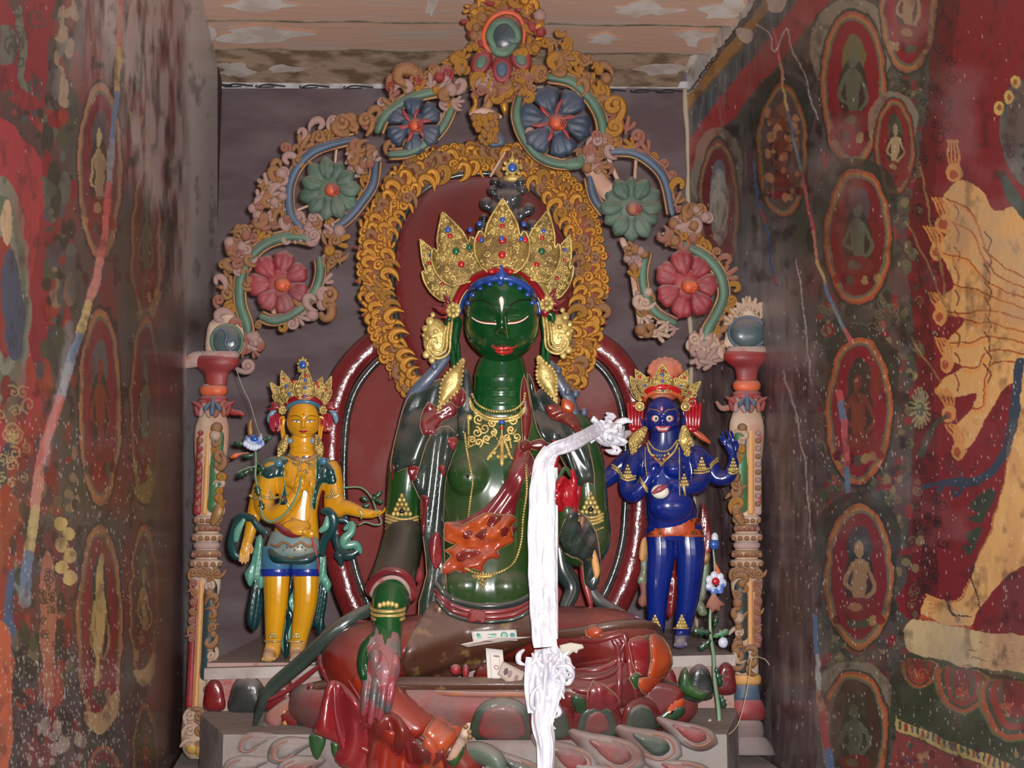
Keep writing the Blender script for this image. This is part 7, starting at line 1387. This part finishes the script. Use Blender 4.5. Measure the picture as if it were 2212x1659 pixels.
for s, cx in ((-1, 1371), (1, 1495)):
    g_ = [tube([(cx - 14 + i * 8, 880 - abs(i - 2) * 3, BD + 0), (cx - 12 + i * 7, 900, BD + 2), (cx - 10 + i * 6, 922, BD)], 4.4, 7, 4) for i in range(5)] + [ball((cx, 926, BD - 2), (14, 8, 6), 12, 8), ball((cx, 876, BD - 2), (12, 8, 6), 12, 8)]
    if s > 0: g_ += [tube([(1494 + 9 * math.cos(a), 872 - 3 + 8 * math.sin(a), BD) for a in np.linspace(0, 6.2, 9)[:-1]], 3.4, 7, 2, closed=True), ball((1510, 895, BD), (6, 10, 5))]
    emit('red_earring', merge(g_), REDL, Bl); fx = 1382 if s < 0 else 1481
    emit('ear_stud', merge([ball((fx, 878, BD + 20), (8, 8, 6), 12, 8), tube(disc_pts(fx, 878, 9, 9, 10) and [(x, y, BD + 18) for x, y in disc_pts(fx, 878, 9, 9, 10)], 2, 6, 2, closed=True)]), PGOLD, Bl)
    pts = ((1392, 928), (1372, 952), (1366, 978)) if s < 0 else ((1478, 926), (1480, 950), (1484, 982))
    emit('gold_fringe_pendant', merge([tube([(x, y, BD + 28) for x, y in pts], [8, 15, 5], 9, 4, .5)] + [ball((np.interp(t, [0, .5, 1], [p[0] for p in pts]) + q.uniform(-13, 13) * math.sin(math.pi * (t * .8 + .1)), np.interp(t, [0, .5, 1], [p[1] for p in pts]), BD + 34), 4, 6, 4) for t in np.linspace(0, 1, 34)]), PGOLD, Bl)
    P = [(cx + s * 2, 930, BD - 8), (cx + s * 22, 944, BD - 8), (cx + s * 38, 956, BD - 10)]; emit('orange_ribbon', tube(P, [6, 7, 3], 8, 4, .5), ORL, Bl)
emit('pearl_string', beads(BS.line([(1400, 952), (1412, 968), (1430, 975), (1448, 970), (1462, 952)], 3, BD, 8), 2.0, None, 6, 4), PGOLD, Bl)
nk = emit('gold_necklace', merge([beads(BS.line([(1398, 958), (1404, 978), (1424, 998), (1428, 1006), (1434, 998), (1456, 976), (1464, 958)], 3, BD, 8), 3.0, 4.4, 6, 4)] + [ball((x, y, BS.h(x, y, BD) + 3), 3.6, 6, 4) for x, y in ((1412, 984), (1420, 984), (1428, 984), (1436, 984), (1444, 980), (1424, 992), (1434, 992), (1428, 1000))]), PGOLD, Bl)
for x, y, m_, r in ((1424, 984, JBLUE, 5), (1413, 987, JRED, 3.4), (1437, 987, JRED, 3.4), (1424, 996, JRED, 3.4)): emit('jewel', ball((x, y, BS.h(x, y, BD) + 6), (r, r * .8, 2.5), 8, 6), m_, nk)
for P in ([(1394, 968), (1394, 1000), (1398, 1030)], [(1467, 968), (1468, 1010), (1468, 1060), (1470, 1090), (1462, 1106), (1444, 1114), (1426, 1104), (1412, 1084)]): emit('bead_chain', beads(BS.line(P, 3, BD, 8), 1.9, None, 6, 4), PGOLD, Bl)
for P, cr_ in (([(1342, 1026), (1356, 1032), (1372, 1028)], 1), ([(1500, 1016), (1516, 1016), (1532, 1012)], 1), ([(1322, 1004), (1332, 1010), (1342, 1022)], 0), ([(1535, 1004), (1542, 996), (1550, 990)], 0), ([(1474, 1040), (1478, 1052), (1480, 1064)], 1), ([(1382, 1030), (1390, 1044), (1398, 1056)], 0), ([(1282, 1000), (1292, 1006), (1302, 1002)], 1), ([(1574, 1014), (1584, 1018), (1594, 1012)], 1)):
    a_ = emit('armlet', merge([tube([(x, y + k_, dd_) for x, y, dd_ in BS.line(P, 2, BD - 20, 3)], 2.6, 6, 1) for k_ in (0, 6)]), PGOLD, Bl); x, y = P[1]
    if cr_: emit('armlet_crest', merge([ball((x + (i - (3 - r_) / 2) * 5, y - 5 - r_ * 7, BS.h(x, y - 5 - r_ * 5, BD - 10) + 2), 3.6, 6, 4) for r_ in range(4) for i in range(4 - r_)]), PGOLD, a_)
kil = vox([loft([(1456, 1118, BD + 0, 56, 42), (1457, 1150, BD + 2, 60, 40), (1456, 1162, BD + 2, 58, 38)], 26), tube([(1428, 1150, BD + 2), (1432, 1180, BD + 4)], [33, 31], 18, 4), tube([(1488, 1150, BD + 2), (1490, 1180, BD + 4)], [32, 30], 18, 4)], 2.5, 2); k2_ = (np.asarray(kil[0]).copy(), kil[1]); k2_[0][:, 1] = np.minimum(k2_[0][:, 1], 1158); emit('tawny_kilt', k2_, TIG, Bl)
for x in (1430, 1490): emit('kilt_hem', tube([(x + 32 * math.cos(a), 1158, BD + 3 + 32 * math.sin(a)) for a in np.linspace(0, 6.28, 17)[:-1]], 2.2, 6, 2, closed=True), ORL, Bl)
emit('belly', ball((1450, 1092, BD + 26), (50, 42, 38), 24, 16), BSKIN, Bl)
emit('left_hand', vox(hand_geo((1456, 1048, BD + 58), (-1, .25, .3), (0, 1, .4), 46, .5, .3, 1), 1.5, 2), BSKIN, Bl); emit('right_hand', vox(hand_geo((1402, 1030, BD + 58), (.5, -.8, .3), (0, .3, 1), 44, .7, .4, 1), 1.5, 2), BSKIN, Bl)
emit('raised_hand', vox(hand_geo((1584, 984, BD - 8), (-.35, -1, .1), (0, 0, 1), 58, .2, 1.6, 1), 1.5, 1), BSKIN, Bl); emit('raised_hand', vox(hand_geo((1285, 985, BD - 8), (.3, -1, .1), (0, 0, 1), 46, .3, .8, -1), 1.5, 1), BSKIN, Bl)
bw = emit('skull_bowl', vox([ball((1426, 1062, BD + 72), (20, 16, 14))], 2, 1), WHT, Bl); emit('bowl_inside', tube([(1412, 1064, BD + 84), (1426, 1056, BD + 88), (1438, 1050, BD + 82)], [4, 7, 4], 9, 4, .5), mat('dull_rose', col(150, 70, 84), .4, bump=.1), bw)
for x in (1415, 1473): emit('anklet', merge([ball((x + (i - (3 - r_) / 2) * 6, 1352 - r_ * 7, BD + 18), (4, 5, 3.5), 6, 4) for r_ in range(4) for i in range(4 - r_)] + [tube([(x + 18 * math.cos(a), 1357, BD - 2 + 18 * math.sin(a)) for a in np.linspace(0, 6.28, 13)[:-1]], 2.2, 6, 2, closed=True)]), PGOLD, Bl)
GPL = mat('pale_green_scarf', col(104, 126, 100), .5, c2=col(120, 110, 96), ns=8, bump=.2, coat=.3, dust=.4)
for o_, m_, dd in (([(1452, 1158), (1462, 1158), (1460, 1230), (1464, 1270), (1454, 1330), (1440, 1326), (1444, 1270), (1446, 1220)], ROBE2, BD - 40), ([(1382, 1180), (1396, 1180), (1398, 1240), (1392, 1262), (1376, 1258), (1384, 1230)], GPL, BD - 30), ([(1384, 1170), (1396, 1160), (1398, 1190), (1392, 1212), (1380, 1206)], OCHP, BD - 20), ([(1380, 1252), (1398, 1256), (1398, 1300), (1388, 1312), (1378, 1300), (1384, 1280)], PINK, BD - 30),
                   ([(1516, 1080), (1532, 1120), (1538, 1180), (1530, 1200), (1516, 1196), (1512, 1140)], ROBE2, BD - 26), ([(1506, 1200), (1528, 1196), (1532, 1240), (1524, 1290), (1512, 1300), (1500, 1290)], GPL, BD - 30), ([(1516, 1192), (1534, 1196), (1530, 1216), (1516, 1220)], TAN, BD - 22), ([(1504, 1296), (1518, 1300), (1528, 1326), (1512, 1330), (1504, 1312)], GPL, BD - 26)):
    emit('hanging_scarf', patch(o_, dd, 6, 9, 5, 8, 3, fo(.1, 11, 2.5)), m_, Bl)
# ================================================================ lotus throne
TH = empty('lotus_throne', base_at(1060, 1600, 120), 'wide carved lotus throne in red, green and dusty grey under the green statue', 'throne')
GRYP = mat('dust_grey_petal', col(138, 130, 128), .75, c2=col(104, 78, 74), ns=8, bump=.4, dust=.55); REDPT = mat('dusty_red_petal', col(128, 52, 52), .6, c2=col(104, 70, 66), ns=8, bump=.3, coat=.2, dust=.5); DGP = mat('dark_green_petal', col(46, 62, 50), .5, c2=col(60, 70, 62), ns=8, bump=.3, coat=.4, dust=.5)
cush = loft([(1065, 1478, 60, 420, 130), (1065, 1500, 62, 438, 150), (1065, 1540, 64, 440, 156), (1065, 1580, 60, 400, 140), (1065, 1600, 58, 380, 130)], 60)
cs = Surf(); cs.add(cush); emit('cushion', cush, REDPT, TH)
emit('cushion_top', loft([(1065, 1462, 70, 330, 130), (1065, 1476, 70, 400, 150), (1065, 1490, 66, 420, 150)], 50), BRN, TH)
emit('foot_slab', loft([(1065, 1590, 60, 420, 130), (1065, 1620, 62, 500, 150), (1065, 1720, 64, 510, 160)], 50), GRYP, TH)
def petal(o_, m_, inner=None, dd=None, dome=10, sf=cs, dfl=40):
    P = np.array(o_, float); f = (lambda x, y: max(sf.h(x, y, dfl), dfl) + 8) if dd is None else dd
    p_ = emit('petal', patch(P, f, dome, 14, 8, 12, 4), m_, TH); c_ = P.mean(0)
    cols_ = inner or []
    for i, mm in enumerate(cols_):
        k_ = .72 - .26 * i; f2 = (lambda x, y, i=i: max(sf.h(x, y, dfl), dfl) + 8 + dome * .8 + 2 + i * 2.5) if dd is None else dd + dome * .8 + 2 + i * 2.5
        emit('petal_centre', patch((P - c_) * k_ + c_ + [0, 2], f2, 4, 9, 7, 4, 4), mm, p_)
    return p_
for cx, w_, cols_ in ((740, 48, [DGP]), (850, 46, [REDPT]), (1085, 66, [REDPT]), (1190, 52, [DGP]), (1290, 56, [DGP, REDPT]), (1385, 44, [DGP])):
    petal([(cx - w_, 1600), (cx - w_ * 1.02, 1560), (cx - w_ * .7, 1520), (cx, 1504), (cx + w_ * .7, 1520), (cx + w_ * 1.02, 1560), (cx + w_, 1600), (cx, 1612)], {1085: DGP, 740: ROBE2, 1190: ROBE, 1290: ROBE, 1385: ROBE}.get(cx, DGP), cols_)
emit('throne_rim', tube([(940, 1496, 196), (980, 1498, 214), (1040, 1500, 220), (1120, 1500, 222), (1180, 1506, 220)], 7, 9, 5), PINK, TH)
# scroll-tipped side petals at the left
for P, m_ in (([(572, 1550), (600, 1520), (640, 1500), (700, 1496), (700, 1516), (650, 1524), (616, 1546), (600, 1580)], PINK), ([(598, 1544), (640, 1520), (700, 1510), (710, 1540), (700, 1590), (660, 1590), (622, 1570)], ROBE), ([(640, 1560), (670, 1540), (704, 1540), (704, 1584), (670, 1588)], CAPE), ([(548, 1572), (572, 1560), (620, 1590), (700, 1606), (700, 1618), (640, 1610), (580, 1590)], CAPE), ([(556, 1580), (576, 1574), (640, 1602), (600, 1602)], ROBE2), ([(604, 1530), (620, 1520), (626, 1560), (612, 1566)], OCHP)):
    emit('side_petal', patch(P, 60 if m_ is not CAPE else 70, 8, 10, 7, 14, 4), m_, TH)
emit('dark_tip', tube([(700, 1400, 96), (640, 1446, 90), (580, 1494, 82), (562, 1530, 78), (548, 1574, 74)], [8, 12, 13, 10, 4], 10, 5, .5), CAPE, TH)
for P, m_ in (([(1480, 1440), (1500, 1480), (1530, 1500), (1510, 1512), (1480, 1500), (1466, 1480)], GRL), ([(1476, 1490), (1510, 1488), (1536, 1496), (1510, 1516), (1480, 1510)], CAPE), ([(1436, 1530), (1470, 1520), (1480, 1540), (1450, 1560), (1400, 1576)], GRL), ([(1400, 1480), (1440, 1476), (1474, 1490), (1470, 1520), (1430, 1550), (1390, 1570), (1370, 1540)], ROBE), ([(1360, 1546), (1400, 1530), (1410, 1556), (1380, 1576), (1350, 1580)], GRL), ([(1440, 1506), (1480, 1512), (1460, 1550), (1436, 1560)], ORL)):
    emit('side_petal', patch(P, 150 if m_ is not CAPE else 120, 8, 10, 7, 14, 4), m_, TH)
# long flowing dusty petals of the plinth
ps = Surf()
for i, (x0, y0, x1, y1, w_, c1) in enumerate([(1150, 1590, 1290, 1668, 38, REDPT), (1230, 1580, 1390, 1650, 40, REDPT), (1330, 1570, 1470, 1630, 38, DGP), (1420, 1552, 1548, 1604, 28, REDPT), (1060, 1620, 1170, 1690, 34, DGP), (1390, 1640, 1540, 1680, 30, REDPT), (1240, 1650, 1390, 1710, 38, DGP), (680, 1600, 580, 1640, 26, GRYP), (600, 1590, 510, 1622, 22, GRYP), (700, 1640, 600, 1690, 32, REDPT), (580, 1640, 480, 1680, 26, GRYP), (760, 1670, 690, 1740, 34, DGP), (1140, 1660, 1260, 1730, 34, REDPT)]):
    A_ = np.array([x0, y0], float); Bv = np.array([x1 - x0, y1 - y0], float); L_ = np.linalg.norm(Bv); Bv /= L_; Nn = np.array([-Bv[1], Bv[0]]); sg = 1 if Nn[1] > 0 else -1
    sh = [(0, .2), (.25, .55), (.5, .9), (.75, 1.0), (.92, .7), (1.02, .1)]
    out = [A_ + Bv * L_ * t + Nn * w_ * k_ + Nn * 8 * math.sin(t * 3) for t, k_ in sh] + [A_ + Bv * L_ * t - Nn * w_ * k_ + Nn * 8 * math.sin(t * 3) for t, k_ in sh[::-1]]
    dd = 212 + (y0 - 1600) * .2 - max(0, abs(x0 - 1065) - 150) * .18; p_ = emit('petal', patch(out, dd, 14, 18, 9, 20, 3), GRYP, TH)
    c_ = A_ + Bv * L_ * .62
    emit('petal_centre', patch([c_ + (np.array(p) - c_) * .56 for p in out], dd + 13, 5, 10, 8, 4, 3), c1, p_)
    emit('petal_rim', tube([(*(c_ + (np.array(p) - c_) * .70), dd + 15) for p in out[2:10]], 2.2, 6, 3), PINK, p_)

# ================================================================ white silk scarf
SILK = mat('white_satin', col(235, 235, 242), .32, .15, c2=col(205, 205, 220), ns=30, bump=.5, bs=60, stretch=(3, 3, .5), spec=.8)
sc = empty('offering_scarf', base_at(1180, 1480, 230), 'white satin scarf knotted beside the blue attendant and hanging down over the seated statue', 'scarf')
def ribbon(P, Wd, name, wave=0., nx=14, sub=8, th=1.6, seed=0, twist=None):
    """cloth strip: centre points (x,y,d), half widths; hangs with lengthwise folds"""
    Q = cr(np.column_stack([np.array(P, float), Wd]), sub); n = len(Q); q = np.random.RandomState(seed); ph = q.rand(4) * 6
    T_ = np.gradient(Q[:, :3], axis=0); V = []
    for i in range(n):
        t = T_[i] / (np.linalg.norm(T_[i]) + 1e-9); sd = np.cross(t, [0, 0, 1.]); sd /= np.linalg.norm(sd) + 1e-9
        for j in range(nx):
            u = j / (nx - 1) * 2 - 1; f = wave * (math.sin(u * 5 + ph[0] + i * .09) + .6 * math.sin(u * 11 + ph[1] - i * .13) + .35 * math.sin(u * 3 + i * .6 + ph[2]) * .8)
            V.append(Q[i, :3] + sd * u * Q[i, 3] * (1 + .03 * math.sin(i * .7 + j)) + np.array([0, 0, f]))
    V = np.array(V); F = [(i * nx + j, i * nx + j + 1, (i + 1) * nx + j + 1, (i + 1) * nx + j) for i in range(n - 1) for j in range(nx - 1)]
    m_ = len(V); Vb = V - [0, 0, th]; F += [tuple(k_ + m_ for k_ in f[::-1]) for f in F]
    for i in range(n - 1): F += [(i * nx, (i + 1) * nx, (i + 1) * nx + m_, i * nx + m_), (i * nx + nx - 1, i * nx + nx - 1 + m_, (i + 1) * nx + nx - 1 + m_, (i + 1) * nx + nx - 1)]
    return emit(name, (np.vstack([V, Vb]), F), SILK, sc)
ribbon([(1192, 972, 158), (1176, 1000, 170), (1172, 1060, 176), (1170, 1160, 186), (1172, 1260, 200), (1174, 1340, 218), (1178, 1398, 232)], [18, 22, 28, 30, 30, 28, 26], 'hanging_strip', 1.2, 16, 10, seed=1)
ribbon([(1178, 990, 168), (1194, 972, 164), (1230, 960, 150), (1262, 944, 120), (1296, 924, 60)], [14, 15, 17, 16, 13], 'crossing_strip', 4.5, 14, 8, seed=2)
ribbon([(1196, 1010, 150), (1196, 1100, 158), (1196, 1240, 180), (1198, 1380, 214)], [8, 9, 9, 8], 'folded_edge', 2, 8, 8, seed=3)
g_ = []; qk = np.random.RandomState(6)
for i in range(26):       # crushed rosette of the knot
    a = qk.uniform(0, 6.28); r = qk.uniform(2, 30); x, y = 1316 + r * 1.1 * math.cos(a), 936 + r * .9 * math.sin(a); P = [(x, y, 50 + qk.uniform(-10, 8))]
    for _ in range(3): P.append((P[-1][0] + qk.uniform(-16, 16), P[-1][1] + qk.uniform(-12, 12), P[-1][2] + qk.uniform(-10, 10)))
    g_.append(tube(P, [4, 8, 7, 3], 8, 3, .45))
emit('crushed_knot', merge(g_ + [ball((1316, 938, 34), (34, 28, 20), 16, 10)]), SILK, sc)
emit('knot_tail', tube([(1336, 950, 40), (1348, 940, 20), (1360, 934, 0)], [12, 9, 6], 9, 4, .5), SILK, sc)
g_ = []
for i in range(46):       # gathered folds in the lap
    x, y = 1188 + qk.normal() * 20, 1404 + abs(qk.normal()) * 50; P = [(x, y, 240 + qk.uniform(-8, 16))]
    for _ in range(3): P.append((P[-1][0] + qk.uniform(-14, 14), P[-1][1] + qk.uniform(4, 22), P[-1][2] + qk.uniform(-9, 9)))
    g_.append(tube(P, [3, 6.5, 6, 2.5], 7, 3, .5))
g_.append(tube([(1166, 1480, 262), (1150, 1500, 268), (1150, 1528, 268), (1166, 1530, 266), (1170, 1500, 266), (1160, 1476, 262)], [4, 5, 5, 5, 5, 4], 8, 4, .6))
g_.append(tube([(1206, 1440, 254), (1226, 1440, 256), (1236, 1456, 254), (1228, 1476, 254), (1212, 1474, 254)], [5, 7, 7, 6, 4], 8, 4, .6))
emit('gathered_folds', merge(g_), SILK, sc)
ribbon([(1180, 1400, 236), (1186, 1440, 252), (1180, 1500, 262), (1172, 1560, 268), (1180, 1620, 276), (1176, 1720, 290)], [26, 36, 32, 24, 20, 15], 'lower_tail', 7, 18, 9, seed=5)
ribbon([(1150, 1420, 236), (1146, 1480, 250), (1150, 1540, 254)], [14, 14, 10], 'lower_tail', 5, 10, 8, seed=7)

# ================================================================ banknotes lying in the lap
NOTE = mat('note_paper', col(206, 200, 194), .6, bump=.05)
def note(cs4, label, art, m_=NOTE, bow=2.):
    """cs4: four corners (x,y,d) in order; art: list of (kind, u, v, ru, rv, colour)"""
    c4 = np.array(cs4, float); r_ = empty('banknote', base_at(*c4.mean(0)), label, 'banknote', 'banknotes in the lap')
    def P(u, v, up=0): 
        a = c4[0] * (1 - u) + c4[1] * u; b = c4[3] * (1 - u) + c4[2] * u; p = a * (1 - v) + b * v; return p + np.array([0, 0, bow * math.sin(math.pi * u) + up])
    nu, nv = 10, 4; V = [P(i / nu, j / nv, k_) for k_ in (0, -.8) for j in range(nv + 1) for i in range(nu + 1)]; o = (nu + 1) * (nv + 1)
    F = [(j * (nu + 1) + i, j * (nu + 1) + i + 1, (j + 1) * (nu + 1) + i + 1, (j + 1) * (nu + 1) + i) for j in range(nv) for i in range(nu)]; F += [tuple(k_ + o for k_ in f[::-1]) for f in F]
    B_ = [i for i in range(nu + 1)] + [j * (nu + 1) + nu for j in range(1, nv + 1)] + [nv * (nu + 1) + i for i in range(nu - 1, -1, -1)] + [j * (nu + 1) for j in range(nv - 1, 0, -1)]
    for a, b in zip(B_, B_[1:] + B_[:1]): F.append((a, b, b + o, a + o))
    emit('paper', (np.array(V), F), m_, r_)
    for k_, (u, v, ru, rv, c_) in enumerate(art):
        n_ = 4 if ru > .2 else 12
        pts = [P(u + ru * math.cos(a) * (1.2 if n_ == 4 else 1), v + rv * math.sin(a) * (1.2 if n_ == 4 else 1), .25 + .05 * k_) for a in np.linspace(math.pi / 4 if n_ == 4 else 0, 2 * math.pi + (math.pi / 4 if n_ == 4 else 0), n_ + 1)[:-1]]
        emit('printed_mark', (np.array(pts), [tuple(range(len(pts)))]), c_, r_, False)
    return r_
GI = mat('green_ink', col(84, 140, 130), .6, bump=0); GI2 = mat('pale_green_ink', col(150, 186, 176), .6, bump=0); BI = mat('brown_ink', col(140, 108, 104), .6, bump=0); BI2 = mat('pale_brown_ink', col(180, 160, 156), .6, bump=0); DI = mat('dark_ink', col(70, 60, 64), .6, bump=0)
note([(1018, 1364, 150), (1115, 1360, 150), (1118, 1384, 158), (1022, 1386, 158)], 'green printed banknote standing upright at the top of the lap', [(.32, .5, .26, .3, GI2), (.14, .35, .04, .18, GI), (.72, .5, .085, .36, GI), (.72, .5, .055, .24, GI2), (.9, .5, .06, .25, GI), (.45, .35, .12, .05, GI), (.45, .65, .12, .05, GI)])
note([(994, 1392, 176), (1068, 1376, 166), (1150, 1376, 176), (1010, 1398, 192)], 'folded pale banknote lying flat with its corner pointing left', [(.35, .5, .25, .2, BI2), (.5, .45, .06, .2, BI)], bow=1)
note([(1049, 1400, 190), (1086, 1404, 190), (1092, 1478, 206), (1054, 1478, 206)], 'white banknote standing on end with a round brown seal', [(.5, .5, .34, .40, BI2), (.55, .52, .15, .07, BI), (.55, .52, .09, .04, NOTE), (.6, .2, .2, .03, BI)])
note([(1086, 1428, 206), (1134, 1452, 206), (1118, 1494, 214), (1074, 1456, 214)], 'brown banknote with two small portraits leaning over the white one', [(.5, .5, .36, .36, BI2), (.28, .5, .09, .24, DI), (.46, .5, .09, .24, BI), (.76, .5, .08, .2, BI)], m_=mat('brown_note_paper', col(176, 158, 148), .6, bump=.05))
sp = emit('torn_paper', patch([(1208, 1394), (1232, 1388), (1258, 1392), (1262, 1400), (1250, 1404), (1246, 1412), (1238, 1408), (1230, 1416), (1212, 1412)], 206, 2, 4, 5, 2, 1), mat('torn_paper', col(200, 196, 180), .7, bump=.2)); top(sp, 'torn scrap of pale paper lying right of the white scarf', 'paper')

# ================================================================ flower stems held by the attendants
STEM = mat('pale_green_stem', col(112, 146, 112), .45, c2=col(90, 126, 96), ns=9, bump=.15, coat=.5, dust=.3); LEAF = mat('dark_green_leaf', col(24, 62, 44), .3, c2=col(40, 80, 56), ns=9, bump=.2, coat=.8, dust=.3); WBL = mat('blue_white_petal', col(200, 206, 222), .4, c2=col(70, 110, 190), ns=26, bump=.1, coat=.4, dust=.2, c2lo=.5, c2hi=.62)
f1 = empty('flower_stem', base_at(590, 1130, -20), 'green stem with a blue and white lotus beside the yellow attendant', 'flower')
def leaf(x, y, dx, dy, w_, d, p, m_=LEAF, n=5):
    L_ = math.hypot(dx, dy); u = np.array([dx, dy]) / L_; v = np.array([-u[1], u[0]]); sh = [(0, .1), (.2, .6), (.35, .45), (.5, 1), (.62, .6), (.8, .75), (1, 0)]
    out = [(x, y) + u * L_ * t + v * w_ * k_ for t, k_ in sh] + [(x, y) + u * L_ * t - v * w_ * k_ for t, k_ in sh[::-1][1:]]
    return emit('leaf', patch(out, d, 3, 5, 4, 2, 3), m_, p)
emit('stem', tube([(552, 972, -62), (553, 1000, -60), (552, 1030, -56), (560, 1070, -40), (566, 1110, -30), (580, 1126, -22), (606, 1118, -16), (630, 1092, -12), (645, 1060, -12), (650, 1030, -20)], [2.6] * 10, 7, 5), STEM, f1)
lf_ = emit('lotus_flower', patch([(532, 940), (528, 952), (532, 964), (550, 970), (566, 964), (568, 950), (564, 936), (556, 944), (548, 938), (540, 944)], -62, 8, 12, 5, 10), WBL, f1)
for i in range(7): emit('petal', ball((530 + i * 6, 958 + 8 * math.sin(math.pi * i / 6), -54), (6, 8, 4), 9, 6), WBL, lf_)
emit('lotus_heart', ball((549, 948, -48), (9, 6, 5), 10, 7), JBLUE, lf_); emit('bud_top', tube([(541, 936, -64), (540, 920, -64), (542, 908, -64)], [6, 5, 2.5], 8, 4), TAN, f1)
for a_ in ((534, 960, -30, -4, 8), (566, 952, 22, -10, 8), (550, 982, -24, 4, 7), (548, 1012, -36, 18, 8), (556, 1016, 18, -6, 8), (560, 1072, -6, -24, 9), (562, 1080, 6, 22, 8), (554, 1000, 16, 10, 6)): leaf(*a_, -56 if a_[1] < 1050 else -34, f1)
emit('orange_bud', tube([(536, 978, -60), (520, 980, -60), (508, 984, -60), (500, 988, -60)], [1.5, 2, 6, 3], 8, 4), ORGP, f1); emit('side_twig', tube([(552, 1008, -58), (536, 1010, -58), (514, 1020, -58)], 1.6, 6, 4), STEM, f1)
f2 = empty('flower_stem', base_at(815, 1118, -50), 'small green twig in the outstretched hand of the yellow attendant', 'flower')
emit('stem', tube([(740, 1054, -70), (770, 1052, -66), (788, 1058, -62), (804, 1078, -56), (812, 1100, -50), (824, 1128, -48), (812, 1134, -46), (790, 1128, -46), (776, 1134, -46)], 2, 7, 5), STEM, f2)
for a_ in ((802, 1082, 24, -22, 8), (810, 1080, 18, 6, 7), (796, 1084, -16, -12, 8), (800, 1090, -18, 6, 8)): leaf(*a_, -54, f2)
f3 = empty('flower_stem', base_at(1550, 1590, 0), 'tall green stem with blue and white flowers beside the right pillar', 'flower')
emit('stem', tube([(1540, 1180, -60), (1544, 1230, -58), (1540, 1280, -54), (1534, 1330, -50), (1536, 1380, -44), (1542, 1420, -30), (1544, 1470, -10), (1552, 1530, 8), (1556, 1590, 20)], [2, 2.6, 3, 3.6, 4, 4.4, 4.6, 5, 6], 8, 5), STEM, f3)
emit('white_bud', ball((1544, 1162, -58), (8, 12, 7)), WBL, f3); emit('blue_bud', ball((1543, 1176, -56), (11, 12, 8)), JBLUE, f3)
fl_ = emit('blue_flower', ball((1546, 1256, -52), (9, 9, 6)), JRED, f3)
for i in range(7): a = i * .9; emit('petal', ball((1546 + 15 * math.cos(a), 1260 + 17 * math.sin(a), -54), (9, 10, 4), 9, 6), WBL, fl_)
emit('pink_flower', patch([(1524, 1312), (1530, 1296), (1542, 1280), (1554, 1296), (1566, 1306), (1556, 1310), (1556, 1320), (1546, 1318), (1536, 1326), (1532, 1314)], -50, 6, 9, 5, 6, 2), PINK, f3)
emit('orange_tip', tube([(1544, 1216, -58), (1552, 1236, -56), (1556, 1246, -56)], [2, 5, 2], 8, 4), ORGP, f3)
for a_, d_ in (((1536, 1368, -40, -6, 12), -40), ((1536, 1382, -26, 22, 10), -36), ((1540, 1376, 36, -14, 10), -36), ((1544, 1356, 4, -26, 7), -44), ((1546, 1440, 12, 44, 9), -10), ((1556, 1500, 10, 30, 9), 4), ((1552, 1560, -4, 34, 10), 20)): leaf(*a_, d_, f3, LEAF if a_[2] < 20 else GRNP)
w_ = emit('white_rose', ball((1562, 1388, -34), (11, 12, 7)), WBL, f3)
emit('arum_petal', patch([(1534, 1552), (1540, 1566), (1546, 1590), (1534, 1588), (1526, 1566)], 22, 4, 6, 5, 4), CREAM, f3)
# ================================================================ thread, straw, nail
th_ = emit('thread', tube([(511, 800, -150), (524, 836, -140), (540, 870, -120), (553, 914, -90), (562, 940, -60)], .9, 5, 4), mat('thread', col(170, 166, 160), .7, bump=0)); top(th_, 'thin pale thread running from the left pillar capital to the lotus', 'thread')
st_ = emit('straw', tube([(1632, 1420, 70), (1622, 1428, 80), (1616, 1480, 90), (1596, 1560, 110), (1570, 1590, 120), (1546, 1606, 130)], .9, 5, 5), mat('straw', col(186, 168, 126), .7, bump=0)); top(st_, 'long curved dry straw leaning in front of the right pillar', 'straw')
s2_ = emit('straw', tube([(1634, 1418, 72), (1652, 1424, 90), (1662, 1436, 100)], .9, 5, 5), MATS['straw']); top(s2_, 'short bent straw sticking out right of the right pillar', 'straw')
nl = emit('wall_hook', tube([(966, 62, -560), (970, 76, -556), (1000, 76, -550)], 1.6, 5, 3), DRK); top(nl, 'small bent dark hook hanging below the planks left of the arch top', 'hook')
